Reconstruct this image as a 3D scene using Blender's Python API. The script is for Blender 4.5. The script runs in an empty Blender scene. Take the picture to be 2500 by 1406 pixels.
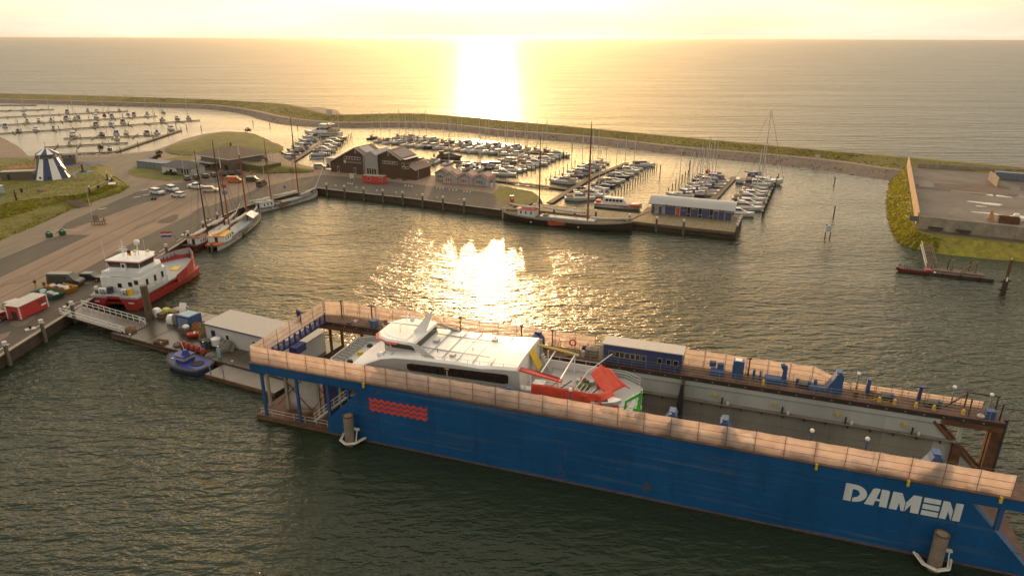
import bpy, bmesh, math, random
from mathutils import Vector, Matrix
random.seed(7)
scene = bpy.context.scene
C = scene.collection
R = math.radians

# ------------------------------------------------------------------ camera, sky, sun, exposure
cam_d = bpy.data.cameras.new('camera'); cam = bpy.data.objects.new('camera', cam_d); C.objects.link(cam)
cam_d.sensor_width = 36.0; cam_d.lens = 36.0 * 1667 / 2500
cam_d.clip_start = 0.5; cam_d.clip_end = 90000
cam.matrix_world = (Matrix.Translation((0, 0, 48)) @ Matrix.Rotation(R(90 - 20.25), 4, 'X') @ Matrix.Rotation(R(0.16), 4, 'Z'))
scene.camera = cam

SUN_AZ, SUN_EL = -2.0, 5.0            # degrees from +Y (clockwise positive), above the horizon
world = bpy.data.worlds.new('World'); scene.world = world; world.use_nodes = True
wn = world.node_tree.nodes; wl = world.node_tree.links
bg = wn['Background']
sky = wn.new('ShaderNodeTexSky'); sky.sky_type = 'NISHITA'; sky.sun_disc = False
sky.sun_elevation = R(SUN_EL); sky.sun_rotation = R(SUN_AZ)
sky.altitude = 0; sky.air_density = 1.0; sky.dust_density = 6.0; sky.ozone_density = 0.6
# a thin veil of high cloud evens the colour of the evening sky out towards cream
veil = wn.new('ShaderNodeMixRGB'); veil.blend_type = 'MIX'; veil.inputs[0].default_value = 0.5
veil.inputs[2].default_value = (5.0, 4.2, 3.25, 1)
wl.new(sky.outputs[0], veil.inputs[1])
wtc = wn.new('ShaderNodeTexCoord'); wmp = wn.new('ShaderNodeMapping'); wmp.inputs['Scale'].default_value = (1.2, 1.2, 9.0); wl.new(wtc.outputs['Generated'], wmp.inputs[0])
wnz = wn.new('ShaderNodeTexNoise'); wnz.inputs['Scale'].default_value = 2.4; wnz.inputs['Detail'].default_value = 6; wl.new(wmp.outputs[0], wnz.inputs['Vector'])
wmr = wn.new('ShaderNodeMapRange'); wl.new(wnz.outputs[0], wmr.inputs[0]); wmr.inputs[1].default_value = .3; wmr.inputs[2].default_value = .7; wmr.inputs[3].default_value = .38; wmr.inputs[4].default_value = .62
wl.new(wmr.outputs[0], veil.inputs[0])
# high cloud scatters forward: sky dims away from sun, added to darken camera-facing sides
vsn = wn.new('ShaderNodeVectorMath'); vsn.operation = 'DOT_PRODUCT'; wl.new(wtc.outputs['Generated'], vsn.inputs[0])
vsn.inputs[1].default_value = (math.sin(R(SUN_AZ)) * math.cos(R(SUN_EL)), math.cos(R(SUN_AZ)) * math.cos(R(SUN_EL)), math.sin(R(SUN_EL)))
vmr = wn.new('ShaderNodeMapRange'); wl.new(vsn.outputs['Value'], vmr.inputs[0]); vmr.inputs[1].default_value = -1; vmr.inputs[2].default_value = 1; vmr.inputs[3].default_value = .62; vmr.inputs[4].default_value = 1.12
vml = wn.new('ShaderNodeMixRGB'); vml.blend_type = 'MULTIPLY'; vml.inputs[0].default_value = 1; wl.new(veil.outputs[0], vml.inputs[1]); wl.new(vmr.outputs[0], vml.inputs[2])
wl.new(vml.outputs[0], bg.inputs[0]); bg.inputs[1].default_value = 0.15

sun_d = bpy.data.lights.new('sun', 'SUN'); sun_d.energy = 0.75; sun_d.angle = R(0.8); sun_d.color = (1.0, 0.58, 0.30)
sun = bpy.data.objects.new('sun', sun_d); C.objects.link(sun)
az, el = R(SUN_AZ), R(SUN_EL)
to_sun = Vector((math.sin(az) * math.cos(el), math.cos(az) * math.cos(el), math.sin(el)))
sun.rotation_euler = to_sun.to_track_quat('Z', 'Y').to_euler(); sun.location = (0, 300, 200)

vs = scene.view_settings
vs.view_transform = 'Standard'; vs.look = 'None'; vs.gamma = 1; vs.exposure = 1.33
HAZE = 0.00003
WAVE = (1.5, .75, .2, .21, 1.9)
cy = scene.cycles
cy.use_denoising = True; cy.max_bounces = 6; cy.diffuse_bounces = 2; cy.glossy_bounces = 3; cy.transmission_bounces = 3
cy.transparent_max_bounces = 12; cy.volume_bounces = 0; cy.caustics_reflective = False; cy.caustics_refractive = False
cy.sample_clamp_indirect = 6.0

# ------------------------------------------------------------------ materials
MATS = {}
def mat(name, col=(.5, .5, .5), rough=.6, metal=0., vary=.18, scale=1.5, dirt=None, dirt_amt=.35, bump=0., bscale=8., streak=False, spec=.5, alpha=None, stretch=None):
    """painted or weathered surface: base colour broken by two noises, optional dirt colour, optional fine relief"""
    if name in MATS: return MATS[name]
    m = bpy.data.materials.new(name); m.use_nodes = True; MATS[name] = m
    nt = m.node_tree; N = nt.nodes; K = nt.links; b = N['Principled BSDF']
    b.inputs['Roughness'].default_value = rough; b.inputs['Metallic'].default_value = metal
    b.inputs['Specular IOR Level'].default_value = spec
    tc = N.new('ShaderNodeTexCoord'); mp = N.new('ShaderNodeMapping'); K.new(tc.outputs['Object'], mp.inputs[0])
    if streak: mp.inputs['Scale'].default_value = (1, 1, .12)
    if stretch: mp.inputs['Scale'].default_value = stretch
    n1 = N.new('ShaderNodeTexNoise'); n1.inputs['Scale'].default_value = scale; n1.inputs['Detail'].default_value = 6
    n1.inputs['Roughness'].default_value = .65
    K.new(mp.outputs[0], n1.inputs['Vector'])
    r = N.new('ShaderNodeMapRange'); K.new(n1.outputs[0], r.inputs[0])
    r.inputs[1].default_value = .3; r.inputs[2].default_value = .7; r.inputs[3].default_value = 1 - vary; r.inputs[4].default_value = 1 + vary
    mul = N.new('ShaderNodeMixRGB'); mul.blend_type = 'MULTIPLY'; mul.inputs[0].default_value = 1
    mul.inputs[1].default_value = (*col, 1); K.new(r.outputs[0], mul.inputs[2])
    out = mul.outputs[0]
    if dirt:
        n2 = N.new('ShaderNodeTexNoise'); n2.inputs['Scale'].default_value = scale * .37; n2.inputs['Detail'].default_value = 8
        n2.inputs['Roughness'].default_value = .7
        K.new(mp.outputs[0], n2.inputs['Vector'])
        r2 = N.new('ShaderNodeMapRange'); K.new(n2.outputs[0], r2.inputs[0])
        r2.inputs[1].default_value = .5; r2.inputs[2].default_value = .68; r2.inputs[3].default_value = 0; r2.inputs[4].default_value = dirt_amt
        mx = N.new('ShaderNodeMixRGB'); K.new(r2.outputs[0], mx.inputs[0]); K.new(out, mx.inputs[1]); mx.inputs[2].default_value = (*dirt, 1)
        out = mx.outputs[0]
    K.new(out, b.inputs['Base Color'])
    if bump:
        n3 = N.new('ShaderNodeTexNoise'); n3.inputs['Scale'].default_value = bscale; n3.inputs['Detail'].default_value = 5
        K.new(tc.outputs['Object'], n3.inputs['Vector'])
        bp = N.new('ShaderNodeBump'); bp.inputs['Strength'].default_value = bump; bp.inputs['Distance'].default_value = .1
        K.new(n3.outputs[0], bp.inputs['Height']); K.new(bp.outputs[0], b.inputs['Normal'])
    if alpha is not None: b.inputs['Alpha'].default_value = alpha
    return m

def water_material():
    m = bpy.data.materials.new('harbour_water'); m.use_nodes = True
    nt = m.node_tree; N = nt.nodes; K = nt.links; b = N['Principled BSDF']
    b.inputs['Base Color'].default_value = (.019, .030, .015, 1); b.inputs['IOR'].default_value = 1.33
    b.inputs['Roughness'].default_value = .12
    tc = N.new('ShaderNodeTexCoord')
    def layer(rot, scl, scale, detail, dist=0.):
        mp = N.new('ShaderNodeMapping'); mp.inputs['Rotation'].default_value = (0, 0, R(rot)); mp.inputs['Scale'].default_value = scl
        K.new(tc.outputs['Object'], mp.inputs[0])
        n = N.new('ShaderNodeTexNoise'); n.inputs['Scale'].default_value = scale; n.inputs['Detail'].default_value = detail
        n.inputs['Roughness'].default_value = .55; n.inputs['Distortion'].default_value = dist
        K.new(mp.outputs[0], n.inputs['Vector']); return n.outputs[0]
    a = layer(16, (.34, 1, 1), .36, 2, .35)      # short wind waves, crests running across the view
    c = layer(-10, (.42, 1, 1), 1.0, 2, .3)    # ripples on them
    e = layer(38, (.5, 1, 1), 3.4, 2, .2)       # fine chop
    g = layer(6, (.18, 1, 1), .03, 5, 0)       # gusts: patches of stronger and weaker ripple
    gr = N.new('ShaderNodeMapRange'); K.new(g, gr.inputs[0]); gr.inputs[1].default_value = .35; gr.inputs[2].default_value = .65
    gr.inputs[3].default_value = .55; gr.inputs[4].default_value = 1.2
    def mad(x, k, y):
        s = N.new('ShaderNodeMath'); s.operation = 'MULTIPLY_ADD'; K.new(x, s.inputs[0]); s.inputs[1].default_value = k; K.new(y, s.inputs[2]); return s.outputs[0]
    h = mad(e, WAVE[2], mad(c, WAVE[1], a))
    t = N.new('ShaderNodeMath'); t.operation = 'MULTIPLY'; K.new(h, t.inputs[0]); K.new(gr.outputs[0], t.inputs[1])
    # the marina basins behind the quays and the dike lie in shelter: lower ripples there
    sx = N.new('ShaderNodeSeparateXYZ'); K.new(tc.outputs['Object'], sx.inputs[0])
    def ramp(v, a, b, c0, c1):
        r = N.new('ShaderNodeMapRange'); K.new(v, r.inputs[0]); r.inputs[1].default_value = a; r.inputs[2].default_value = b; r.inputs[3].default_value = c0; r.inputs[4].default_value = c1; return r.outputs[0]
    fd = mad(sx.outputs[0], .6, sx.outputs[1])
    lee = ramp(sx.outputs[1], 80, 215, 1.0, .22); opn = ramp(fd, 318, 352, 0.0, 1.0)
    def lin(kx, ky, c):
        m1 = N.new('ShaderNodeMath'); m1.operation = 'MULTIPLY'; K.new(sx.outputs[0], m1.inputs[0]); m1.inputs[1].default_value = kx
        m2 = mad(sx.outputs[1], ky, m1.outputs[0]); m3 = N.new('ShaderNodeMath'); m3.operation = 'ADD'; K.new(m2, m3.inputs[0]); m3.inputs[1].default_value = c; return m3.outputs[0]
    def mul(x, y):
        m1 = N.new('ShaderNodeMath'); m1.operation = 'MULTIPLY'; K.new(x, m1.inputs[0]); K.new(y, m1.inputs[1]); return m1.outputs[0]
    al, bl = lin(.946, -.324, 57.9), lin(.324, .946, -64.16)     # along and across the dry dock: its wall keeps the wind off
    shel = mul(mul(ramp(al, -14, 10, 0., 1.), ramp(bl, -48, -6, .15, 1.)), ramp(bl, 0, 8, 1., 0.)); shf = ramp(shel, 0., 1., 1., .28)
    t2 = N.new('ShaderNodeMath'); t2.operation = 'MULTIPLY'; K.new(t.outputs[0], t2.inputs[0]); K.new(mul(lee, shf), t2.inputs[1])
    # open sea: long crests square to the wind, so slopes run mostly fore and aft
    sea1 = layer(4, (.13, 1, 1), .22, 4, .2); sea2 = layer(-6, (.16, 1, 1), .8, 3, .2)
    sm = N.new('ShaderNodeMath'); sm.operation = 'MULTIPLY'; K.new(mad(sea2, .35, sea1), sm.inputs[0]); sm.inputs[1].default_value = WAVE[4]
    t3 = N.new('ShaderNodeMath'); t3.operation = 'MULTIPLY'; K.new(sm.outputs[0], t3.inputs[0]); K.new(gr.outputs[0], t3.inputs[1])
    mh = N.new('ShaderNodeMix'); mh.data_type = 'FLOAT'; K.new(opn, mh.inputs[0]); K.new(t2.outputs[0], mh.inputs[2]); K.new(t3.outputs[0], mh.inputs[3])
    bp = N.new('ShaderNodeBump'); bp.inputs['Strength'].default_value = 1.0; bp.inputs['Distance'].default_value = WAVE[0]
    K.new(mh.outputs[0], bp.inputs['Height']); K.new(bp.outputs[0], b.inputs['Normal'])
    K.new(ramp(opn, 0., 1., WAVE[3], .36), b.inputs['Roughness'])      # whitecaps and fine chop roughen the open sea
    return m

# ------------------------------------------------------------------ mesh helpers
class MB:
    """collects boxes, tubes, prisms and sheets; build() links them as ONE mesh object"""
    def __init__(s): s.v = []; s.f = []
    def add(s, vs, fs):
        o = len(s.v); s.v += [tuple(p) for p in vs]; s.f += [tuple(i + o for i in f) for f in fs]; return s
    def box(s, c, d, rz=0., taper=1., ry=0.):
        x, y, z = d[0] / 2, d[1] / 2, d[2] / 2
        P = []
        for k, (sx, sy, sz) in enumerate([(-1, -1, -1), (1, -1, -1), (1, 1, -1), (-1, 1, -1), (-1, -1, 1), (1, -1, 1), (1, 1, 1), (-1, 1, 1)]):
            t = taper if sz > 0 else 1
            p = Vector((sx * x * t, sy * y * t, sz * z))
            if ry: p = Matrix.Rotation(ry, 3, 'Y') @ p
            if rz: p = Matrix.Rotation(rz, 3, 'Z') @ p
            P.append((p.x + c[0], p.y + c[1], p.z + c[2]))
        return s.add(P, [(0, 3, 2, 1), (4, 5, 6, 7), (0, 1, 5, 4), (1, 2, 6, 5), (2, 3, 7, 6), (3, 0, 4, 7)])
    def b2(s, x0, x1, y0, y1, z0, z1):
        return s.box(((x0 + x1) / 2, (y0 + y1) / 2, (z0 + z1) / 2), (x1 - x0, y1 - y0, z1 - z0))
    def tube(s, p0, p1, r0, r1=None, n=6, cap=True):
        r1 = r0 if r1 is None else r1
        a, b = Vector(p0), Vector(p1); d = b - a
        if d.length < 1e-6: return s
        q = d.to_track_quat('Z', 'Y'); P = []
        for (c, r) in ((a, r0), (b, r1)):
            for i in range(n):
                w = 2 * math.pi * (i + .5) / n
                P.append(c + q @ Vector((r * math.cos(w), r * math.sin(w), 0)))
        F = [(i, (i + 1) % n, n + (i + 1) % n, n + i) for i in range(n)]
        if cap: F += [tuple(range(n - 1, -1, -1)), tuple(range(n, 2 * n))]
        return s.add(P, F)
    def path(s, pts, r, n=5):
        for a, b in zip(pts, pts[1:]): s.tube(a, b, r, n=n)
        return s
    def prism(s, poly, z0, z1):
        n = len(poly); A = sum(poly[i][0] * poly[(i + 1) % n][1] - poly[(i + 1) % n][0] * poly[i][1] for i in range(n))
        if A < 0: poly = poly[::-1]
        P = [(p[0], p[1], z0) for p in poly] + [(p[0], p[1], z1) for p in poly]
        return s.add(P, [tuple(range(n - 1, -1, -1)), tuple(range(n, 2 * n))] + [(i, (i + 1) % n, n + (i + 1) % n, n + i) for i in range(n)])
    def slab(s, poly, d):
        """planar polygon in 3D given thickness d along its normal"""
        p = [Vector(q) for q in poly]; nn = Vector((0, 0, 0))
        for i in range(len(p)):
            a, b = p[i], p[(i + 1) % len(p)]; nn += a.cross(b)
        nn.normalize(); q = [a - nn * d for a in p]; n = len(p)
        return s.add(p + q, [tuple(range(n)), tuple(range(2 * n - 1, n - 1, -1))] + [(i, n + i, n + (i + 1) % n, (i + 1) % n) for i in range(n)])
    def loft(s, secs, cap=True, closed=True):
        n = len(secs[0]); P = [p for c in secs for p in c]; F = []
        for k in range(len(secs) - 1):
            for i in range(n if closed else n - 1):
                j = (i + 1) % n; F.append((k * n + i, k * n + j, (k + 1) * n + j, (k + 1) * n + i))
        if cap: F += [tuple(range(n - 1, -1, -1)), tuple(range((len(secs) - 1) * n, len(secs) * n))]
        return s.add(P, F)
    def lathe(s, prof, c=(0, 0, 0), n=12):
        secs = [[(c[0] + r * math.cos(2 * math.pi * i / n), c[1] + r * math.sin(2 * math.pi * i / n), c[2] + z) for i in range(n)] for r, z in prof]
        return s.loft(secs)
    def ball(s, c, r, n=10, m=6, sz=1.):
        return s.lathe([(max(r * math.sin(math.pi * k / m), .002), -r * sz * math.cos(math.pi * k / m)) for k in range(m + 1)], c, n)
    def mesh(s, name, m, smooth=False):
        me = bpy.data.meshes.new(name); me.from_pydata(s.v, [], s.f)
        bm = bmesh.new(); bm.from_mesh(me); bmesh.ops.recalc_face_normals(bm, faces=bm.faces); bm.to_mesh(me); bm.free()
        if m: me.materials.append(m)
        if smooth:
            for p in me.polygons: p.use_smooth = True
            try: me.set_sharp_from_angle(angle=R(35))
            except Exception: pass
        return me
    def build(s, name, m, parent=None, smooth=False):
        return link(name, s.mesh(name, m, smooth), parent)

def link(name, me, parent=None):
    o = bpy.data.objects.new(name, me); C.objects.link(o)
    if parent is not None: o.parent = parent
    return o
def tag(o, label, cat, group=None):
    o['label'] = label; o['category'] = cat
    if group: o['group'] = group
    return o
def thing(name, label, cat, loc=(0, 0, 0), rz=0., group=None):
    o = bpy.data.objects.new(name, None); C.objects.link(o); o.empty_display_size = .5
    o.location = loc if len(loc) == 3 else (loc[0], loc[1], 0); o.rotation_euler = (0, 0, rz)
    return tag(o, label, cat, group)
def struct(o, kind='structure'): o['kind'] = kind; return o
def copy_tree(o, parent=None):
    c = o.copy(); C.objects.link(c); c.parent = parent
    for ch in KIDS.get(o.name, o.children): copy_tree(ch, c)
    return c
KIDS = {}
def shared(name, me, parent, loc, rz=0., sc=None, ry=0.):
    """one more piece that shares mesh data with its look-alikes"""
    o = link(name, me, parent); o.location = loc; o.rotation_euler = (0, ry, rz)
    if sc: o.scale = sc
    return o
ORD = ['first', 'second', 'third', 'fourth', 'fifth', 'sixth', 'seventh', 'eighth', 'ninth', 'tenth', 'eleventh', 'twelfth', 'thirteenth',
       'fourteenth', 'fifteenth', 'sixteenth', 'seventeenth', 'eighteenth', 'nineteenth', 'twentieth', 'twenty-first', 'twenty-second', 'twenty-third',
       'twenty-fourth', 'twenty-fifth', 'twenty-sixth', 'twenty-seventh', 'twenty-eighth']
def text_mesh(body, size, m, depth=.02, name='lettering', spacing=1.):
    cu = bpy.data.curves.new(name, 'FONT'); cu.body = body; cu.size = size; cu.extrude = depth / 2; cu.align_x = 'CENTER'; cu.align_y = 'CENTER'
    cu.space_character = spacing; cu.resolution_u = 3
    o = bpy.data.objects.new(name, cu); C.objects.link(o); dg = bpy.context.evaluated_depsgraph_get()
    me = bpy.data.meshes.new_from_object(o.evaluated_get(dg)); bpy.data.objects.remove(o); bpy.data.curves.remove(cu)
    me.materials.clear(); me.materials.append(m); return me
def grid_pts(poly): return poly

# ------------------------------------------------------------------ colours
GRASS = mat('grass', (0.116, 0.108, 0.013), .95, vary=.42, scale=.22, dirt=(.12, .088, .022), dirt_amt=.6, bump=.6, bscale=3)
GRASSD = mat('dike_grass', (.165, .135, .028), .95, vary=.3, scale=.1, dirt=(.20, .135, .045), dirt_amt=.5, bump=.5, bscale=2)
ASPHALT = mat('asphalt', (.066, .056, .043), .85, vary=.22, scale=.5, dirt=(.10, .083, .062), dirt_amt=.6, stretch=(1, .16, 1))
BRICKPAVE = mat('brick_paving', (.21, .148, .10), .85, vary=.18, scale=.45, dirt=(.145, .102, .074), dirt_amt=.7, stretch=(1, .14, 1), bump=.2, bscale=6)
GREYPAVE = mat('grey_paving', (.165, .136, .094), .85, vary=.2, scale=.6, dirt=(.105, .09, .065), dirt_amt=.6, stretch=(1, .2, 1))
ROCK = mat('basalt_slope', (.165, .122, .088), .9, vary=.25, scale=.35, dirt=(.12, .092, .068), dirt_amt=.5, bump=.8, bscale=1.2)
DIKEROAD = mat('dike_road', (.24, .18, .125), .85, vary=.15, scale=.2)
CONC = mat('concrete', (.20, .17, .13), .85, vary=.22, scale=.6, dirt=(.10, .08, .06), dirt_amt=.6)
CONCL = mat('pale_concrete', (.34, .30, .23), .85, vary=.18, scale=.6, dirt=(.2, .16, .1), dirt_amt=.5)
SAND = mat('sand', (.26, .20, .13), .95, vary=.12, scale=.3)
PILEWALL = mat('sheet_piling', (.055, .038, .024), .8, vary=.4, scale=.8, dirt=(.10, .055, .028), dirt_amt=.6)
WOOD = mat('weathered_wood', (.13, .092, .055), .8, vary=.3, scale=1.2, dirt=(.06, .045, .03), dirt_amt=.5)
WOODD = mat('dark_wood', (.05, .033, .022), .8, vary=.35, scale=1.2)

# ------------------------------------------------------------------ sea, land
wm = water_material()
sea = MB(); sea.add([(-14500, -400, 0), (14500, -400, 0), (14500, 13500, 0), (-14500, 13500, 0)], [(0, 1, 2, 3)])
struct(sea.build('sea', wm))

def lerp(pl, t):
    """point at fraction t of a polyline's length"""
    d = [math.dist(a, b) for a, b in zip(pl, pl[1:])]; s = t * sum(d)
    for (a, b), l in zip(zip(pl, pl[1:]), d):
        if s <= l + 1e-9: return tuple(a[i] + (b[i] - a[i]) * s / l for i in range(len(a)))
        s -= l
    return pl[-1]
def smooth_line(pl, n):
    """Catmull-Rom through the points"""
    out = []; m = len(pl)
    for i in range(m - 1):
        p0, p1, p2, p3 = pl[max(i - 1, 0)], pl[i], pl[i + 1], pl[min(i + 2, m - 1)]
        for k in range(n):
            t = k / n
            out.append(tuple(.5 * ((2 * b) + (c - a) * t + (2 * a - 5 * b + 4 * c - d) * t * t + (3 * b - a - 3 * c + d) * t ** 3) for a, b, c, d in zip(p0, p1, p2, p3)))
    return out + [pl[-1]]

# sea dike: inner basalt slope, berm road, grass slope to the crest, outer slope into the sea
toe = [(-620, 560), (-380, 521.9), (-278.7, 502.8), (-215, 484.2), (-189.2, 468.6), (-168.9, 446.6), (-149.1, 415.8), (-130.2, 394.5), (-112, 387.5), (-91.2, 386.1),
       (-57.2, 386.9), (-28.6, 370.2), (-15.1, 359.2), (-2.3, 350.3), (36.4, 324.7), (68.9, 297), (91.7, 278.9), (112.3, 263.7), (122.6, 251.5), (130, 240), (160, 215), (230, 165), (420, 20)]
road = [(-625, 575), (-387.9, 533.9), (-282.1, 509.9), (-219.7, 496), (-192.9, 479), (-167.7, 455.2), (-138, 420), (-115.6, 401.4), (-92.3, 392), (-58.2, 394.8), (-29.4, 382.2),
        (-15.5, 370), (-2.4, 360.2), (37.7, 337.9), (71.2, 308.1), (95.6, 292.4), (117.7, 278.1), (129.6, 267.7), (142.2, 251.4), (172, 228), (245, 175), (440, 30)]
crest = [(-640, 600), (-401.6, 554.2), (-290.9, 527.2), (-224.7, 508.3), (-185.5, 490), (-154.4, 472.7), (-133.8, 446), (-112, 414), (-95.8, 408.4), (-61.1, 416), (-30.7, 399.3), (-16.2, 389.4),
         (-2.5, 378.1), (38.7, 347.7), (73.6, 320.3), (98.1, 301.5), (120, 284.6), (143.2, 268.5), (181.3, 241.8), (265, 182), (470, 40)]
NS = 150
T = smooth_line(toe, 6); Q = smooth_line(road, 6); K_ = smooth_line(crest, 6)
def strip(name, m, A, za, B, zb, rough=0., kind='structure'):
    P = []; F = []
    for i in range(NS + 1):
        a, b = lerp(A, i / NS), lerp(B, i / NS)
        P += [(a[0], a[1], za), ((a[0] + b[0]) / 2, (a[1] + b[1]) / 2, (za + zb) / 2 + random.uniform(-rough, rough)), (b[0], b[1], zb)]
    for i in range(NS): 
        for j in (0, 1): F.append((3 * i + j, 3 * i + 3 + j, 3 * i + 4 + j, 3 * i + 1 + j))
    return struct(MB().add(P, F).build(name, m), kind)
def offs(A, d):
    out = []
    for i, a in enumerate(A):
        p, q = A[max(i - 1, 0)], A[min(i + 1, len(A) - 1)]; l = math.dist(p, q)
        out.append((a[0] - (q[1] - p[1]) / l * d, a[1] + (q[0] - p[0]) / l * d))
    return out
Ti = offs(T, -3); Q0, Q1 = offs(Q, -1.6), offs(Q, 1.6); Ko = offs(K_, 2.5); Ks = offs(K_, 16)
strip('dike_inner_slope', ROCK, Ti, -1.2, Q0, 2.1, .12)
strip('dike_road', DIKEROAD, Q0, 2.1, Q1, 2.2)
strip('dike_grass_slope', GRASSD, Q1, 2.2, K_, 4.5, .1)
strip('dike_crest', GRASSD, K_, 4.5, Ko, 4.5)
strip('dike_outer_slope', ROCK, Ko, 4.5, Ks, -1.5, .2)
# low sand spit on the sea side
spit = MB(); pp = [(-150, 494), (-134.7, 492), (-120, 474), (-112.1, 455.7), (-107, 438), (-116, 436), (-127.3, 440), (-140, 462)]
spit.prism(pp, -1, .8); struct(spit.build('sand_spit', SAND))

# land: flat top with a skirt; every rim vertex may push its foot outwards for a sloping bank
def land(name, rim, z, top, side, zb=-2.):
    n = len(rim); P = [(r[0], r[1], z) for r in rim]
    A = sum(rim[i][0] * rim[(i + 1) % n][1] - rim[(i + 1) % n][0] * rim[i][1] for i in range(n)); sg = 1 if A > 0 else -1
    F = [tuple(range(n))]
    t = MB().add(P, F).build(name, top); struct(t)
    W_ = []
    for i in range(n):
        p, q = rim[i - 1], rim[(i + 1) % n]; l = math.dist(p[:2], q[:2]) or 1; d = rim[i][2] if len(rim[i]) > 2 else 0.02
        W_.append((rim[i][0] + sg * (q[1] - p[1]) / l * d, rim[i][1] - sg * (q[0] - p[0]) / l * d, zb))
    s = MB().add(P + W_, [(i, (i + 1) % n, n + (i + 1) % n, n + i) for i in range(n)]).build(name + '_bank', side, smooth=name == 'headland'); struct(s)
    return t
# harbour quay, quay basin corner, back quay and grass point
QZ, QS = 2.0, 1.011        # quay level; plan scale of everything surveyed on the quay
def oq(x, y, dz=0.): return (x * QS, y * QS, QZ + dz)
quay_rim = [(-78.2, 20), (-78.2, 111), (-78.3, 152.4), (-78.7, 181), (-77.4, 189.5), (-74.6, 196), (-70.7, 203.3), (-62.5, 217), (-51.5, 211.6), (-31, 202.6), (-3.3, 188.2), (3.5, 190, 1), (7.5, 196, 2), (8.4, 204.3, 2),
            (6.4, 212, 2), (-5.5, 223.8, 1), (-27.4, 238.5, 1), (-43, 246.1, 1), (-67.2, 249, 2), (-78, 257, 4), (-88, 268, 4), (-96, 283, 5), (-104, 300, 6), (-114.2, 320.3, 5), (-120.7, 333.5, 4),
            (-134.9, 350.8, 4), (-146.4, 353.6, 4), (-152.9, 344.4, 4), (-154.8, 326, 3), (-152.5, 304.8, 3), (-152, 291, 2), (-158, 285, 2), (-166.1, 279, 1), (-185.2, 277.6), (-196.7, 277, 2), (-209, 291, 5), (-229, 314, 6), (-249, 335, 6), (-420, 430), (-420, 20)]
land('quay', quay_rim, QZ, BRICKPAVE, PILEWALL)
def sheet(name, m, poly, z, kind='structure'):
    return struct(MB().add([(p[0] * QS, p[1] * QS, z - 2.5 + QZ) for p in poly], [tuple(range(len(poly)))]).build(name, m), kind)
sheet('quay_apron', ASPHALT, [(-77.9, 20), (-77.9, 109.9), (-77.9, 150.8), (-78.2, 179), (-77.2, 187.4), (-74.3, 194), (-70.4, 201), (-62, 213.9), (-51, 208.6), (-30.8, 199.8), (-3.5, 185.6), (0, 190), (2, 200), (-9, 209), (-30, 220), (-52, 231), (-66, 236),
      (-74, 229), (-80.5, 211), (-86.4, 187.9), (-88.5, 154), (-88.4, 130.5), (-89.7, 110.8), (-90.5, 20)], 2.504)
sheet('parking_strip', ASPHALT, [(-110.7, 120), (-110.7, 140.6), (-110.1, 155.5), (-108.4, 159.8), (-102.2, 159.5), (-102.2, 20), (-110.7, 20)], 2.504)
sheet('footpath', GREYPAVE, [(-120.5, 20), (-120.3, 153.7), (-120.8, 169.2), (-122.3, 186), (-121.6, 193.5), (-120.2, 207.2), (-122, 216), (-136, 233), (-147, 252), (-160, 262), (-230, 270), (-230, 274), (-160, 272), (-150, 285), (-147, 307),
      (-143, 306), (-146, 280), (-141, 262), (-137, 250), (-133, 236), (-128, 226), (-116, 219.7), (-116.1, 207.3), (-115.4, 186.1), (-115, 170.5), (-111.4, 153.8), (-110.9, 140), (-110.9, 20)], 2.508)
sheet('verge_road', ASPHALT, [(-115, 171), (-111.2, 160), (-109, 172), (-107, 190), (-104, 206), (-99, 220), (-90, 232), (-93, 236), (-104, 226), (-113, 219), (-116, 207.3), (-115.4, 186.1)], 2.512)

# grass mound with the playground
mound_b = [(-120.6, 20), (-120.4, 153.7), (-120.9, 169.2), (-122.4, 186), (-121.8, 193.5), (-120.4, 207.2), (-122.4, 216), (-137, 233), (-147.4, 250), (-160, 259), (-185, 264), (-300, 268), (-300, 20)]
mound_t = [(-140, 20), (-141, 184.5), (-137.5, 189.6), (-130.9, 193.2), (-127, 195), (-125, 199), (-125, 207), (-128, 216), (-140, 230), (-150, 246), (-162, 253), (-185, 258), (-300, 262), (-300, 20)]
def mound(name, b, t, zb, zt, m):
    n = len(b); P = [(p[0], p[1], zb) for p in b]
    md = [((p[0] * .55 + q[0] * .45), (p[1] * .55 + q[1] * .45), zb + (zt - zb) * .6) for p, q in zip(b, t)]
    P += md + [(p[0], p[1], zt) for p in t]
    F = [(k * n + i, k * n + (i + 1) % n, (k + 1) * n + (i + 1) % n, (k + 1) * n + i) for k in (0, 1) for i in range(n)] + [tuple(range(2 * n, 3 * n))]
    return struct(MB().add(P, F).build(name, m, smooth=False))
mound('grass_mound', [(a * QS, b * QS) for a, b in mound_b], [(a * QS, b * QS) for a, b in mound_t], QZ, QZ + 1.8, GRASS)
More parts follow.
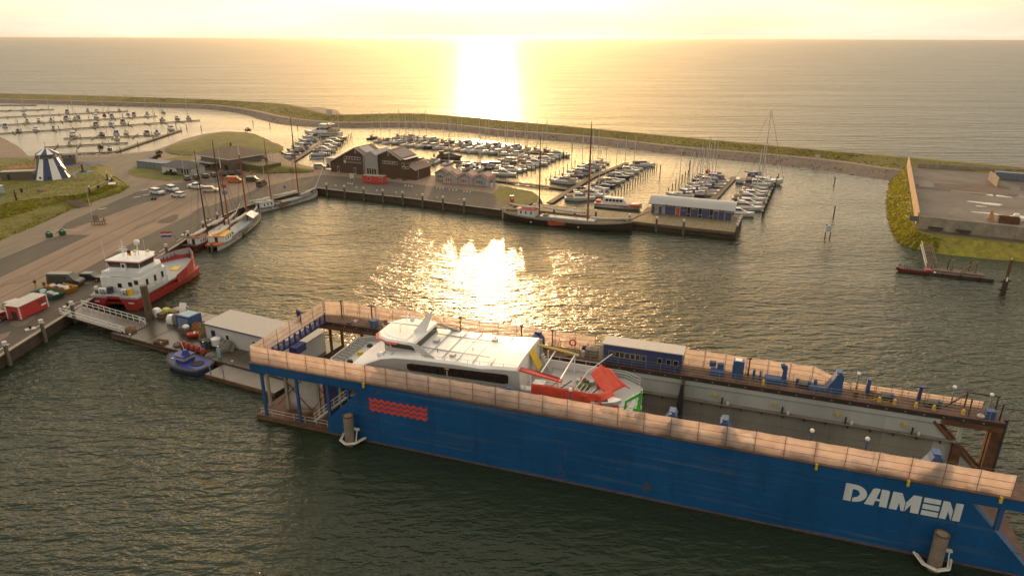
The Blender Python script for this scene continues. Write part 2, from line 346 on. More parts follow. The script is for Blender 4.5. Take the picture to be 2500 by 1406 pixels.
# round lawn by the white house, and the low green hill on the point
def blob(cx, cy, rx, ry, rot=0, n=28, wob=.06):
    o = []
    for i in range(n):
        w = 2 * math.pi * i / n; k = 1 + wob * math.sin(3 * w + cx); x, y = rx * k * math.cos(w), ry * k * math.sin(w)
        o.append((cx + x * math.cos(rot) - y * math.sin(rot), cy + x * math.sin(rot) + y * math.cos(rot)))
    return o
sheet('lawn', GRASS, [(-137.5, 244), (-139.5, 255), (-134.3, 270.5), (-128.8, 275), (-118, 262), (-112, 240), (-110.7, 228), (-114, 224), (-128.6, 231.4), (-134, 237)], 2.516)
def dome(name, cx, cy, rx, ry, h, rot, m, z0=QZ - .05, wob=.2):
    S = []
    for k in range(7):
        t = k / 6; rr = math.cos(t * math.pi / 2) * .97 + .03
        S.append([(x, y, z0 + h * (math.sin(t * math.pi / 2) ** 1.2) * (1 + .10 * math.sin(x * .35) * math.cos(y * .22))) for x, y in blob(cx + 1.5 * t * math.sin(cx), cy - 2.5 * t, rx * rr, ry * rr, rot, 28, wob)])
    return struct(MB().loft(S).build(name, m, smooth=True))
dome('green_hill', -128, 310, 22, 38, 1.2, R(25), GRASS)
dome('grass_slope', -88, 251, 16, 8, 1.6, R(-32), GRASS)
sheet('point_lawn', GRASS, [(-3, 194), (3, 190), (7.2, 196), (7.8, 204), (5.8, 211), (-4, 218), (-6, 206)], 2.52)

# ------------------------------------------------------------------ floating dry dock
BLUE = mat('dock_blue_paint', (.006, .075, .215), .5, vary=.22, scale=.25, dirt=(.10, .09, .075), dirt_amt=.22, streak=True)
def wall_material():
    m = mat('dock_wall_blue', (.004, .072, .205), .45, vary=.2, scale=.16); nt = m.node_tree; N = nt.nodes; K = nt.links; b = N['Principled BSDF']
    src = b.inputs['Base Color'].links[0].from_socket; tc = [n for n in N if n.type == 'TEX_COORD'][0]
    def noise(scl, sc, lo, hi, amt, det=6):
        mp = N.new('ShaderNodeMapping'); mp.inputs['Scale'].default_value = scl; K.new(tc.outputs['Object'], mp.inputs[0]); n = N.new('ShaderNodeTexNoise'); n.inputs['Scale'].default_value = sc; n.inputs['Detail'].default_value = det; n.inputs['Roughness'].default_value = .7
        K.new(mp.outputs[0], n.inputs['Vector']); r = N.new('ShaderNodeMapRange'); K.new(n.outputs[0], r.inputs[0]); r.inputs[1].default_value = lo; r.inputs[2].default_value = hi; r.inputs[3].default_value = 0; r.inputs[4].default_value = amt; return r.outputs[0]
    def over(fac, col):
        nonlocal src; x = N.new('ShaderNodeMixRGB'); K.new(fac, x.inputs[0]); K.new(src, x.inputs[1]); x.inputs[2].default_value = (*col, 1); src = x.outputs[0]
    over(noise((.045, 1, 1.6), 1.0, .53, .72, .6), (.12, .15, .18))      # long fender scuffs
    over(noise((.8, 1, .16), .9, .5, .72, .65), (.002, .042, .12))           # dull run-off streaks
    over(noise((.55, 1, .28), .8, .63, .70, .8, 4), (.10, .062, .030))       # rust blooms
    sp = N.new('ShaderNodeSeparateXYZ'); K.new(tc.outputs['Object'], sp.inputs[0]); cb = N.new('ShaderNodeCombineXYZ'); K.new(sp.outputs[0], cb.inputs[0]); K.new(sp.outputs[2], cb.inputs[1])
    br = N.new('ShaderNodeTexBrick'); K.new(cb.outputs[0], br.inputs[0]); br.inputs['Scale'].default_value = 1; br.inputs['Brick Width'].default_value = 6.2; br.inputs['Row Height'].default_value = 1.72; br.inputs['Mortar Size'].default_value = .018; br.inputs['Mortar Smooth'].default_value = .6
    mm = N.new('ShaderNodeMath'); mm.operation = 'MULTIPLY'; K.new(br.outputs['Fac'], mm.inputs[0]); mm.inputs[1].default_value = .7; over(mm.outputs[0], (.002, .035, .10))
    wv = noise((.3, .3, .3), 1.2, 0, 1, 1.0, 2); bp = N.new('ShaderNodeBump'); bp.inputs['Strength'].default_value = .35; bp.inputs['Distance'].default_value = .12; K.new(wv, bp.inputs['Height']); K.new(bp.outputs[0], b.inputs['Normal'])   # plates dished between the frames
    K.new(src, b.inputs['Base Color']); return m
WALLB = wall_material()
BLUE2 = mat('blue_paint', (.03, .085, .21), .5, vary=.12, scale=.8, dirt=(.10, .08, .07), dirt_amt=.3)
NAVY = mat('navy_paint', (.028, .045, .14), .5, vary=.12, scale=.6, dirt=(.06, .06, .07), dirt_amt=.3)
RUSTDECK = mat('rusty_deck', (.115, .058, .036), .8, vary=.4, scale=.7, dirt=(.055, .035, .027), dirt_amt=.7, bump=.3, bscale=4)
RUST = mat('rust', (.135, .060, .026), .85, vary=.45, scale=1.5, dirt=(.05, .03, .022), dirt_amt=.7)
DOCKGREY = mat('dock_grey_paint', (.44, .455, .41), .65, vary=.14, scale=.25, dirt=(.22, .20, .15), dirt_amt=.5, streak=True)
DOCKOLIVE = mat('dock_fouled_paint', (.29, .28, .22), .75, vary=.2, scale=.25, dirt=(.13, .11, .07), dirt_amt=.6, streak=True)
DARK = mat('dark_steel', (.035, .026, .020), .7, vary=.35, scale=1.2)
STEEL = mat('galvanised_steel', (.30, .29, .25), .5, .3, vary=.15)
WHITE = mat('white_paint', (.72, .71, .68), .45, vary=.06, scale=.5, dirt=(.5, .47, .4), dirt_amt=.35)
DIRTYW = mat('dirty_white', (.56, .54, .48), .6, vary=.15, scale=1.2, dirt=(.32, .27, .2), dirt_amt=.5)
RED = mat('red_paint', (.50, .045, .028), .5, vary=.14, scale=.7, dirt=(.3, .05, .03), dirt_amt=.4)
YELLOW = mat('yellow_paint', (.62, .40, .02), .5, vary=.15, scale=2)
ORANGE = mat('orange_paint', (.62, .14, .02), .6, vary=.2, scale=1.5, dirt=(.2, .07, .03), dirt_amt=.4)
GREEN = mat('green_paint', (.05, .34, .05), .5, vary=.15, scale=1.5)
GLASS = mat('dark_glass', (.018, .016, .014), .12, vary=.1, spec=.8)
RUBBER = mat('black_rubber', (.02, .019, .018), .8, vary=.2)
LOGO = mat('logo_red', (.56, .062, .042), .55, vary=.14, scale=.8, dirt=(.36, .06, .05), dirt_amt=.5)
GREYB = mat('grey_paint', (.36, .37, .36), .5, vary=.08, scale=.6)
def net_material():
    m = bpy.data.materials.new('debris_net'); m.use_nodes = True; nt = m.node_tree; N = nt.nodes; K = nt.links
    out = N['Material Output']; N.remove(N['Principled BSDF'])
    d = N.new('ShaderNodeBsdfDiffuse'); t = N.new('ShaderNodeBsdfTranslucent'); tr = N.new('ShaderNodeBsdfTransparent')
    tc = N.new('ShaderNodeTexCoord'); n = N.new('ShaderNodeTexNoise'); n.inputs['Scale'].default_value = .9; n.inputs['Detail'].default_value = 4
    K.new(tc.outputs['Object'], n.inputs['Vector'])
    cr = N.new('ShaderNodeValToRGB'); K.new(n.outputs[0], cr.inputs[0])
    cr.color_ramp.elements[0].position = .3; cr.color_ramp.elements[0].color = (.70, .54, .44, 1)
    cr.color_ramp.elements[1].position = .7; cr.color_ramp.elements[1].color = (.84, .70, .59, 1)
    K.new(cr.outputs[0], d.inputs[0]); K.new(cr.outputs[0], t.inputs[0])
    a = N.new('ShaderNodeMixShader'); a.inputs[0].default_value = .68; K.new(d.outputs[0], a.inputs[1]); K.new(t.outputs[0], a.inputs[2])
    b = N.new('ShaderNodeMixShader'); b.inputs[0].default_value = .46; K.new(a.outputs[0], b.inputs[1]); K.new(tr.outputs[0], b.inputs[2])
    K.new(b.outputs[0], out.inputs[0]); return m
NET = net_material()

TH = -.330; DO = (-34.0, 79.46)
def dw(a, b, z=0.): return (DO[0] + a * math.cos(TH) - b * math.sin(TH), DO[1] + a * math.sin(TH) + b * math.cos(TH), z)
ZT = 8.25; DL = 88.0; DWD = 17.9
dock = thing('floating_dock', 'huge blue floating dry dock with netted upper decks and DAMEN lettering', 'dry dock', (*DO, 0), TH)
MB().b2(0, DL, .03, DWD, -1.5, .7).build('pontoon_deck', RUSTDECK, dock)
MB().b2(.2, DL - .1, -.03, .03, .08, .26).build('rubbing_strake', RUST, dock)
prof = [(10.9, -1.4), (11.2, 2.2), (16.1, 7.08), (81.5, 7.08), (87.4, .9), (87.6, -1.4)]
def vslab(m, poly, b0, b1):
    n = len(poly); P = [(p[0], b0, p[1]) for p in poly] + [(p[0], b1, p[1]) for p in poly]
    return m.add(P, [tuple(range(n)), tuple(range(2 * n - 1, n - 1, -1))] + [(i, n + i, n + (i + 1) % n, (i + 1) % n) for i in range(n)])
vslab(MB(), prof, 0, 2.7).build('near_wing_wall', WALLB, dock)
vslab(MB(), prof, 15.2, 17.85).build('far_wing_wall', DOCKGREY, dock)
# weld ridges and lower fouled strakes on the far wall: plates one by one
for k in range(12):
    a0 = 17 + k * 5.4; 
    MB().b2(a0, a0 + 5.36, 15.13, 15.2, .72, 3.1).build('wall_plate', DOCKOLIVE, dock)
    MB().b2(a0, a0 + 5.36, 15.145, 15.2, 3.14, 5.05).build('wall_plate', DOCKOLIVE, dock)
    MB().b2(a0, a0 + 5.36, 15.16, 15.2, 5.3, 6.9).build('wall_plate', DOCKGREY, dock)
led = MB().b2(16.5, 84, 14.65, 15.2, 5.08, 5.2).build('ledge', CONC, dock)
for k in range(28): MB().b2(17.5 + k * 2.4, 17.62 + k * 2.4, 14.7, 15.19, 4.7, 5.08).build('bracket', DARK, led)
for zz in (6.3, 6.95): MB().b2(15.5, 82, -.015, 0, zz, zz + .05).build('weld_ridge', BLUE, dock)
MB().b2(13, 86.5, -.015, 0, 2.6, 2.66).build('weld_ridge', BLUE, dock)
for (b0, b1, nm) in ((0, 2.95, 'near'), (15.0, 17.9, 'far')):
    MB().b2(0, DL, b0, b1, 7.08, ZT).build('deck_beam', WALLB if nm == 'near' else DOCKGREY, dock)
    MB().b2(-.05, DL + .05, b0 - .05, b1 + .05, ZT, ZT + .06).build('upper_deck', RUSTDECK, dock)
MB().b2(0, DL, 14.9, 15.0, 7.72, ZT).build('deck_edge', DARK, dock); MB().b2(0, 17, 14.88, 15.0, 7.1, 7.72).build('deck_edge', RUST, dock); MB().b2(82, DL, 14.88, 15.0, 7.1, 7.72).build('deck_edge', RUST, dock)
# white sockets along the inner edge of the far deck
me = MB().b2(-.09, .09, -.02, .02, -.04, .04).mesh('deck_light', CONCL)
for k in range(44): shared('deck_light', me, dock, (3 + k * 1.93, 14.88, 7.98))
# columns below the overhanging deck ends
for a in (1.5, 6.8, 11.4):
    MB().b2(a - .16, a + .16, .12, .44, .7, 7.08).build('column', BLUE2, dock)
MB().b2(14.2, 14.5, .12, .44, 5.3, 7.08).build('column', BLUE2, dock)
for a in (-.6 + .9, 3.2, 8.2, 11.6):
    MB().b2(a - .17, a + .17, 2.5, 2.84, .7, 7.08).build('column', CONCL, dock)
for a in (2.0, 7.4, 12.0):
    MB().b2(a - .16, a + .16, 15.2, 15.5, .7, 7.08).build('column', RUST, dock)
    MB().b2(a + .5, a + .8, 17.2, 17.5, .7, 7.08).build('column', RUST, dock)
for (a0, a1) in ((1.5, 6.8), (6.8, 11.4)):
    MB().tube((a0, 2.67, 1), (a1, 2.67, 6.6), .06).build('brace', RUST, dock); MB().tube((a0, 2.72, 6.6), (a1, 2.72, 1), .06).build('brace', RUST, dock)
for a in (84.05, ): MB().b2(a - .2, a + .2, .1, .5, 4.6, 7.08).build('column', BLUE2, dock)
MB().b2(87.5, 87.9, .1, .5, .7, 7.08).build('column', BLUE2, dock)
MB().b2(84.0, 84.4, 15.3, 15.7, 4.2, 7.08).build('column', DOCKGREY, dock)
MB().b2(87.4, 87.9, 17.0, 17.6, .7, 7.08).build('column', RUST, dock)
for b in (15.1, 16.4, 17.7):
    MB().tube((81.3, b, 7.3), (87.5, b, 1.0), .2).build('brace', RUST, dock)
MB().tube((88.3, 16.6, -1.5), (88.3, 16.6, 8.2), .55, n=10).build('fender_pile', DARK, dock)
MB().b2(87.2, 88.2, 15.6, 16.1, .7, 7.0).build('end_post', RUST, dock)
MB().b2(83.6, 84.5, 14.5, 15.1, .7, 5.0).build('end_post', RUST, dock)
vslab(MB(), [(52.6, .8), (53.9, .8), (53.7, 7.9), (53.4, 7.9)], 13.2, 15.1).build('buttress', DARK, dock)
# lettering on the near wall, each letter its own plate
def plate(name, polys, a0, z0, sx, sz, m, d=.03):
    mb = MB()
    for poly in polys: vslab(mb, [(a0 + x * sx, z0 + y * sz) for x, y in poly], -d, 0.)
    return mb.build(name, m, dock)
LW = mat('lettering_white', (.60, .63, .63), .5, vary=.1, scale=.9, dirt=(.38, .41, .43), dirt_amt=.6, streak=True)
def arc(cx, cy, rx, ry, a0, a1, n=9): return [(cx + rx * math.cos(R(a0 + (a1 - a0) * i / n)), cy + ry * math.sin(R(a0 + (a1 - a0) * i / n))) for i in range(n + 1)]
LD = [[(0, 0), (.34, 0), (.34, 1), (0, 1)], [(.34, 1), (.34, .72)] + arc(.42, .5, .26, .24, 80, -80) + [(.40, .18), (.40, 0)] + arc(.42, .5, .58, .5, -90, 90)]
LA = [[(0, 0), (.40, 0), (.46, .30), (.60, .30), (.60, .42), (.48, .42), (.58, .95), (.56, 1), (.36, 1), (.26, .93)],
      [(.64, 1), (.64, .42), (.60, .42), (.60, .30), (.66, .30), (.66, 0), (1, 0), (1, .93), (.94, 1)]]
LM = [[(0, 0), (.26, 0), (.30, .45), (.40, 0), (.50, 0), (.50, .52), (.34, 1), (.03, 1)], [(.53, 0), (.70, .45), (.72, 0), (1, 0), (1, 1), (.72, 1), (.53, .52)]]
LE = [[(0, 0), (1, 0), (1, .27), (0, .27)], [(0, .365), (1, .365), (1, .635), (0, .635)], [(0, .73), (1, .73), (1, 1), (0, 1)]]
LN = [[(0, 0), (.32, 0), (.36, .48), (.56, 0), (.58, .0), (.58, .55), (.34, 1), (.03, 1)], [(.64, 0), (1, 0), (1, 1), (.64, 1)]]
for nm, g, a0, w in (('letter_D', LD, 70.8, 2.02), ('letter_A', LA, 72.72, 1.98), ('letter_M', LM, 74.9, 2.55), ('letter_E', LE, 77.65, 1.42), ('letter_N', LN, 79.2, 1.72)):
    plate(nm, g, a0, 4.85, w, 1.97, LW)
for k in range(3):   # the red wave mark: three zigzag bands
    top, bot = [], []
    for i in range(19):
        x = 17.45 + 7.85 * i / 18; zz = 4.56 + .62 * k + (.30 if i % 2 == 0 else 0)
        bot.append((x, zz)); top.append((x, zz + .43))
    mb = MB()
    for i in range(18): vslab(mb, [bot[i], bot[i + 1], top[i + 1], top[i]], -.03, 0)
    mb.build('wave_band', LOGO, dock)
# yellow fairleads along the near edge
for a in (67.9, 76.0, 83.6, 16.9):
    MB().box((a, -.12, 8.1), (.22, .25, .62)).build('fairlead', YELLOW, dock)

# railings: posts and bars
def railing(parent, p0, p1, h=1.1, bars=3, step=1.8, m=STEEL, r=.028, name='railing'):
    a, b = Vector(p0), Vector(p1); n = max(1, round((b - a).length / step)); mb = MB()
    for i in range(n + 1):
        q = a + (b - a) * i / n; mb.tube(q, q + Vector((0, 0, h)), r * 1.3, n=4)
    for k in range(bars):
        z = Vector((0, 0, h * (k + 1) / bars)); mb.tube(a + z, b + z, r, n=4)
    return mb.build(name, m, parent)
ZD = ZT + .06
NETRAIL = mat('net_rail', (.11, .085, .10), .6, vary=.2)
railing(dock, (.3, .5, ZD), (87.8, .5, ZD), m=NETRAIL, r=.022)
railing(dock, (16.5, 2.85, ZD), (87.6, 2.85, ZD), m=NETRAIL, r=.022)
railing(dock, (2.5, 15.1, ZD), (33, 15.1, ZD), m=STEEL, r=.022)
railing(dock, (38, 15.1, ZD), (86.5, 15.1, ZD), m=STEEL, r=.022)
railing(dock, (2.0, 17.6, ZD), (87.8, 17.6, ZD), m=NETRAIL, r=.022)
railing(dock, (.6, .35, .7), (10.8, .35, .7), h=.9, bars=2, m=DIRTYW)
# net posts and net panels: each panel hangs between two posts and sags a little
def net_run(parent, A, B, n, h, h1=None, dz0=.1, sag=.12, sg=-1):
    a, b = Vector(A), Vector(B); h1 = h if h1 is None else h1
    side = Vector((-(b - a).y, (b - a).x, 0)).normalized()
    for i in range(n + 1):
        q = a + (b - a) * i / n; hh = h + (h1 - h) * i / n
        MB().tube(q, q + Vector((0, 0, hh + .08)), .028, n=5).build('net_post', NETRAIL, parent)
    mb = MB(); 
    for z in (.35, .68): mb.tube(a + Vector((0, 0, h * z)), b + Vector((0, 0, h1 * z)), .022, n=4)
    mb.build('net_rail', NETRAIL, parent)
    for i in range(n):
        P, F = [], []; nx, nz = 6, 4; off = [random.uniform(.02, .10) for _ in range(3)]
        for k in range(nz + 1):
            for j in range(nx + 1):
                t = (i + j / nx) / n; u = j / nx; hh = h + (h1 - h) * t
                top = hh - sag * 4 * u * (1 - u) * random.uniform(.7, 1.2) * (1 if k == nz else .0)
                z = dz0 + (top - dz0) * k / nz
                d = sg * (.06 + off[0] * .18 * math.sin(math.pi * u) * math.sin(3 * k / nz) + random.uniform(-.004, .004))
                q = a + (b - a) * t + side * (-d); P.append((q.x, q.y, q.z + z))
        for k in range(nz):
            for j in range(nx): c = k * (nx + 1) + j; F.append((c, c + 1, c + nx + 2, c + nx + 1))
        o = MB().add(P, F).build('net_panel', NET, parent, smooth=True)
        sm = o.modifiers.new('thickness', 'SOLIDIFY'); sm.thickness = .008
net_run(dock, (.3, .12, ZD), (84.4, .12, ZD), 30, 2.42, sag=.06)
net_run(dock, (41.6, 17.8, ZD), (3.0, 17.8, ZD), 14, 2.35, sg=1)
net_run(dock, (68.4, 17.8, ZD), (53.2, 17.8, ZD), 6, 2.4, sg=1)
net_run(dock, (72.8, 17.8, ZD), (68.4, 17.8, ZD), 1, .6, 2.4, sag=0, sg=1)
net_run(dock, (86.5, 17.8, ZD), (72.8, 17.8, ZD), 5, .95, sag=.03, sg=1)
net_run(dock, (.2, 16.8, ZD), (.2, .2, ZD), 6, 2.3, sg=1)
net_run(dock, (3.0, 17.8, ZD), (.3, 17.1, ZD), 1, 2.3)
# cross bridge at the open end
MB().b2(.3, 1.6, 2.9, 15.0, 7.95, ZT).build('cross_bridge', NAVY, dock)
mb = MB()
for k in range(11):
    b = 2.9 + k * 1.2; mb.b2(1.5, 1.68, b - .12, b + .12, ZT, ZT + 1.25)
    if k < 10: mb.tube((1.6, b, ZT + (.1 if k % 2 else 1.2)), (1.6, b + 1.2, ZT + (1.2 if k % 2 else .1)), .06, n=5)
mb.tube((1.6, 2.9, ZT + 1.2), (1.6, 15, ZT + 1.2), .06); mb.tube((1.6, 2.9, ZT + .15), (1.6, 15, ZT + .15), .06)
mb.build('bridge_truss', NAVY, dock)
MB().b2(1.7, 2.9, 6.0, 8.2, 7.0, 8.1).build('hoist_box', NAVY, dock)
MB().b2(1.7, 2.6, 3.6, 4.6, 6.8, 8.1).build('hoist_box', NAVY, dock)
# inside the open end: grey end gate, hanging tarpaulins, blue tank, stairs
TARP = mat('grey_tarpaulin', (.46, .42, .38), .8, vary=.2, scale=.6, dirt=(.25, .33, .30), dirt_amt=.5)
def drape(name, A, B, z0, z1, m, parent, amp=.18, n=14, seed=1, thick=.02):
    rnd = random.Random(seed); a, b = Vector(A), Vector(B); side = Vector((-(b - a).y, (b - a).x, 0)).normalized(); P, F = [], []; nz = 6
    ph = [rnd.uniform(0, 6) for _ in range(4)]
    for k in range(nz + 1):
        for j in range(n + 1):
            u = j / n; q = a + (b - a) * u + side * amp * (math.sin(9 * u + ph[0]) * .6 + math.sin(17 * u + ph[1] + k * .5) * .4) * (1 - .55 * k / nz)
            P.append((q.x, q.y, z0 + (z1 - z0) * k / nz + .05 * math.sin(13 * u + ph[2])))
    for k in range(nz):
        for j in range(n): c = k * (n + 1) + j; F.append((c, c + 1, c + n + 2, c + n + 1))
    o = MB().add(P, F).build(name, m, parent, smooth=True); s = o.modifiers.new('thickness', 'SOLIDIFY'); s.thickness = thick
    return o
drape('tarpaulin', (3.4, 2.95, 0), (8.0, 2.95, 0), .8, 6.6, TARP, dock, seed=3)
MB().b2(8.6, 12.2, 3.2, 6.4, .7, 5.2).build('ballast_tank', NAVY, dock)
st = MB()
for k in range(14): st.b2(8.4 + k * .42, 8.75 + k * .42, 1.0, 1.9, .75 + k * .36, .83 + k * .36)
st.tube((8.3, .98, .75), (14.2, .98, 5.75), .09, n=4); st.tube((8.3, 1.92, .75), (14.2, 1.92, 5.75), .09, n=4)
st.build('stairs', DIRTYW, dock)
sr = MB()
for y in (.98, 1.92):
    sr.tube((8.3, y, 1.75), (14.2, y, 6.75), .04, n=4); sr.tube((8.3, y, 1.25), (14.2, y, 6.25), .03, n=4)
    for k in range(8): sr.tube((8.5 + k * .8, y, .9 + k * .68), (8.5 + k * .8, y, 1.95 + k * .68), .03, n=4)
sr.build('stair_rail', DIRTYW, dock)
MB().b2(13.9, 15.0, .9, 2.0, 5.6, 5.75).build('stair_landing', DIRTYW, dock)

# long navy deckhouse on the far deck
cab = MB().b2(43.2, 53.1, 15.35, 17.75, ZD, ZD + 2.55).build('deckhouse', NAVY, dock)
MB().b2(43.0, 53.3, 15.2, 17.9, ZD + 2.56, ZD + 2.68).build('deckhouse_roof', mat('deckhouse_roof', (.46, .42, .37), .6, vary=.1), cab)
wf = MB().b2(-.31, .31, -.03, .02, -.42, .42).mesh('window_frame', CONCL); wg = MB().b2(-.25, .25, -.045, -.03, -.36, .36).mesh('window_pane', GLASS)
for a in (44.2, 45.0, 45.62, 46.3, 47.0, 47.62, 48.4, 50.4, 51.5, 52.4):
    w = shared('window', wf, cab, (a, 15.34, ZD + 1.35 - .01 * (a - 44))); 
    shared('window_pane', wg, cab, (a, 15.34, ZD + 1.35 - .01 * (a - 44)))
MB().b2(42.6, 43.18, 15.5, 17.4, ZD, ZD + 2.2).build('side_porch', CONCL, cab)
MB().b2(40.6, 42.2, 16.2, 17.4, ZD, ZD + .95).build('locker', CONC, dock)
# sloped blue engine-room vents (fins)
def fin(a, b, w, h, flip=1, m=BLUE2, base=1.4):
    p = [(0, 0), (w, 0), (w, h * .86), (w * .86, h), (w * .62, h * .94), (w * .5, h * .72)]
    p = [(a + flip * x, ZD + z) for x, z in p]
    mb = MB(); vslab(mb, p, b, b + base); o = mb.build('vent_casing', m, dock)
    MB().box((a + flip * w * .75, b + base / 2, ZD + h + .06), (w * .34, base * .8, .10)).build('vent_hood', BLUE2, o)
fin(69.6, 15.9, 2.0, 2.7); fin(76.6, .9, 2.1, 2.6); fin(52.0, .9, 2.0, 2.4); fin(60.3, .9, -1.9 * -1, 2.5, -1)
o = MB().lathe([(.75, 0), (.95, .6), (.95, 1.5), (.55, 2.0), (.02, 2.05)], (34.0, 16.6, ZD), 8).build('vent_casing', NAVY, dock)
MB().box((34.0, 16.6, ZD + 2.25), (.9, .5, .35)).build('vent_hood', BLUE2, o)
# gooseneck vent, tanks, boxes on the far deck
g = MB().tube((65.2, 16.6, ZD), (65.2, 16.6, ZD + 2.1), .27, n=8).tube((65.2, 16.6, ZD + 2.0), (65.05, 16.6, ZD + 2.55), .32, n=8).tube((65.1, 16.6, ZD + 2.5), (64.7, 16.6, ZD + 2.35), .36, n=8)
g.build('gooseneck_vent', BLUE2, dock)
MB().b2(63.0, 65.6, 16.1, 17.2, ZD, ZD + .75).build('machinery_box', BLUE2, dock)
t_ = MB().b2(59.2, 60.5, 16.2, 17.2, ZD, ZD + 2.3).build('control_cabinet', BLUE2, dock); MB().b2(59.4, 60.2, 16.3, 17.1, ZD + 2.31, ZD + 2.4).build('cabinet_top', WHITE, t_)
MB().b2(56.4, 57.2, 16.9, 17.5, ZD + .8, ZD + 1.4).build('control_box', BLUE2, dock); MB().b2(57.35, 58.15, 16.9, 17.5, ZD + .7, ZD + 1.3).build('control_box', BLUE2, dock)
MB().b2(56.6, 58.3, 16.0, 17.0, ZD, ZD + .7).build('machinery_box', BLUE2, dock)
for a, w, h in ((61.6, .3, 1.2), (62.4, .22, 1.1), (66.6, .5, .8), (68.6, .35, 1.0)):
    MB().b2(a, a + w, 16.7, 17.2, ZD, ZD + h).build('control_box', BLUE2, dock)
MB().b2(68.0, 69.5, 15.9, 17.0, ZD, ZD + .55).build('machinery_box', BLUE2, dock)
MB().b2(9.0, 10.0, 15.15, 15.9, ZD, ZD + 1.1).build('machinery_box', BLUE2, dock)
for a, b, w, h in ((71.3, .7, 1.7, .6), (73.6, .7, 1.1, .5), (56.3, .9, .8, .7), (65.2, .9, .5, .9), (66.1, .9, .6, .8), (46.3, .9, .5, 1.1), (41.8, .9, 1.2, .8), (39.5, .8, .9, .7), (33.6, .9, .8, 1.3), (36.3, .9, 1.6, .5), (81.7, .8, .5, .6)):
    MB().b2(a, a + w, b, b + 1.2, ZD, ZD + h).build('machinery_box', BLUE2, dock)
o = MB().lathe([(.5, -.25), (.58, 0), (.5, .25)], (0, 0, 0), 12).build('hose_drum', BLUE2, dock); o.rotation_euler = (R(90), 0, 0); o.location = (35.2, 1.4, ZD + 1.5)
MB().ball((61.2, 1.4, ZD + .5), .75, sz=.9).build('white_dome', WHITE, dock, smooth=True)
# lamp standards
def lamp(a, b, h, m=RUST, head=.5, dome=False):
    o = MB().tube((a, b, ZD), (a, b, ZD + h), .09, n=6).build('lamp_post', m, dock)
    (MB().ball((a, b, ZD + h + .15), .22) if dome else MB().box((a, b, ZD + h + .06), (head, .3, .14))).build('lamp_head', WHITE if dome else DARK, o)
for a in (22.3, 31.4, 35.8): lamp(a, 17.3, 2.5)
lamp(8.2, 17.2, 2.4, DARK, 1.1); lamp(3.2, 17.0, 2.6, DARK)
for a in (61.1,): lamp(a, 17.3, 2.4, DARK)
for a in (73.3, 83.2, 86.9): lamp(a, 17.3, 2.3 if a < 85 else 2.0, STEEL, dome=True)
for a, h in ((67.2, 2.6), (72.2, 2.7), (42.3, 2.7)): lamp(a, 1.6, h, BLUE2, dome=True)
lamp(27.4, 1.4, 2.9, STEEL, .5)
MB().b2(74.3, 74.7, 17.0, 17.4, ZD, ZD + 2.0).build('bollard_post', BLUE2, dock)
MB().b2(79.6, 79.95, 16.6, 17.0, ZD, ZD + 2.1).box((79.8, 16.8, ZD + 2.15), (.9, .4, .12)).build('bollard_post', NAVY, dock)
# yellow bits, winches, gear frame at the far end
for a in (75.6, 77.2, 79.4, 81.2, 84.1, 62.9): MB().box((a, 15.7, ZD + .3), (.35, .4, .6), taper=.7).build('yellow_roller', YELLOW, dock)
def winch(a, b):
    o = MB().b2(a - .8, a + .8, b - .5, b + .5, ZD, ZD + .25).build('winch', DARK, dock)
    MB().tube((a - .5, b, ZD + .55), (a + .5, b, ZD + .55), .36, n=10).build('drum', CONC, o); MB().box((a + .7, b, ZD + .5), (.25, .7, .6)).build('motor', BLUE2, o)
for a in (76.4, 81.2, 67.4, 48.5): winch(a, 16.7 if a > 50 else 1.6)
fr = MB()
for a in (84.6, 87.6):
    for b in (15.6, 17.4): fr.tube((a, b, ZD), (a, b, ZD + 2.0), .09, n=4)
fr.tube((84.4, 17.4, ZD + 2), (87.8, 17.4, ZD + 2), .1, n=4); fr.tube((84.6, 15.6, ZD + 2), (84.6, 17.4, ZD + 2), .08, n=4); fr.tube((84.7, 17.4, ZD + 1.9), (82.6, 17.0, ZD), .09, n=4)
fr.build('mooring_frame', DARK, dock)
MB().b2(86.2, 87.1, 15.4, 16.2, ZD, ZD + 1.0).build('machinery_box', BLUE2, dock)
# lifebuoy and ladder frames on the far rail
tor = MB(); 
for k in range(14):
    w0, w1 = 2 * math.pi * k / 14, 2 * math.pi * (k + 1) / 14
    tor.tube((38.6 + .42 * math.cos(w0), 17.45, ZD + 1.1 + .42 * math.sin(w0)), (38.6 + .42 * math.cos(w1), 17.45, ZD + 1.1 + .42 * math.sin(w1)), .1, n=5)
tor.build('lifebuoy', RED, dock)
af = MB().tube((36.6, 16.4, ZD), (37.0, 16.7, ZD + 1.8), .04, n=4).tube((37.4, 16.4, ZD), (37.0, 16.7, ZD + 1.8), .04, n=4)
for k in range(5): af.tube((36.66 + .08 * k, 16.45, ZD + .3 * k + .2), (37.34 - .08 * k, 16.45, ZD + .3 * k + .2), .03, n=4)
af.build('step_ladder', RED, dock)
MB().b2(40.0, 40.5, 17.0, 17.5, ZD, ZD + .9).build('cable_reel', DARK, dock)
# wall fittings on the inner face of the far wall
for a in (57.5, 64.5, 71.5, 78.5):
    MB().box((a, 15.0, 6.2), (.35, .2, .35)).build('yellow_lamp', YELLOW, dock); MB().tube((a + .9, 14.9, 5.2), (a + .9, 14.9, 6.1), .1, n=5).build('bollard_post', DARK, dock)
    MB().lathe([(.16, 0), (.2, .25), (.1, .5)], (a + 1.6, 14.9, 5.2), 7).build('capstan', DIRTYW, dock)
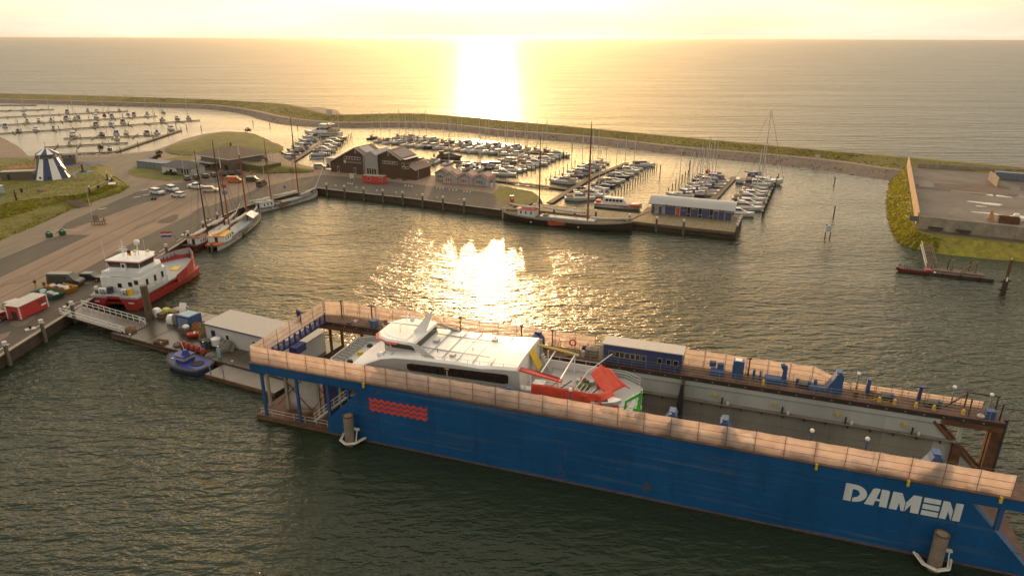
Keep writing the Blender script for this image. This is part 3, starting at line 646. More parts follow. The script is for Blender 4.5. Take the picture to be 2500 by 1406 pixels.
# guide piles with their frames: the piles stand in the harbour bed
for k, (a, b, lab) in enumerate(((15.0, -1.15, 'rusty hollow mooring pile beside the red wave mark'), (79.4, -1.35, 'rusty hollow mooring pile below the white lettering'))):
    x, y, _ = dw(a, b); p = thing('mooring_pile', lab, 'pile', (x, y, -2), TH, 'guide piles of the dry dock')
    MB().tube((0, 0, 0), (0, 0, 6.1), .62, n=16).build('pile_tube', RUST if 0 else mat('pile_steel', (.20, .165, .125), .8, vary=.35, scale=.9, dirt=(.12, .06, .03), dirt_amt=.6), p, smooth=True)
    MB().lathe([(.66, 6.0), (.66, 6.12), (.5, 6.12), (.5, 6.0)], (0, 0, 0), 16).build('rim', RUST, p)
    f = MB(); q = [(-1.6, 1.05), (-1.1, -.5), (0, -1.1), (1.1, -.5), (1.6, 1.05)]
    for u, v in zip(q, q[1:]): f.tube((a + u[0], b + u[1], .62), (a + v[0], b + v[1], .62), .14, n=5); f.tube((a + u[0] * .85, b + u[1] * .85, .68), (a + v[0] * .85, b + v[1] * .85, .68), .07, n=4)
    f.tube((a + 1.0, b - .3, .6), (a + 1.0, b + .2, 2.1), .07, n=4); f.box((a + .7, b + .3, 2.15), (1.1, .35, .18))
    f.build('pile_guide', DIRTYW, dock)
# wind flag on the far-left corner
f = thing('flag', 'limp blue flag on a short pole by the white shed roof', 'flag', dw(-.35, 11.2, 8.0), TH)
MB().tube((0, 0, 0), (0, 0, 3.4), .05, n=5).build('flag_pole', DARK, f)
drape('flag_cloth', (.05, 0, 0), (.5, .1, 0), 1.4, 3.2, mat('flag_blue', (.03, .03, .22), .8), f, amp=.12, n=6, seed=9)

# ------------------------------------------------------------------ catamaran ferry standing in the dock (x runs aft from the bow)
FX, FY, _ = dw(9.2, 8.6)
ferry = thing('catamaran_ferry', 'white fast catamaran ferry with grey sides sitting inside the dry dock', 'ferry', (FX, FY, 0), TH)
FWHITE = mat('ferry_white', (.78, .77, .74), .35, vary=.04, scale=.4, dirt=(.6, .58, .53), dirt_amt=.4)
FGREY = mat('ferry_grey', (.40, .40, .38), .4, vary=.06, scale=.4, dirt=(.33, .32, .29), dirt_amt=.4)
TARPR = mat('red_tarpaulin', (.66, .075, .035), .6, vary=.16, scale=.9)
def demihull(y):
    S = []
    for x, w, zk in ((-.6, .04, 4.6), (2, .7, 2.4), (6, 1.2, 1.6), (14, 1.5, 1.4), (30, 1.5, 1.5), (39.5, 1.4, 1.9)):
        S.append([(x, y, zk), (x, y - w * .8, zk + 1.2), (x, y - w, 4.9), (x, y + w, 4.9), (x, y + w * .8, zk + 1.2)])
    MB().loft(S).build('demihull', RED, ferry, smooth=True)
demihull(-3.2); demihull(3.2)
roofz = [(3.2, 8.05), (4.6, 8.45), (6.2, 9.3), (8.0, 10.15), (10.0, 10.6), (13, 10.85), (18, 11.05), (21.5, 11.05), (23.6, 11.35), (26.0, 11.55)]
def rz_at(x):
    for (a, z0), (b, z1) in zip(roofz, roofz[1:]):
        if a <= x <= b: return z0 + (z1 - z0) * (x - a) / (b - a)
    return roofz[0][1] if x < 3 else roofz[-1][1]
S = []
for x, zt in roofz:
    hw = 4.75 if x > 4 else 4.2
    S.append([(x, -hw, 5.2), (x, -hw, zt - .3), (x, -hw + .3, zt - .06), (x, -1.8, zt + .08), (x, 1.8, zt + .08), (x, hw - .3, zt - .06), (x, hw, zt - .3), (x, hw, 5.2)])
MB().loft(S).build('superstructure', FWHITE, ferry, smooth=True)
MB().b2(-.2, 39.4, -4.6, 4.6, 4.9, 5.2).build('wet_deck', FGREY, ferry)
for s in (-1, 1):   # side plating, shade mixed into its grey paint, with the sweeping top edge
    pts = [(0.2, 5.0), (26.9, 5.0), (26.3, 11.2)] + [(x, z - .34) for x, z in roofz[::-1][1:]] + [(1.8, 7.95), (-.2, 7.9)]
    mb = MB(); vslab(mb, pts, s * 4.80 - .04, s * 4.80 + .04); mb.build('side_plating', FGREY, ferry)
    w = [(12.0, 9.0), (24.4, 9.3), (25.0, 9.45), (25.05, 10.35), (24.8, 10.55), (12.2, 9.95), (11.7, 9.8), (11.7, 9.2)]
    mb = MB(); vslab(mb, w, s * 4.87 - .04, s * 4.87 + .02); win = mb.build('saloon_window', GLASS, ferry)
    for k in range(1, 8):
        x = 11.8 + k * 1.66; MB().b2(x - .03, x + .03, s * 4.90 - .012, s * 4.90 + .012, 9.05 + .02 * k, 9.95 + .06 * k).build('mullion', DARK, win)
# foredeck with bulwark and gear
MB().prism([(-.3, -3.4), (1.4, -4.6), (4.4, -4.7), (4.4, 4.7), (1.4, 4.6), (-.3, 3.4)], 7.0, 7.35).build('foredeck', FGREY, ferry)
bw = MB(); q = [(4.6, -4.68), (1.4, -4.6), (-.3, -3.4), (-.3, 3.4), (1.4, 4.6), (4.6, 4.68)]
for a, b in zip(q, q[1:]): bw.slab([(*a, 7.0), (*b, 7.0), (*b, 8.0), (*a, 8.0)], .12)
bw.build('bulwark', FGREY, ferry)
for k in range(9): MB().box((.6, -3.2 + .8 * k, 7.6), (1.2, .06, .5)).build('bulwark_stay', FGREY, ferry)
for y in (-2.6, 0, 2.6): MB().box((2.0, y, 7.55), (.7, .5, .4), taper=.8).build('deck_hatch', DARK if y else YELLOW, ferry)
# wheelhouse
plan = [(6.6, -1.6), (6.6, 1.6), (7.4, 2.8), (8.6, 3.3), (12.0, 3.3), (12.0, -3.3), (8.6, -3.3), (7.4, -2.8)]
def ring(sc, dx, z): return [(9.3 + (x - 9.3) * sc + dx, y * sc, z) for x, y in plan]
MB().loft([ring(1.0, .2, 9.2), ring(1.0, .2, 10.95)]).build('wheelhouse_base', FGREY, ferry)
wg_ = MB().loft([ring(.97, .15, 10.95), ring(1.02, -.1, 11.75)]).build('wheelhouse_glazing', GLASS, ferry)
for (x, y) in plan:
    MB().tube((9.3 + (x - 9.3) * .985 + .15, y * .985, 10.95), (9.3 + (x - 9.3) * 1.035 - .1, y * 1.035, 11.76), .055, n=4).build('window_post', FWHITE, wg_)
MB().loft([ring(1.10, -.15, 11.76), ring(1.12, -.15, 11.9), ring(1.06, -.1, 12.15)]).build('wheelhouse_roof', FWHITE, ferry, smooth=False)
fr = [(5.9, -1.9), (5.9, 1.9), (6.8, 3.25), (8.5, 3.85), (9.9, 3.95), (9.9, -3.95), (8.5, -3.85), (6.8, -3.25)]
MB().loft([[(x - .12, y * 1.0, 11.72) for x, y in fr], [(x + .55, y * .86, 12.14) for x, y in fr]]).build('red_visor', mat('visor_red', (.62, .07, .035), .4, vary=.06), ferry)
MB().loft([[(x + .75, y * .84, 12.08) for x, y in fr], [(x + 1.0, y * .76, 12.2) for x, y in fr]]).build('wheelhouse_roof_cap', FWHITE, ferry)
for s in (-1, 1):
    MB().slab([(11.2, s * 3.5, 12.0), (12.6, s * 3.5, 12.0), (15.4, s * 4.3, 10.85), (14.0, s * 4.3, 10.8)], .1).build('roof_strut', FGREY, ferry)
# mast with raked pylon, radar arm, antennas
MB().loft([[(10.4, -.35, 12.1), (12.0, -.35, 12.1), (12.0, .35, 12.1), (10.4, .35, 12.1)], [(12.9, -.1, 15.2), (13.2, -.1, 15.2), (13.2, .1, 15.2), (12.9, .1, 15.2)]]).build('mast', FWHITE, ferry)
MB().loft([[(6.6, -.1, 12.75), (6.7, .1, 12.75), (6.7, .1, 12.85), (6.6, -.1, 12.85)], [(11.6, -.3, 12.9), (11.6, .3, 12.9), (11.6, .3, 13.15), (11.6, -.3, 13.15)]]).build('radar_platform', FWHITE, ferry)
MB().box((10.0, 0, 13.95), (2.6, .12, .14), rz=.25).box((10.2, 0, 13.6), (.4, .4, .5)).build('radar_scanner', FWHITE, ferry)
for x, y, h in ((8.6, 1.5, 1.2), (9.0, -1.2, 1.0), (8.2, .6, .8)): MB().tube((x, y, 12.1), (x, y, 12.1 + h), .035, n=4).build('antenna', FGREY, ferry)
MB().b2(13.2, 13.9, -.4, .4, 11.0, 11.35).build('roof_hatch', FGREY, ferry)
for x, y in ((16, 2.2), (19, -1.0), (21.5, 3.2), (15, -2.8)): MB().tube((x, y, 11), (x, y, 11.5), .05, n=5).build('vent_pipe', DARK, ferry)
MB().b2(22.55, 22.63, -4.4, 4.4, 11.2, 11.27).build('roof_gutter', FGREY, ferry)
lt = text_mesh('1DDP4UO', .55, mat('faded_lettering', (.5, .48, .45), .6), .01, spacing=1.2)
lo = link('roof_lettering', lt, ferry); lo.location = (18.4, 1.3, 11.14); lo.rotation_euler = (0, 0, math.pi)
for k in range(6): MB().b2(14.2 + 2.0 * k, 14.23 + 2.0 * k, -4.3, 4.3, 10.98 + .018 * k, 11.16).build('roof_seam', FGREY, ferry)
for y in (-2.2, 2.2): MB().b2(12.6, 25.6, y - .012, y + .012, 11.0, 11.155).build('roof_seam', FGREY, ferry)
for x, y in ((17.2, -3.2), (20.6, 2.6), (24.2, -2.4), (24.6, 3.0)): MB().box((x, y, 11.2), (.7, .7, .22), taper=.85).build('roof_vent', FGREY, ferry)
for s in (-1, 1): railing(ferry, (13.6, s * 4.45, 10.7), (25.8, s * 4.45, 11.3), h=.45, bars=1, m=STEEL, r=.018, step=1.5)
for k in range(7): MB().box((32.0 + .55 * k, 1.6 + .5 * math.sin(k * 2.1), 7.75), (.5, .6, .5 + .2 * (k % 3)), rz=k * .7).build('deck_box', (DIRTYW, RED, DARK, FGREY)[k % 4], ferry)
for k in range(5): MB().tube((29 + 1.3 * k, -.6, 7.55), (29.8 + 1.3 * k, 1.8, 7.55), .05, n=4).build('hose', (ORANGE, DARK, YELLOW)[k % 3], ferry)
# inflatable-raft canisters: ribbed white drums on cradles
def raft(x, y, z, n=4, L_=2.0, r=.42, parent=ferry):
    prof = []
    for k in range(n * 2 + 1): prof.append((r * (1.0 if k % 2 else .93), L_ * k / (n * 2)))
    o = MB().lathe([(.05, 0)] + prof + [(.05, L_)], (0, 0, 0), 12).build('life_raft', FWHITE, parent, smooth=False)
    o.rotation_euler = (0, R(90), 0); o.location = (x, y, z + r + .15)
    for u in (.35, .8): MB().box((0, 0, L_ * u), (.9, .7, .08)).build('cradle', DIRTYW, o)
raft(7.2, -4.0, 9.55, 5, 2.6, .36); raft(26.3, -4.3, 8.2)
# aft deck, stern bulwarks, arches, ladder, yellow shelters
MB().prism([(26, -4.6), (37.5, -4.6), (39.6, -3.2), (39.6, 3.2), (37.5, 4.6), (26, 4.6)], 7.2, 7.5).build('aft_deck', FGREY, ferry)
MB().prism([(26, -4.75), (37.6, -4.75), (39.8, -3.3), (39.8, 3.3), (37.6, 4.75), (26, 4.75)], 5.2, 7.2).build('stern_body', FWHITE, ferry)
for s, m in ((1, FWHITE), (-1, FWHITE)):
    MB().slab([(26.2, s * 4.6, 7.5), (34.0, s * 4.6, 7.5), (34.0, s * 4.6, 8.5), (26.2, s * 4.6, 8.6)], .1).build('bulwark', m, ferry)
railing(ferry, (33.8, 4.55, 7.5), (37.4, 4.55, 7.5), h=1.1, m=WHITE); railing(ferry, (37.4, 4.55, 7.5), (39.4, 3.2, 7.5), h=1.1, m=WHITE)
railing(ferry, (27, 4.6, 8.6), (34, 4.6, 8.6), h=.5, bars=1, m=WHITE); railing(ferry, (28.2, -1.5, 7.5), (34.0, -1.5, 7.5), h=1.1, m=DARK, r=.02)
for y, m in ((-3.6, RED), (3.9, mat('faded_yellow', (.42, .30, .06), .6, vary=.2))):
    MB().slab([(25.9, y - .3, 10.9), (30.6, y - .3, 10.35), (31.2, y, 10.05), (31.2, y + .5, 10.05), (30.6, y + (.5 if y < 0 else .15), 10.4), (25.9, y + (.5 if y < 0 else .15), 10.95)], .14).build('canopy_beam', m, ferry)
    for x in (27.4, 30.9): MB().tube((x, y, 7.5), (x, y, 10.2), .09, n=5).build('canopy_post', FWHITE, ferry)
mbx = MB(); mbx.tube((30.9, -3.6, 10.1), (30.9, 3.9, 10.1), .08, n=5); mbx.tube((28.4, -3.6, 10.35), (28.4, 3.9, 10.35), .08, n=5); mbx.build('canopy_frame', FWHITE, ferry)
MB().slab([(26.05, .2, 11.3), (27.2, .2, 9.0), (27.2, 2.0, 9.0), (26.05, 2.0, 11.3)], .08).build('yellow_screen', YELLOW, ferry)
ld = MB(); 
for k in range(7): ld.box((26.9 + .18 * k, 3.0, 9.9 - .34 * k), (.25, .9, .05))
ld.tube((26.7, 2.55, 10.1), (28.2, 2.55, 7.6), .05, n=4).tube((26.7, 3.45, 10.1), (28.2, 3.45, 7.6), .05, n=4); ld.build('ladder', FGREY, ferry)
MB().b2(27.0, 30.8, -4.3, -2.6, 7.5, 8.3).build('red_bench', RED, ferry)
MB().b2(27.2, 28.6, -2.4, -1.0, 7.5, 8.5).build('engine_hatch', FWHITE, ferry)
# red tarpaulins: a hanging curtain and a peaked tent over the stern crane
tc_ = thing('red_tarpaulin', 'red tarpaulin curtain hung along the ferry stern rail', 'tarpaulin', (FX, FY, 0), TH)
drape('curtain', (27.9, -4.95, 0), (34.4, -4.95, 0), 8.0, 10.05, TARPR, tc_, amp=.16, n=30, seed=5)
drape('curtain', (33.8, -5.0, 0), (36.2, -5.0, 0), 8.6, 10.0, TARPR, tc_, amp=.12, n=12, seed=8)
tt = thing('red_tent', 'peaked red tarpaulin tent over the ferry stern ramp', 'tarpaulin', (FX, FY, 0), TH)
def tarp_slab(pts, seed, nx=10, ny=10, amp=.12):
    rnd = random.Random(seed); p = [Vector(q) for q in pts]; P, F = [], []
    nn = (p[1] - p[0]).cross(p[3] - p[0]).normalized(); ph = [rnd.uniform(0, 6) for _ in range(3)]
    for i in range(ny + 1):
        for j in range(nx + 1):
            u, v = j / nx, i / ny; q = (p[0] * (1 - u) + p[1] * u) * (1 - v) + (p[3] * (1 - u) + p[2] * u) * v
            q = q + nn * amp * (math.sin(8 * u + ph[0] + 2 * v) * .6 + math.sin(5 * v + ph[1]) * .5)
            P.append(tuple(q))
    for i in range(ny):
        for j in range(nx): c = i * (nx + 1) + j; F.append((c, c + 1, c + nx + 2, c + nx + 1))
    o = MB().add(P, F).build('tent_panel', TARPR, tt, smooth=True); s = o.modifiers.new('thickness', 'SOLIDIFY'); s.thickness = .02
tarp_slab([(34.2, -1.9, 10.9), (35.0, .3, 11.2), (37.8, .2, 8.6), (36.4, -2.8, 8.8)], 1)
tarp_slab([(35.0, .3, 11.0), (36.2, 1.3, 10.1), (38.6, .5, 8.4), (37.8, .2, 8.7)], 2)
tarp_slab([(35.6, -5.0, 10.0), (36.9, -2.6, 9.6), (38.6, -4.2, 7.4), (36.8, -5.3, 7.2)], 3)
tarp_slab([(33.6, -5.1, 9.6), (35.7, -4.9, 10.1), (37.0, -5.3, 7.6), (36.2, -5.3, 7.6)], 4)
pf = MB(); 
for k in range(7): pf.tube((32.4 + .5 * k, -3.6 + .1 * k, 8.7 - .05 * k), (33.0 + .45 * k, -1.6 - .05 * k, 9.3 - .1 * k), .04, n=4)
pf.tube((34.0, -1.8, 11.3), (32.3, -3.6, 8.5), .06, n=4); pf.tube((34.1, -1.6, 11.2), (36.2, .6, 12.6), .05, n=4); pf.build('tent_frame', FWHITE, tt)
# rescue boat and heap of gear on the aft deck
rb = thing('rescue_boat', 'small white rescue boat on the ferry stern under the red tent', 'boat', (*dw(45.6, 4.4)[:2], 8.3), TH + .35)
S = [[(x, -w, .75), (x, -w * .7, .2), (x, 0, zk), (x, w * .7, .2), (x, w, .75)] for x, w, zk in ((-1.6, .7, 0), (0, .8, 0), (1.2, .6, .05), (2.0, .06, .5))]
MB().loft(S).build('hull', WHITE, rb, smooth=True); MB().box((-.4, 0, .8), (1.5, 1.1, .12)).build('seat', DARK, rb)
MB().lathe([(.9, 0), (.7, .5), (.05, .6)], (*dw(42.2, 9.4)[:2], 7.5), 10).build('net_heap', mat('green_net', (.10, .16, .05), .9, vary=.4, scale=3), None)
bpy.data.objects['net_heap']['label'] = 'green heap of netting on the ferry aft deck'; bpy.data.objects['net_heap']['category'] = 'net'

# ------------------------------------------------------------------ green knuckle-boom crane on the near deck
cr = thing('deck_crane', 'bright green folding crane on a blue pedestal beside the red tent', 'crane', dw(49.8, 1.5, ZD), TH); cr.scale = (.86, .86, .86)
MB().tube((0, 0, 0), (0, 0, 2.0), .34, n=10).build('pedestal', BLUE2, cr)
MB().b2(-.5, .5, -.45, .45, 2.0, 2.5).build('slew_base', GREEN, cr)
def boom(name, p0, p1, w0, w1):
    a, b = Vector(p0), Vector(p1); d = (b - a).normalized(); side = Vector((0, 1, 0)); up = side.cross(d)
    def sec(c, w): return [tuple(c + side * w * sx + up * w * sz) for sx, sz in ((-.7, -1), (.7, -1), (.7, 1), (-.7, 1))]
    return MB().loft([sec(a, w0), sec(b, w1)]).build(name, GREEN, cr)
boom('boom', (.1, 0, 2.4), (.3, 0, 4.6), .22, .19); boom('boom', (.3, 0, 4.5), (-1.5, 0, 3.0), .19, .16); boom('boom', (-1.45, 0, 3.1), (-1.75, 0, .2), .16, .12)
MB().tube((.35, .35, 2.6), (-.7, .35, 3.9), .09).tube((-.6, .35, 3.6), (-1.6, .35, 1.8), .08).build('ram', WHITE, cr)
MB().tube((.3, 0, 4.6), (.3, 0, 4.9), .06, n=5).build('boom_pin', DARK, cr)
MB().box((-1.75, 0, .0), (.5, .4, .5)).build('hook_block', WHITE, cr)

# ------------------------------------------------------------------ people
def person(name, label, loc, rz, h=1.75, top=(.5, .5, .5), legs=(.05, .05, .08), arm=.25, lean=0., hair=(.05, .03, .02), group=None, bend=.25, feet=.14):
    """one continuous skinned body; clothing colours come from a height ramp in the material's object space, hair and shoes are children"""
    t = thing(name, label, 'person', loc, rz, group); k = h / 1.75
    V = [(0, 0, .95), (0, lean * .35, 1.2), (0, lean * .8, 1.42), (0, lean, 1.52), (0, lean * 1.1 + .01, 1.66)]
    E_ = [(0, 1), (1, 2), (2, 3), (3, 4)]; rad = [.16, .15, .17, .06, .10]
    for s in (-1, 1):
        b = len(V); V += [(s * .09, 0, .9), (s * feet * .8, .04 * s + .03, .5), (s * feet, .02 * s - .03, .07), (s * feet, .13 + .02 * s, .04)]; rad += [.10, .075, .055, .05]
        E_ += [(0, b), (b, b + 1), (b + 1, b + 2), (b + 2, b + 3)]
        b = len(V); V += [(s * .19, lean * .8, 1.41), (s * .25, lean * .7 + .02, 1.14), (s * .22, lean * .6 + arm, .95 + arm * .5), (s * .21, lean * .6 + arm + .07, .93 + arm * .55)]; rad += [.075, .055, .045, .04]
        E_ += [(2, b), (b, b + 1), (b + 1, b + 2), (b + 2, b + 3)]
    me = bpy.data.meshes.new('body'); me.from_pydata([(x * k, y * k, z * k) for x, y, z in V], E_, [])
    o = link('body', me, t); md = o.modifiers.new('skin', 'SKIN'); me.skin_vertices
    for i, r in enumerate(rad): me.skin_vertices[0].data[i].radius = (r * k, r * k)
    me.skin_vertices[0].data[0].use_root = True
    sb = o.modifiers.new('sub', 'SUBSURF'); sb.levels = 1; sb.render_levels = 1
    m = bpy.data.materials.new('clothing'); m.use_nodes = True; nt = m.node_tree; b = nt.nodes['Principled BSDF']; b.inputs['Roughness'].default_value = .85
    tc = nt.nodes.new('ShaderNodeTexCoord'); sp = nt.nodes.new('ShaderNodeSeparateXYZ'); rp = nt.nodes.new('ShaderNodeValToRGB'); dv = nt.nodes.new('ShaderNodeMath'); dv.operation = 'DIVIDE'; dv.inputs[1].default_value = 2.
    nt.links.new(tc.outputs['Object'], sp.inputs[0]); nt.links.new(sp.outputs[2], dv.inputs[0]); nt.links.new(dv.outputs[0], rp.inputs[0]); nt.links.new(rp.outputs[0], b.inputs['Base Color'])
    rp.color_ramp.interpolation = 'CONSTANT'; el_ = rp.color_ramp.elements; el_[0].color = (.03, .03, .03, 1); el_[1].position = .05 * k; el_[1].color = (*legs, 1)
    e = el_.new(.48 * k); e.color = (*top, 1); e = el_.new(.755 * k); e.color = (.45, .26, .18, 1); me.materials.append(m)
    MB().ball((0, (lean * 1.1 + .0) * k, 1.70 * k), .105 * k, 8, 6).build('hair', mat('hair_%s' % str(hair), hair, .8), t, smooth=True)
    return t
person('person', 'worker in white and red standing on the far dock deck beside the lifebuoy', dw(41.0, 16.3, ZD), TH + 2.6, 1.8, (.55, .50, .47), (.05, .06, .14), .18, .08, (.45, .05, .04))

# ------------------------------------------------------------------ work pontoons, gangway and gear beside the dock
PONT = mat('wet_pontoon_deck', (.062, .050, .035), .28, vary=.35, scale=.35, dirt=(.022, .018, .013), dirt_amt=.8)
pont = thing('work_pontoon', 'long wet steel work pontoon between the quay gangway and the dry dock', 'pontoon', (-67.4, 105.1, 0), -.44)
# local x along the pontoon's near edge, y away from the camera
MB().b2(0, 38, 0, 13.2, -.6, 1.0).build('pontoon_hull', PONT, pont)
MB().b2(-.05, 38.05, -.12, 0, .55, .95).build('fender_beam', WOODD, pont); MB().b2(-.05, 38.05, -.12, 0, .1, .4).build('fender_beam', RUST, pont)
for k in range(6): MB().b2(6 * k + 2, 6 * k + 2.06, .1, 13, 1.0, 1.03).build('deck_seam', RUST, pont)
for x in (4.0, 11.4, 20.6, 27): MB().lathe([(.12, 0), (.12, .3), (.2, .3), (.2, .36)], (x, .5, 1.0), 8).build('bollard', DIRTYW, pont)
def onp(x, y, z=1.0):
    c, s = math.cos(-.44), math.sin(-.44); return (-67.4 + x * c - y * s, 105.1 + x * s + y * c, z)
brg = thing('steel_barge', 'flat brown steel barge moored beside the blue tug', 'barge', (-45.4, 91.1, 0), -.44)
MB().b2(0, 13.5, -.4, 4.4, -.5, .8).build('barge_hull', PONT, brg); MB().b2(-.04, 13.5, -.5, -.4, .3, .78).build('rust_edge', RUST, brg)
MB().b2(.3, .42, .2, .32, .8, 2.0).build('rail_post', STEEL, brg); MB().b2(3.0, 3.12, .2, .32, .8, 2.0).build('rail_post', STEEL, brg)
# gangway from the quay down to the pontoon
gw = thing('gangway', 'sloping steel gangway with white handrails from quay to work pontoon', 'gangway', (-78.6, 112.6, 0), -.40)
def gz(x): return 2.1 - 1.0 * x / 16.5
MB().slab([(0, -2.1, gz(0)), (16.5, -2.1, gz(16.5)), (16.5, 2.1, gz(16.5)), (0, 2.1, gz(0))], .3).build('walkway', PONT, gw)
for y in (-2.05, 2.05):
    mb = MB()
    for k in range(12): x = .3 + 15.6 * k / 11; mb.tube((x, y, gz(x)), (x, y, gz(x) + 1.15), .05, n=4)
    for h in (.6, 1.15): mb.tube((.3, y, gz(.3) + h), (15.9, y, gz(15.9) + h), .05, n=4)
    mb.tube((14.5, y, gz(14.5) + 1.1), (15.9, y, gz(15.9) + .1), .05, n=4); mb.tube((1.7, y, gz(1.7) + .1), (.3, y, gz(.3) + 1.1), .05, n=4)
    mb.build('handrail', WHITE, gw)
p = tag(MB().tube((-64, 111.3, -2), (-64, 111.3, 7.2), .62, n=10).build('steel_pile', mat('brown_pile', (.10, .07, .045), .8, vary=.3, scale=.6, dirt=(.16, .07, .03), dirt_amt=.5)), 'tall square brown pile standing between the pontoon and red vessel', 'pile')
# sacks, crates and skips on the pontoon
def bag(x, y, w, d, h, m, name, label, cat, rz=0., seed=1, squash=.85):
    rnd = random.Random(seed); S = []
    for k in range(6):
        t = k / 5; r = .86 + .14 * math.sin(math.pi * min(1, t * 1.25)) - (.22 if k == 5 else 0)
        S.append([(w / 2 * r * math.copysign(abs(math.cos(a)) ** .5, math.cos(a)) * rnd.uniform(.95, 1.05), d / 2 * r * math.copysign(abs(math.sin(a)) ** .5, math.sin(a)) * rnd.uniform(.95, 1.05), h * t) for a in [2 * math.pi * (i + .5) / 12 for i in range(12)]])
    o = MB().loft(S).build(name, m, None, smooth=True); o.location = onp(x, y); o.rotation_euler = (0, 0, -.44 + rz); return tag(o, label, cat)
bag(.2 + .6, 8.4, 1.5, 1.4, 1.5, WHITE, 'bulk_bag', 'plump white bulk bag at the pontoon end beside the brown pile', 'bag', seed=2)
bag(1.6, 9.7, 1.7, 1.4, 1.2, mat('yellow_green_sheet', (.42, .42, .05), .7, vary=.3, scale=2), 'covered_crate', 'crate under a yellow green cover behind the white bulk bag', 'crate', seed=3)
def crate(x, y, w, d, h, label, m=WOOD, name='wooden_crate', rz=0., slats=4, z=1.0):
    t = thing(name, label, 'crate', onp(x, y, z), -.44 + rz)
    MB().b2(-w / 2 + .05, w / 2 - .05, -d / 2 + .05, d / 2 - .05, .06, h - .05).build('body', m, t)
    for k in range(slats):
        z0 = .05 + (h - .1) * k / slats; z1 = z0 + (h - .1) / slats * .82
        MB().b2(-w / 2, w / 2, -d / 2 - .02, -d / 2 + .04, z0, z1).build('slat', m, t); MB().b2(-w / 2 - .02, -w / 2 + .04, -d / 2, d / 2, z0, z1).build('slat', m, t)
    return t
crate(2.2, 8.3, 1.4, 1.1, 1.0, 'grey wooden crate right of the white bulk bag'); crate(3.6, 9.6, 1.5, 1.2, 1.1, 'slatted pale crate below the tilted white board')
b_ = tag(MB().slab([(0, 0, 0), (1.9, 0, .3), (1.9, .5, 1.6), (.2, .5, 1.4)], .05).build('white_board', WHITE), 'tilted white board leaning on crates behind the pontoon', 'board'); b_.location = onp(2.6, 11.2, 1.4); b_.rotation_euler = (0, 0, -.44)
bag(5.6, 7.4, 1.6, 1.4, 1.5, WHITE, 'bulk_bag', 'leaning white bulk bag left of the brown canvas bale', 'bag', rz=.3, seed=5)
bag(6.9, 7.6, 1.7, 1.5, 1.8, mat('canvas', (.16, .135, .11), .9, vary=.25, scale=2), 'canvas_bale', 'brown canvas covered bale between white bag and net heap', 'bale', seed=6)
NETB = mat('old_net', (.17, .15, .125), .95, vary=.4, scale=3, bump=.6, bscale=9)
def heap(x, y, r, h, m, label, seed, name='net_heap', cat='net', z=1.0, world=None):
    rnd = random.Random(seed); S = []
    for k in range(6):
        t = k / 5; rr = math.cos(t * math.pi / 2) * .98 + .02
        S.append([(r * rr * math.cos(a) * rnd.uniform(.8, 1.15), r * rr * math.sin(a) * rnd.uniform(.8, 1.15), h * math.sin(t * math.pi / 2) * rnd.uniform(.85, 1.1)) for a in [2 * math.pi * i / 13 for i in range(13)]])
    o = MB().loft(S).build(name, m, None); o.location = world or onp(x, y, z); return tag(o, label, cat)
heap(7.2, 9.9, 1.7, 1.9, NETB, 'tall grey heap of fishing net left of the blue container', 11)
heap(9.0, 6.9, 1.0, 1.0, NETB, 'low tangle of netting in front of the blue container', 12)
heap(12.4, 6.8, 1.2, 1.6, mat('orange_gear', (.20, .085, .03), .9, vary=.5, scale=3), 'heap of rusty orange fishing gear right of the blue container', 13)
for k, (x, y) in enumerate(((8.4, 9.0),)):
    o = MB().ball((0, 0, .55), .5).build('red_buoy', RED, None, smooth=True); o.location = onp(x, y); tag(o, 'red buoy beside the white pole behind the net heap', 'buoy')
o = tag(MB().tube((0, 0, 0), (2.2, 0, 1.9), .06, n=5).build('white_pole', WHITE), 'white pole leaning over the pontoon left of the container', 'pole'); o.location = onp(8.2, 10.4, 1.8); o.rotation_euler = (0, 0, math.pi - .3)
ct = thing('blue_container', 'small blue steel container with white lettered side on the pontoon', 'container', onp(10.1, 7.4), -.44)
MB().b2(-1.5, 1.5, -1.3, 1.3, .1, 2.5).build('container_body', BLUE2, ct)
for k in range(6): MB().b2(-1.53, -1.5, -1.2 + .4 * k, -1.05 + .4 * k, .2, 2.4).build('rib', BLUE2, ct)
for k in range(5): MB().b2(-1.2, 1.2, -1.325, -1.30, .45 + .36 * k, .52 + .36 * k).build('marking', DIRTYW, ct)
for x in (-1.46, 1.46): MB().b2(x - .07, x + .07, -1.36, -1.22, 0, 2.56).build('corner_post', BLUE2, ct)
MB().b2(-1.3, 1.3, -1.1, 1.1, 2.5, 2.56).build('container_roof', mat('pale_blue_roof', (.2, .32, .38), .5, vary=.3, scale=1.2), ct)
for k, (x, y, h, m, lb) in enumerate(((11.8, 5.2, 1.1, WOOD, 'wooden crate with a white sack in front of the blue container'),)): crate(x, y, 1.3, 1.2, h, lb)
bag(11.8, 5.2, 1.0, .9, .5, WHITE, 'white_sack', 'small white sack lying on the wooden crate', 'sack', seed=8); bpy.data.objects['white_sack'].location = onp(11.8, 5.2, 2.1)
db = thing('red_dinghy', 'small red dinghy lying upright on the pontoon', 'dinghy', onp(14.3, 4.9), .35)
S = [[(x, -w, .8), (x, -w * .75, .3), (x, 0, zk), (x, w * .75, .3), (x, w, .8)] for x, w, zk in ((-1.3, .5, .12), (-.4, .7, .05), (.6, .6, .08), (1.4, .05, .6))]
MB().loft(S).build('hull', RED, db, smooth=True); MB().b2(-.9, .6, -.4, .4, .80, .84).build('inside', mat('dinghy_inside', (.3, .04, .03), .7), db); MB().b2(-.3, -.05, -.5, .5, .84, .9).build('thwart', DIRTYW, db)
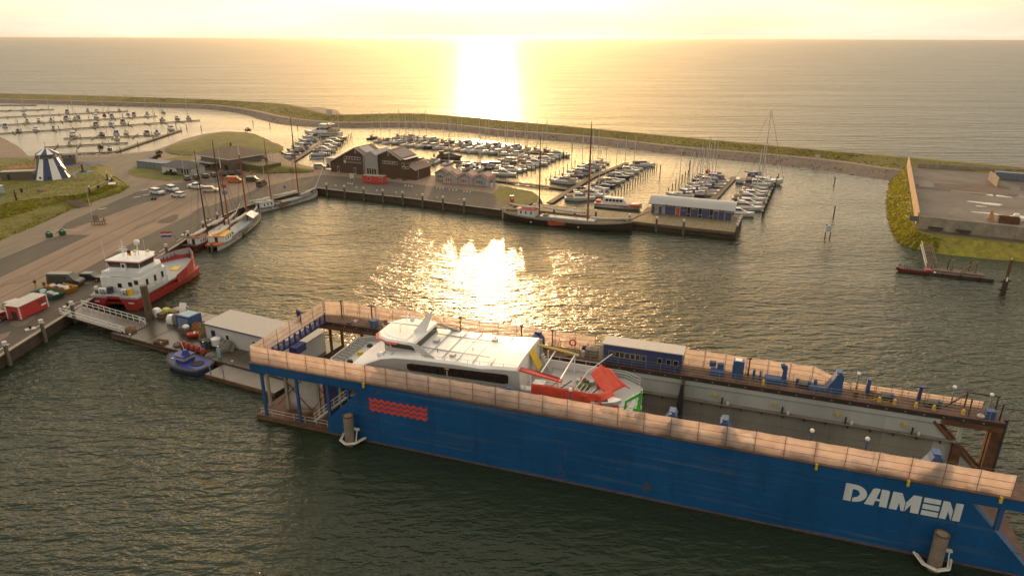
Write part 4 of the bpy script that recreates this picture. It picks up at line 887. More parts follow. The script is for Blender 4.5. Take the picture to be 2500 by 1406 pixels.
for k in range(3): 
    o = heap(15.0 + k * .55, 6.2 - k * .7, .75, 2.4 - .3 * k, mat('hanging_net', (.15, .115, .06), .95, vary=.4, scale=3, bump=.6, bscale=9), ['tall hank of brown net against the white shed corner', 'middle hank of brown net hanging by the white shed', 'short hank of brown net nearest the red dinghy'][k], 20 + k)
# long white shed with mono-pitch roof
sh = thing('white_shed', 'long white flat-roofed shed with navy roof edge on the pontoon', 'shed', onp(17.2, 4.6), -.44)
MB().b2(0, 20, 0, 5.4, 0, 3.1).build('wall', mat('shed_grey_white', (.46, .46, .44), .6, vary=.06, scale=.4, dirt=(.36, .35, .32), dirt_amt=.4), sh)
MB().slab([(-.15, -.2, 3.2), (20.15, -.2, 3.2), (20.15, 5.6, 3.5), (-.15, 5.6, 3.5)], .12).build('roof', mat('shed_roof', (.40, .365, .32), .6, vary=.06), sh)
MB().b2(-.17, 20.17, -.26, -.2, 3.0, 3.2).build('roof_edge', NAVY, sh)
d = MB().b2(1.2, 2.1, -.05, 0, 0, 2.2).build('door', NAVY, sh); MB().b2(1.35, 1.95, -.065, -.05, 1.2, 2.0).build('door_pane', GLASS, d)
for x in (4.3, 10.0): 
    w = MB().b2(x, x + .9, -.05, 0, 1.1, 2.1).build('window', WHITE, sh); MB().b2(x + .12, x + .78, -.065, -.05, 1.22, 1.98).build('pane', GLASS, w)
o = thing('white_tank', 'white plastic tank on legs outside the shed door', 'tank', onp(20.4, 3.6), -.44)
MB().lathe([(.05, .35), (.75, .4), (.78, 1.5), (.3, 1.75)], (0, 0, 0), 10).build('tank_body', WHITE, o, smooth=True)
for sx in (-.5, .5):
    for sy in (-.5, .5): MB().b2(sx - .05, sx + .05, sy - .05, sy + .05, 0, .5).build('leg', STEEL, o)
o = thing('generator', 'dark green boxy generator in front of the white tank', 'generator', onp(19.2, 2.9), -.44)
MB().b2(-.9, .9, -.5, .5, .1, 1.3).build('casing', mat('dark_green', (.03, .05, .04), .6), o); MB().b2(-.8, .8, -.52, -.5, .4, 1.0).build('grille', RUBBER, o); MB().b2(-.95, .95, -.4, .4, 0, .1).build('skid', DARK, o)
heap(22.6, 3.6, 1.3, 1.5, NETB, 'dark coil of netting along the white shed wall', 31)
for k, (x, y) in enumerate(((19.0, .2 + .9), (22.4, .9))):
    o = thing('gas_bottle', ['slim blue gas bottle standing left on the pontoon', 'pale blue gas bottle standing next to the dock corner'][k], 'gas bottle', onp(x + 1.5, y), 0)
    MB().lathe([(.05, 0), (.28, .05), (.28, 1.5), (.1, 1.75), (.1, 1.9)], (0, 0, 0), 9).build('cylinder', NAVY if k == 0 else mat('pale_blue', (.22, .34, .38), .5), o, smooth=True); MB().b2(-.12, .12, -.12, .12, 1.9, 2.0).build('cap', WHITE, o)
# red buoys and rope in a row at the edge
for k in range(5):
    x, y = 15.6 + k * 1.25, 1.2 - .12 * k
    t = thing('red_buoy', '%s red buoy from the left behind the blue tug' % ORD[k], 'buoy', onp(x, y), k * .8, 'red buoys along the pontoon edge')
    MB().lathe([(.1, 0), (.42, .15), (.5, .55), (.35, .95), (.1, 1.1)], (0, 0, 0), 9).build('float', mat('faded_red', (.30, .05, .03), .75, vary=.3, scale=2), t, smooth=True)
    MB().tube((0, 0, 1.05), (.12, 0, 1.3), .05, n=4).build('eye', DARK, t)
heap(14.3, 1.3, .8, .6, NETB, 'coil of rope left of the red buoys', 33); heap(22.0, .8, .8, .5, NETB, 'flat coil of rope right of the red buoys', 34)
for k, (x, y, lb) in enumerate(((2.6, 1.4, 'rusty pallet frame at the left end of the pontoon'), (11.0, .8, 'rusty pallet frame in the middle of the pontoon edge'))):
    t = thing('pallet_frame', lb, 'pallet', onp(x, y), -.3)
    for j in range(4): MB().b2(-1.0, 1.0, -.6 + .36 * j, -.45 + .36 * j, .25, .38).build('slat', RUST, t)
    for sx in (-.9, .9): MB().b2(sx - .08, sx + .08, -.6, .62, 0, .25).build('bearer', RUST, t)
heap(1.8, 2.2, 1.1, .5, RUST, 'rusty chain heap near the foot of the gangway', 41, 'chain_heap', 'chain')

# ------------------------------------------------------------------ blue tug with grey fender ring
def hull_loft(secs, n=9):
    """sections (x, half beam at deck, keel z, sheer z, flare 0..1): rounded hull, deck left open at the top edge"""
    S = []
    for x, w, zk, zs, fl in secs:
        ring = []
        for i in range(n):
            a = math.pi * i / (n - 1); c, s_ = math.cos(a), math.sin(a)
            yy = w * math.copysign(abs(c) ** fl, c); zz = zs - (zs - zk) * (abs(s_) ** fl)
            ring.append((x, yy, zz))
        S.append(ring)
    return S
tug = thing('tugboat', 'small blue tugboat with thick dark fender beside the pontoon', 'tugboat', (-49.6, 94.3, 0), math.pi - .43)
secs = [(-3.7, 1.3, -.3, 1.1, .6), (-3.2, 1.75, -.5, 1.05, .6), (-1, 2.0, -.6, 1.05, .6), (1.2, 1.95, -.6, 1.15, .6), (2.8, 1.3, -.5, 1.4, .65), (3.7, .35, 0, 1.65, .7)]
MB().loft(hull_loft(secs)).build('hull', NAVY, tug, smooth=True)
fn = MB(); ed = [(x, w, zs) for x, w, zk, zs, fl in secs]; loop = [(x, w + .06, z - .18) for x, w, z in ed] + [(3.9, 0, 1.5)] + [(x, -w - .06, z - .18) for x, w, z in ed[::-1]] + [(-3.9, 0, .92)]
for a, b in zip(loop, loop[1:] + loop[:1]): fn.tube(a, b, .24, n=7)
fn.build('fender_ring', mat('grey_rubber', (.07, .065, .06), .8, vary=.2), tug)
BTUG = mat('tug_blue', (.03, .04, .22), .5, vary=.12, scale=1)
MB().prism([(x, w - .2) for x, w, z in ed] + [(x, -w + .2) for x, w, z in ed[::-1]], .95, 1.1).build('deck', BTUG, tug)
MB().lathe([(.95, 0), (.95, .06), (.05, .07)], (-2.0, 0, 1.12), 12).build('towing_pad', RUBBER, tug)
wh = MB().prism([(-.3, -1.0), (1.5, -.95), (2.1, -.45), (2.1, .45), (1.5, .95), (-.3, 1.0)], 1.1, 2.1).build('wheelhouse', BTUG, tug)
MB().prism([(-.35, -1.02), (1.5, -.97), (2.14, -.46), (2.14, .46), (1.5, .97), (-.35, 1.02)], 1.55, 1.95).build('window_band', mat('tug_window', (.30, .32, .28), .3, vary=.3, scale=3), wh)
MB().prism([(-.45, -1.1), (1.5, -1.05), (2.2, -.5), (2.2, .5), (1.5, 1.05), (-.45, 1.1)], 2.1, 2.22).build('roof', BTUG, wh)
MB().box((.3, 0, 2.6), (.9, .9, .75), taper=.5).build('funnel', BTUG, tug); MB().tube((.3, 0, 2.3), (.9, 0, 4.2), .05, n=5).build('mast', WHITE, tug)
for y in (-1.2, 1.2): MB().lathe([(.18, 0), (.18, .1)], (2.6, y * .5, 1.3), 8).build('searchlight', WHITE, tug)

# ------------------------------------------------------------------ red and white twin-hull crew vessel
rv = thing('crew_vessel', 'red hulled twin-hull service vessel with tall white wheelhouse and German flag', 'ship', (-73.8, 117.9, 0), R(81.5)); rv.scale = (1, 1.06, 1.06)
VRED = mat('vessel_red', (.32, .026, .022), .5, vary=.14, scale=.5, dirt=(.22, .04, .035), dirt_amt=.5)
VW = mat('vessel_white', (.66, .68, .66), .45, vary=.06, scale=.5, dirt=(.5, .5, .46), dirt_amt=.4)
for y in (-3.1, 3.1):
    S = [[(x, y - w, 1.4), (x, y - w * .8, .2), (x, y, -.8), (x, y + w * .8, .2), (x, y + w, 1.4)] for x, w in ((.1, 1.5), (8, 1.6), (16, 1.4), (21, .5), (22, .1))]
    MB().loft(S).build('demihull', VRED, rv, smooth=True)
out = [(0, 4.6, 2.1), (6, 4.7, 2.1), (12, 4.7, 2.4), (16, 4.4, 2.9), (19.5, 3.6, 3.5), (22.5, 2.0, 3.9), (24.4, .25, 4.1)]
S = []
for x, w, zs in out: S.append([(x, w, zs), (x - .02 * x, w * (.98 - .012 * x), 1.2), (x - .02 * x, -w * (.98 - .012 * x), 1.2), (x, -w, zs)])
S = [[r[0], ((r[0][0] + r[1][0]) / 2, (r[0][1] + r[1][1]) / 2, (r[0][2] + r[1][2]) / 2), r[1], (r[1][0], 0, 1.15), r[2], ((r[3][0] + r[2][0]) / 2, (r[3][1] + r[2][1]) / 2, (r[3][2] + r[2][2]) / 2), r[3]] for r in S]
MB().loft(S, cap=False, closed=False).build('hull', VRED, rv)
dk = 2.1
inner = [(x, w - .2, zs) for x, w, zs in out]
def zdeck(x): return 1.75 + .03 * x
bwk = MB()
for s in (-1, 1):
    for a, b in zip(out[2:], out[3:]):
        bwk.slab([(a[0], s * a[1], 1.2), (b[0], s * b[1], 1.2), (b[0], s * b[1], b[2] + .35), (a[0], s * a[1], a[2] + .35)], .1)
bwk.build('bulwark', VRED, rv)
ins = MB()
for s in (1, -1):
    for a, b in zip(out[3:-1], out[4:]): ins.slab([(a[0], s * (a[1] - .15), a[2] - 1.0), (b[0], s * (b[1] - .15), b[2] - .9), (b[0], s * (b[1] - .15), b[2] + .3), (a[0], s * (a[1] - .15), a[2] + .3)], .04)
ins.build('bulwark_lining', mat('lining_grey', (.30, .31, .30), .6), rv)
for k in range(8):
    t = k / 7; a = Vector((16.3, 4.1, 3.0)).lerp(Vector((22.0, 1.95, 3.85)), t); MB().box((a.x, a.y - .12, a.z - .35), (.08, .1, 1.0)).build('bulwark_rib', DARK, rv)
MB().prism([(0, 4.5), (12, 4.6), (16, 4.2), (19.5, 3.4), (22.4, 1.8), (23.8, .2), (22.4, -1.8), (19.5, -3.4), (16, -4.2), (12, -4.6), (0, -4.5)], 2.12, 2.5).build('deck', mat('deck_grey', (.33, .34, .33), .7, vary=.12), rv)
MB().prism([(15.4, -1.0), (17.8, -.6), (17.8, -2.2), (15.4, -2.6)], 2.52, 2.6).build('yellow_hatch', YELLOW, rv)
# transom: two red blocks beside the dark tunnel
for s in (-1, 1):
    MB().add([(-.05, s * 4.6, 2.1), (-.05, s * 1.1, 2.1), (-.05, s * 1.6, 1.5), (-.05, s * 2.6, -.2), (-.05, s * 4.5, -.2)], [(0, 1, 2, 3, 4)]).build('transom', VRED, rv)
    MB().b2(-.09, -.05, s * 3.3 - .5, s * 3.3 + .5, 1.3, 1.5).build('name_plate', WHITE, rv)
MB().b2(-.04, 0, -1.2, 1.2, 2.0, 2.5).build('transom_sill', VRED, rv)
# main deckhouse, upper deck, wheelhouse
MB().prism([(2.6, -3.7), (2.6, 3.9), (10.5, 3.9), (11.5, 2.6), (11.5, -2.4), (10.5, -3.7)], 2.5, 5.0).build('deckhouse', VW, rv)
MB().prism([(3.0, -3.6), (3.0, 3.8), (9.6, 3.8), (11.6, 2.2), (11.6, -2.0), (9.6, -3.6)], 5.0, 5.9).build('upper_bulwark', VW, rv)
WP = [(4.4, -2.9), (4.4, 3.1), (8.6, 3.1), (9.6, 2.2), (10.4, 2.0), (10.4, -1.8), (9.6, -2.0), (8.6, -2.9)]
MB().prism(WP, 5.9, 6.35).build('wheelhouse_base', VW, rv)
def wr(sc, z): return [(7.2 + (x - 7.2) * sc, y * sc, z) for x, y in WP]
gl = MB().loft([wr(.98, 6.35), wr(1.04, 7.35)]).build('wheelhouse_glazing', mat('bridge_glass', (.05, .055, .05), .15, vary=.3, scale=.8), rv)
for x, y in WP: MB().tube((7.2 + (x - 7.2) * .99, y * .99, 6.35), (7.2 + (x - 7.2) * 1.055, y * 1.055, 7.37), .07, n=4).build('window_post', VW, gl)
MB().loft([wr(1.14, 7.36), wr(1.14, 7.55)]).build('roof_trim', VRED, rv); MB().loft([wr(1.12, 7.55), wr(1.10, 7.72)]).build('roof', VW, rv)
MB().b2(4.0, 4.42, -.45, .45, 5.0, 7.3).build('aft_door_tower', VW, rv)
for z in (6.8, 5.6): MB().b2(3.98, 4.0, -.25, .25, z - .3, z + .3).build('door_window', GLASS, rv)
railing(rv, (3.1, -3.4, 5.0), (3.1, 3.4, 5.0), h=1.0, m=STEEL, r=.03)
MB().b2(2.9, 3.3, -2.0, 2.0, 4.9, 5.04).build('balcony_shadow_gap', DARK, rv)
for y, z in ((.3, 3.6), (-1.8, 3.9), (-3.0, 4.3)): MB().b2(2.56, 2.6, y - .38, y + .38, z - .4, z + .4).build('port_light', GLASS, rv)
for x in (4.6, 7.0, 9.2): MB().b2(x - .3, x + .3, -3.76, -3.7, 3.3, 4.4).build('port_light', GLASS, rv)
for y in (3.2, -1.2): 
    o = MB().lathe([(.05, 0), (.42, .03), (.42, 1.5), (.05, 1.53)], (0, 0, 0), 10).build('life_raft', VW, rv, smooth=True); o.rotation_euler = (R(90), 0, 0); o.location = (1.2, y + .2, 3.1)
    mb = MB()
    for dy in (-.9, -.3): mb.tube((.6, y + dy - .3, 2.5), (.6, y + dy - .1, 3.4), .05, n=4)
    mb.tube((.6, y - 1.2, 3.4), (.6, y - .2, 3.4), .05, n=4); mb.build('raft_cradle', DARK, rv)
MB().tube((1.6, 1.6, 2.5), (1.6, 1.6, 3.5), .55, n=10).build('hose_reel', DARK, rv)
MB().b2(.7, 1.5, -2.9, -2.2, 2.5, 3.6).build('yellow_locker', YELLOW, rv)
railing(rv, (.5, -4.4, 2.5), (9.5, -4.4, 2.6), h=1.0, m=STEEL, r=.025); railing(rv, (.3, -1.4, 2.5), (.3, 2.2, 2.5), h=.8, m=BLUE2, r=.025); railing(rv, (.5, 4.4, 2.5), (12, 4.4, 2.6), h=1.0, m=STEEL, r=.025)
rd = MB().tube((8.0, -.6, 7.7), (8.0, -.6, 9.6), .08, n=5).tube((7.6, -.1, 7.7), (8.0, -.6, 9.4), .06, n=5).build('radome_mast', VW, rv); MB().ball((8.0, -.6, 10.1), .55).build('radome', VW, rd, smooth=True)
mm = MB().tube((7.2, 1.8, 7.7), (7.2, 1.8, 10.6), .09, n=5).tube((7.2, .6, 8.6), (7.2, 3.2, 8.6), .05, n=4).tube((7.2, 1.0, 9.3), (7.2, 2.6, 9.3), .05, n=4).tube((6.6, 1.8, 7.7), (7.2, 1.8, 9.4), .05, n=4).build('signal_mast', VW, rv)
MB().box((7.2, 1.8, 8.9), (.15, 1.7, .16)).build('radar_bar', VW, mm)
for x, y in ((8.6, .6), (9.2, -1.6)): MB().ball((x, y, 8.2), .32).build('dome', mat('cream_dome', (.55, .5, .25), .5), rv, smooth=True)
for x, y, h in ((4.2, 3.4, 5.6), (6.6, -3.0, 3.4), (8.5, 2.9, 2.4)): MB().tube((x, y, 5.9 if x < 5 else 7.7), (x, y, (5.9 if x < 5 else 7.7) + h), .03, n=4).build('whip_aerial', VW, rv)
fl = MB().tube((5.4, -.2, 7.7), (5.4, -.2, 9.4), .03, n=4).build('flag_staff', VW, rv)
for k, c in enumerate(((.01, .01, .01), (.55, .03, .02), (.75, .45, .02))):
    drape('flag_stripe', (5.38, -.25, 0), (5.0, -1.35, 0), 9.05 - .32 * k, 9.37 - .32 * k, mat('flag_%d' % k, c, .8), rv, amp=.1, n=6, seed=4)
for k in range(3): MB().b2(17.0 + .0, 18.3, 3.86 - .0, 3.9, 3.4 + .0 + .28 * k, 3.52 + .28 * k).build('yellow_stripe', YELLOW, rv)

# ------------------------------------------------------------------ traditional sailing barges
CANVAS = mat('furled_canvas', (.55, .50, .42), .9, vary=.2, scale=2, bump=.5, bscale=6)
SPARD = mat('dark_spar', (.045, .03, .018), .6, vary=.2); SPARR = mat('red_spar', (.26, .075, .03), .55, vary=.15); SPARW = mat('white_spar', (.6, .57, .5), .5, vary=.1)
ROPE = mat('rigging', (.10, .085, .065), .8)
DECKG = mat('barge_deck', (.22, .22, .21), .75, vary=.2, scale=.8, dirt=(.14, .12, .1), dirt_amt=.5)
def sausage(p0, p1, r, n=9, seed=1):
    rnd = random.Random(seed); a, b = Vector(p0), Vector(p1); d = (b - a); q = d.to_track_quat('Z', 'Y'); S = []
    for k in range(n + 1):
        t = k / n; rr = r * (.5 + .5 * math.sin(math.pi * min(1, t * 1.15 + .1))) * rnd.uniform(.8, 1.2)
        c = a + d * t + Vector((0, 0, -.25 * math.sin(math.pi * t)))
        S.append([tuple(c + q @ Vector((rr * math.cos(w), rr * math.sin(w), 0))) for w in [2 * math.pi * i / 7 for i in range(7)]])
    return MB().loft(S)
def sailing_barge(label, loc, rz, L_, bm, hull, stripe, masts, deckh, cat='sailing ship', lee=True, sprit=6., sheer=(1.5, 1.0, 2.2), spritz=2.2, name='sailing_barge', house=VW, roof=RED, lining=WOOD, leemat=WOOD):
    t = thing(name, label, cat, loc, rz)
    def zs(u): return sheer[1] + (sheer[2] - sheer[1]) * max(0, (u - .45) / .55) ** 2 + (sheer[0] - sheer[1]) * max(0, (.45 - u) / .45) ** 2
    secs = []
    for u, w in ((0, .42), (.04, .68), (.12, .88), (.3, 1), (.6, 1), (.8, .9), (.92, .58), (.98, .2), (1, .03)):
        secs.append((u * L_, bm / 2 * w, -.6 + (.5 if u > .97 else 0), zs(u), .55))
    MB().loft(hull_loft(secs), closed=False, cap=False).build('hull', hull, t, smooth=True)
    dk = [(x, w - .1, z) for x, w, _, z, _ in secs]
    P = []; F = []
    for x, w, z in dk: P += [(x, w, z - .45), (x, -w, z - .45)]
    for i in range(len(dk) - 1): F.append((2 * i, 2 * i + 1, 2 * i + 3, 2 * i + 2))
    MB().add(P, F).build('deck', DECKG if hull is not BLACKH else mat('worn_wood_deck', (.13, .10, .07), .8, vary=.3), t)
    for s in (-1, 1):
        rb_ = MB()
        for a, b in zip(secs, secs[1:]): rb_.tube((a[0], s * (a[1] + .02), a[3] - .28), (b[0], s * (b[1] + .02), b[3] - .28), .09, n=5)
        rb_.build('rubbing_strake', stripe, t)
        cp = MB()
        for a, b in zip(secs, secs[1:]): cp.tube((a[0], s * a[1], a[3]), (b[0], s * b[1], b[3]), .07, n=5)
        cp.build('cap_rail', stripe, t)
    # deckhouse aft, hatch covers amidships
    x0, x1, w, h = deckh; zb = zs((x0 + x1) / 2 / L_) - .45
    hs = MB().b2(x0, x1, -w / 2, w / 2, zb, zb + h).build('deckhouse', house, t)
    MB().b2(x0 - .15, x1 + .15, -w / 2 - .15, w / 2 + .15, zb + h, zb + h + .12).build('deckhouse_roof', roof, hs)
    for k in range(3):
        x = x0 + (x1 - x0) * (k + .7) / 3.4
        for s in (-1, 1): MB().b2(x - .2, x + .2, s * w / 2 - .02, s * w / 2 + .02, zb + h * .4, zb + h * .8).build('window', GLASS, hs)
    MB().b2(x0 - .03, x0, -.35, .35, zb + .1, zb + h * .9).build('door', WOODD, hs)
    hx0, hx1 = x1 + 1.2, L_ * .72
    MB().b2(hx0, hx1, -w * .42, w * .42, zb, zb + .55).build('hatch_cover', mat('hatch_blue_grey', (.30, .33, .34), .6, vary=.12), t)
    MB().b2(hx0 + 1, hx0 + 2.2, -w * .3, w * .3, zb + .55, zb + .85).build('skylight', lining, t)
    if lee:
        for s in (-1, 1):
            mx = L_ * .52; MB().slab([(mx, s * (bm / 2 + .12), 1.25), (mx - .8, s * (bm / 2 + .18), 1.45), (mx - 4.2, s * (bm / 2 + .34), 1.7), (mx - 5.0, s * (bm / 2 + .34), 1.0), (mx - 4.4, s * (bm / 2 + .34), .2), (mx - .3, s * (bm / 2 + .12), .75)], .12).build('leeboard', leemat, t)
    MB().b2(-.9, .1, -.08, .08, -.5, zs(0) + .5).build('rudder', stripe, t)
    rig = MB()
    for k, (mx, h, r, mm, tip) in enumerate(masts):
        m = MB().tube((mx, 0, zb), (mx, 0, h * .8), r, r * .75, n=7).build('mast', mm, t); MB().tube((mx, 0, h * .78), (mx, 0, h), r * .7, r * .3, n=6).build('topmast', tip, m)
        MB().box((mx, 0, h * .78), (.25, .9, .08)).build('crosstree', mm, m)
        for s in (-1, 1):
            for dx in (-.9, -.3, .4): rig.tube((mx + dx, s * bm * .48, zs(mx / L_)), (mx, 0, h * .78), .022, n=3)
        rig.tube((mx + .2, 0, h * .8), (min(mx + 9, L_ + sprit * .5), 0, zs(1) + (.9 if mx + 9 > L_ else 0)), .022, n=3); rig.tube((mx, 0, h * .97), (max(mx - 10, .2), 0, zs(0) + .8), .018, n=3)
        bl = max(3.0, min(mx - 1.0, L_ * .36))
        bo = MB().tube((mx - .2, 0, zb + 2.1), (mx - bl, .1, zb + 2.5), .11, n=6).build('boom', SPARW if mm is not SPARD else SPARR, t)
        sausage((mx - .5, 0, zb + 2.45), (mx - bl + .3, .1, zb + 2.8), .46, seed=int(mx * 3) + k).build('furled_sail', CANVAS, bo, smooth=True)
        if k == len(masts) - 1: sausage((mx + .6, 0, zb + 1.2), (L_ - .8, 0, zs(1) + .6), .42, seed=k + 5).build('furled_jib', CANVAS, t, smooth=True)
    rig.build('rigging', ROPE, t)
    if sprit: MB().tube((L_ - 1.2, 0, zs(1) - .1), (L_ + sprit, 0, zs(1) + spritz), .13, .07, n=6).build('bowsprit', SPARW if hull is not BLACKH else WOOD, t)
    an = MB().lathe([(.3, 0), (.3, .5)], (L_ - 2.2, 0, zs(.95) - .4), 8).build('windlass', DARK, t)
    MB().tube((.5, -.5, zs(0) + .3), (.5, .5, zs(0) + .3), .05, n=4).tube((.5, 0, zs(0) - .3), (.5, 0, zs(0) + .3), .06, n=4).build('tiller', WOOD, t)
    for k, x in enumerate((L_ * .25, L_ * .62)): MB().ball((x, -bm / 2 - .15, .6), .24).build('fender', mat('fender_cream', (.5, .45, .35), .7), t, smooth=True)
    return t
BLACKH = mat('black_hull', (.022, .016, .013), .6, vary=.3, scale=.5, dirt=(.05, .03, .02), dirt_amt=.4)
REDH = mat('oxblood_hull', (.17, .030, .022), .6, vary=.2, scale=.6); WHITEH = mat('white_hull', (.52, .50, .45), .55, vary=.1, scale=.6, dirt=(.33, .27, .2), dirt_amt=.5)
def between(a, b): return (a[0], a[1], 0), math.atan2(b[1] - a[1], b[0] - a[0]), math.dist(a, b)
l_, r_, n_ = between((-76.0, 154.2), (-75.2, 181.5))
s1 = sailing_barge('oxblood sailing barge with two black masts lying against the quay', l_, r_, n_, 4.5, REDH, REDH, [(9.5, 22.3, .2, SPARD, SPARD), (19.5, 23.4, .22, SPARD, SPARD)], (2.2, 6.0, 3.0, 1.9), sprit=3, roof=mat('brown_roof', (.22, .06, .03), .6))
MB().b2(-.1, .9, -1.9, 1.9, 1.2, 1.5).build('stern_bench', WOODD, s1)
l_, r_, n_ = between((-70.9, 154.8), (-71.6, 188.0))
s2 = sailing_barge('white sailing barge with brown masts and bright yellow deckhouse roof', l_, r_, n_, 5.4, WHITEH, WOOD, [(11.5, 22, .2, SPARR, SPARW), (24.5, 23.4, .22, SPARR, SPARW)], (2.8, 7.6, 3.9, 2.0), sprit=0, roof=mat('yellow_roof', (.68, .34, .02), .5))
MB().b2(.2, 2.5, -1.7, 1.7, 1.1, 1.4).build('stern_bench', mat('orange_red_deck', (.5, .12, .03), .7, vary=.5, scale=3), s2)
for s in (-1, 1): MB().slab([(22.6, s * .1, 3.4), (28.0, s * .1, 3.0), (28.0, s * 1.9, 2.1), (22.6, s * 2.2, 2.1)], .03).build('deck_awning', WHITE, s2)
l_, r_, n_ = between((-77.0 + 1.2, 190.6), (-62.0, 214.2))
s3 = sailing_barge('white two-masted sailing barge with dark striped hull at the quay corner', l_, r_, n_, 5.0, WHITEH, DARK, [(9.0, 20.3, .18, SPARR, SPARR), (19.6, 25.2, .22, SPARR, SPARD)], (4.2, 8.6, 3.0, 1.7), sprit=3.2, spritz=6.0, roof=mat('grey_roof', (.35, .38, .36), .6), leemat=mat('brown_leeboard', (.17, .09, .05), .6, vary=.3))
MB().tube((-.3, 0, 1.2), (-1.6, 0, 5.6), .16, .12, n=6).build('lifted_rudder_post', WHITEH, s3)
l_, r_, n_ = between((-2.0, 186.6), (31.4, 172.6))
s4 = sailing_barge('long black two-masted sailing clipper moored along the wooden pier', l_, r_, n_, 6.2, BLACKH, mat('gunwale_line', (.42, .36, .25), .6), [(10.2, 23.6, .2, SPARD, SPARD), (24.0, 27.7, .27, SPARR, SPARD)], (4.4, 9.4, 3.2, 1.9), sprit=8.5, spritz=5.2, sheer=(2.4, 1.75, 3.0), roof=RED, leemat=mat('orange_leeboard', (.36, .062, .02), .6, vary=.2))
for p0, ph, lab, par in (((-80.4, 158.6), 3.2, 'Dutch flag flying from the stern of the oxblood barge', s1),):
    f = thing('flag', lab, 'flag', (p0[0] + 2.6, p0[1] - 4.6, 1.5), .3)
    MB().tube((0, 0, 0), (-1.6, 0, 3.6), .04, n=5).build('flag_staff', DARK, f)
    for k, c in enumerate(((.45, .02, .02), (.6, .58, .55), (.04, .05, .25))):
        drape('flag_stripe', (-1.7, 0, 0), (-4.0, .3, 0), 3.2 - .42 * k, 3.62 - .42 * k, mat('nl_flag_%d' % k, c, .8), f, amp=.14, n=8, seed=2)
f = thing('pennant', 'red white and blue pennant hanging between the black masts', 'flag', (-74.6, 173.2, 9.5), 0)
for k, c in enumerate(((.04, .22, .45), (.6, .58, .55), (.5, .03, .04))): drape('pennant_stripe', (0, 0, 0), (1.2, .1, 0), .0 + k * .8, .8 + k * .9, mat('pennant_%d' % k, c, .8), f, amp=.12, n=5, seed=3)
MB().tube((0, 0, -.4), (0, 0, 3.2), .03, n=4).build('halyard', ROPE, f)

# ------------------------------------------------------------------ buildings on the quay
TIMBER = mat('tarred_timber', (.060, .032, .020), .75, vary=.2, scale=.5, dirt=(.085, .048, .03), dirt_amt=.4, streak=True)
ROOFB = mat('brown_roofing', (.20, .135, .11), .8, vary=.1, scale=.4, dirt=(.15, .10, .085), dirt_amt=.4)
PALE = mat('pale_panel', (.50, .47, .42), .5, vary=.08)
LINK = mat('link_grey', (.27, .26, .27), .5)
def wallprism(prof, t0, t1, m, name, parent): mb = MB(); vslab(mb, prof, t0, t1); return mb.build(name, m, parent)
def roofslab(s0, z0, s1, z1, t0, t1, m, name, parent, th=.22): return MB().slab([(s0, t0, z0), (s1, t0, z1), (s1, t1, z1), (s0, t1, z0)], th).build(name, m, parent)
mus = thing('harbour_office', 'dark timber harbour building with two gables joined by a tall glass entrance', 'building', (-65.3, 245.3, QZ), R(-24.9))
D_ = 9.5
wallprism([(0, 0), (15.3, 0), (15.3, 6.9), (11.3, 9.1), (0, 3.5)], 0, D_, TIMBER, 'left_wing', mus); wallprism([(20.8, 0), (36, 0), (36, 3.4), (25.1, 9.1), (20.8, 7.3)], 0, D_, TIMBER, 'right_wing', mus)
for s0, z0, s1, z1 in ((-.6, 3.3, 11.35, 9.3), (11.35, 9.3, 15.7, 6.9), (20.4, 7.3, 25.1, 9.3), (25.1, 9.3, 30.6, 6.45), (33.9, 4.65, 36.5, 3.3)):
    r = roofslab(s0, z0 + .12, s1, z1 + .12, -.45, D_ + .4, ROOFB, 'roof', mus)
    MB().slab([(s0, -.5, z0 + .1), (s1, -.5, z1 + .1), (s1, -.5, z1 - .2), (s0, -.5, z0 - .2)], .06).build('verge_board', PALE, r)
for k in range(5): roofslab(12.0, 9.0 + .22, 14.9, 7.4 + .22, 1.6 + k * 1.1, 2.4 + k * 1.1, PALE, 'skylight', mus, .05)
roofslab(26.4, 8.75 + .22, 30.2, 6.75 + .22, .4, D_ - .4, mat('solar_slate', (.16, .12, .11), .5), 'roof_panel', mus, .05)
# roof terrace cut into the right slope
MB().b2(30.6, 34.0, .4, D_ - .2, 4.3, 4.45).build('terrace_floor', WOOD, mus); railing(mus, (34.0, .4, 4.4), (34.0, D_, 4.4), h=1.0, m=PALE, r=.05); MB().b2(30.5, 30.62, .3, D_, 4.4, 6.5).build('terrace_wall', TIMBER, mus)
for k in range(4): MB().b2(30.63, 30.68, 1 + k * 2.1, 2.2 + k * 2.1, 4.6, 6.1).build('terrace_window', GLASS, mus)
MB().b2(30.4, 32.2, .2, D_ + .2, 6.5, 6.62).build('terrace_canopy', PALE, mus)
def winrow(s0, s1, z0, z1, n, parent, t=-.06, frame=PALE):
    f = MB().b2(s0, s1, t, 0, z0, z1).build('window_frame', frame, parent); w = (s1 - s0) / n
    for k in range(n): MB().b2(s0 + k * w + .12, s0 + (k + 1) * w - .12, t - .02, t, z0 + .15, z1 - .15).build('window_pane', GLASS, f)
winrow(6.2, 13.4, 5.0, 6.0, 6, mus); winrow(22.6, 28.8, 4.6, 5.6, 6, mus); winrow(30.6, 33.4, 3.5, 4.2, 2, mus); winrow(30.6, 31.6, 4.2, 5.4, 1, mus)
for s in (3.0, 10.2): w = MB().b2(s, s + .9, -.05, 0, 0, 2.2).build('door', PALE, mus); MB().b2(s + .12, s + .78, -.07, -.05, .3, 2.0).build('door_pane', GLASS, w)
for s, z in ((11.2, 7.4), (25.0, 7.5)): MB().b2(s, s + .25, -.05, 0, z, z + 1.0).b2(s, s + .55, -.05, 0, z, z + .25).build('gable_mark', PALE, mus)
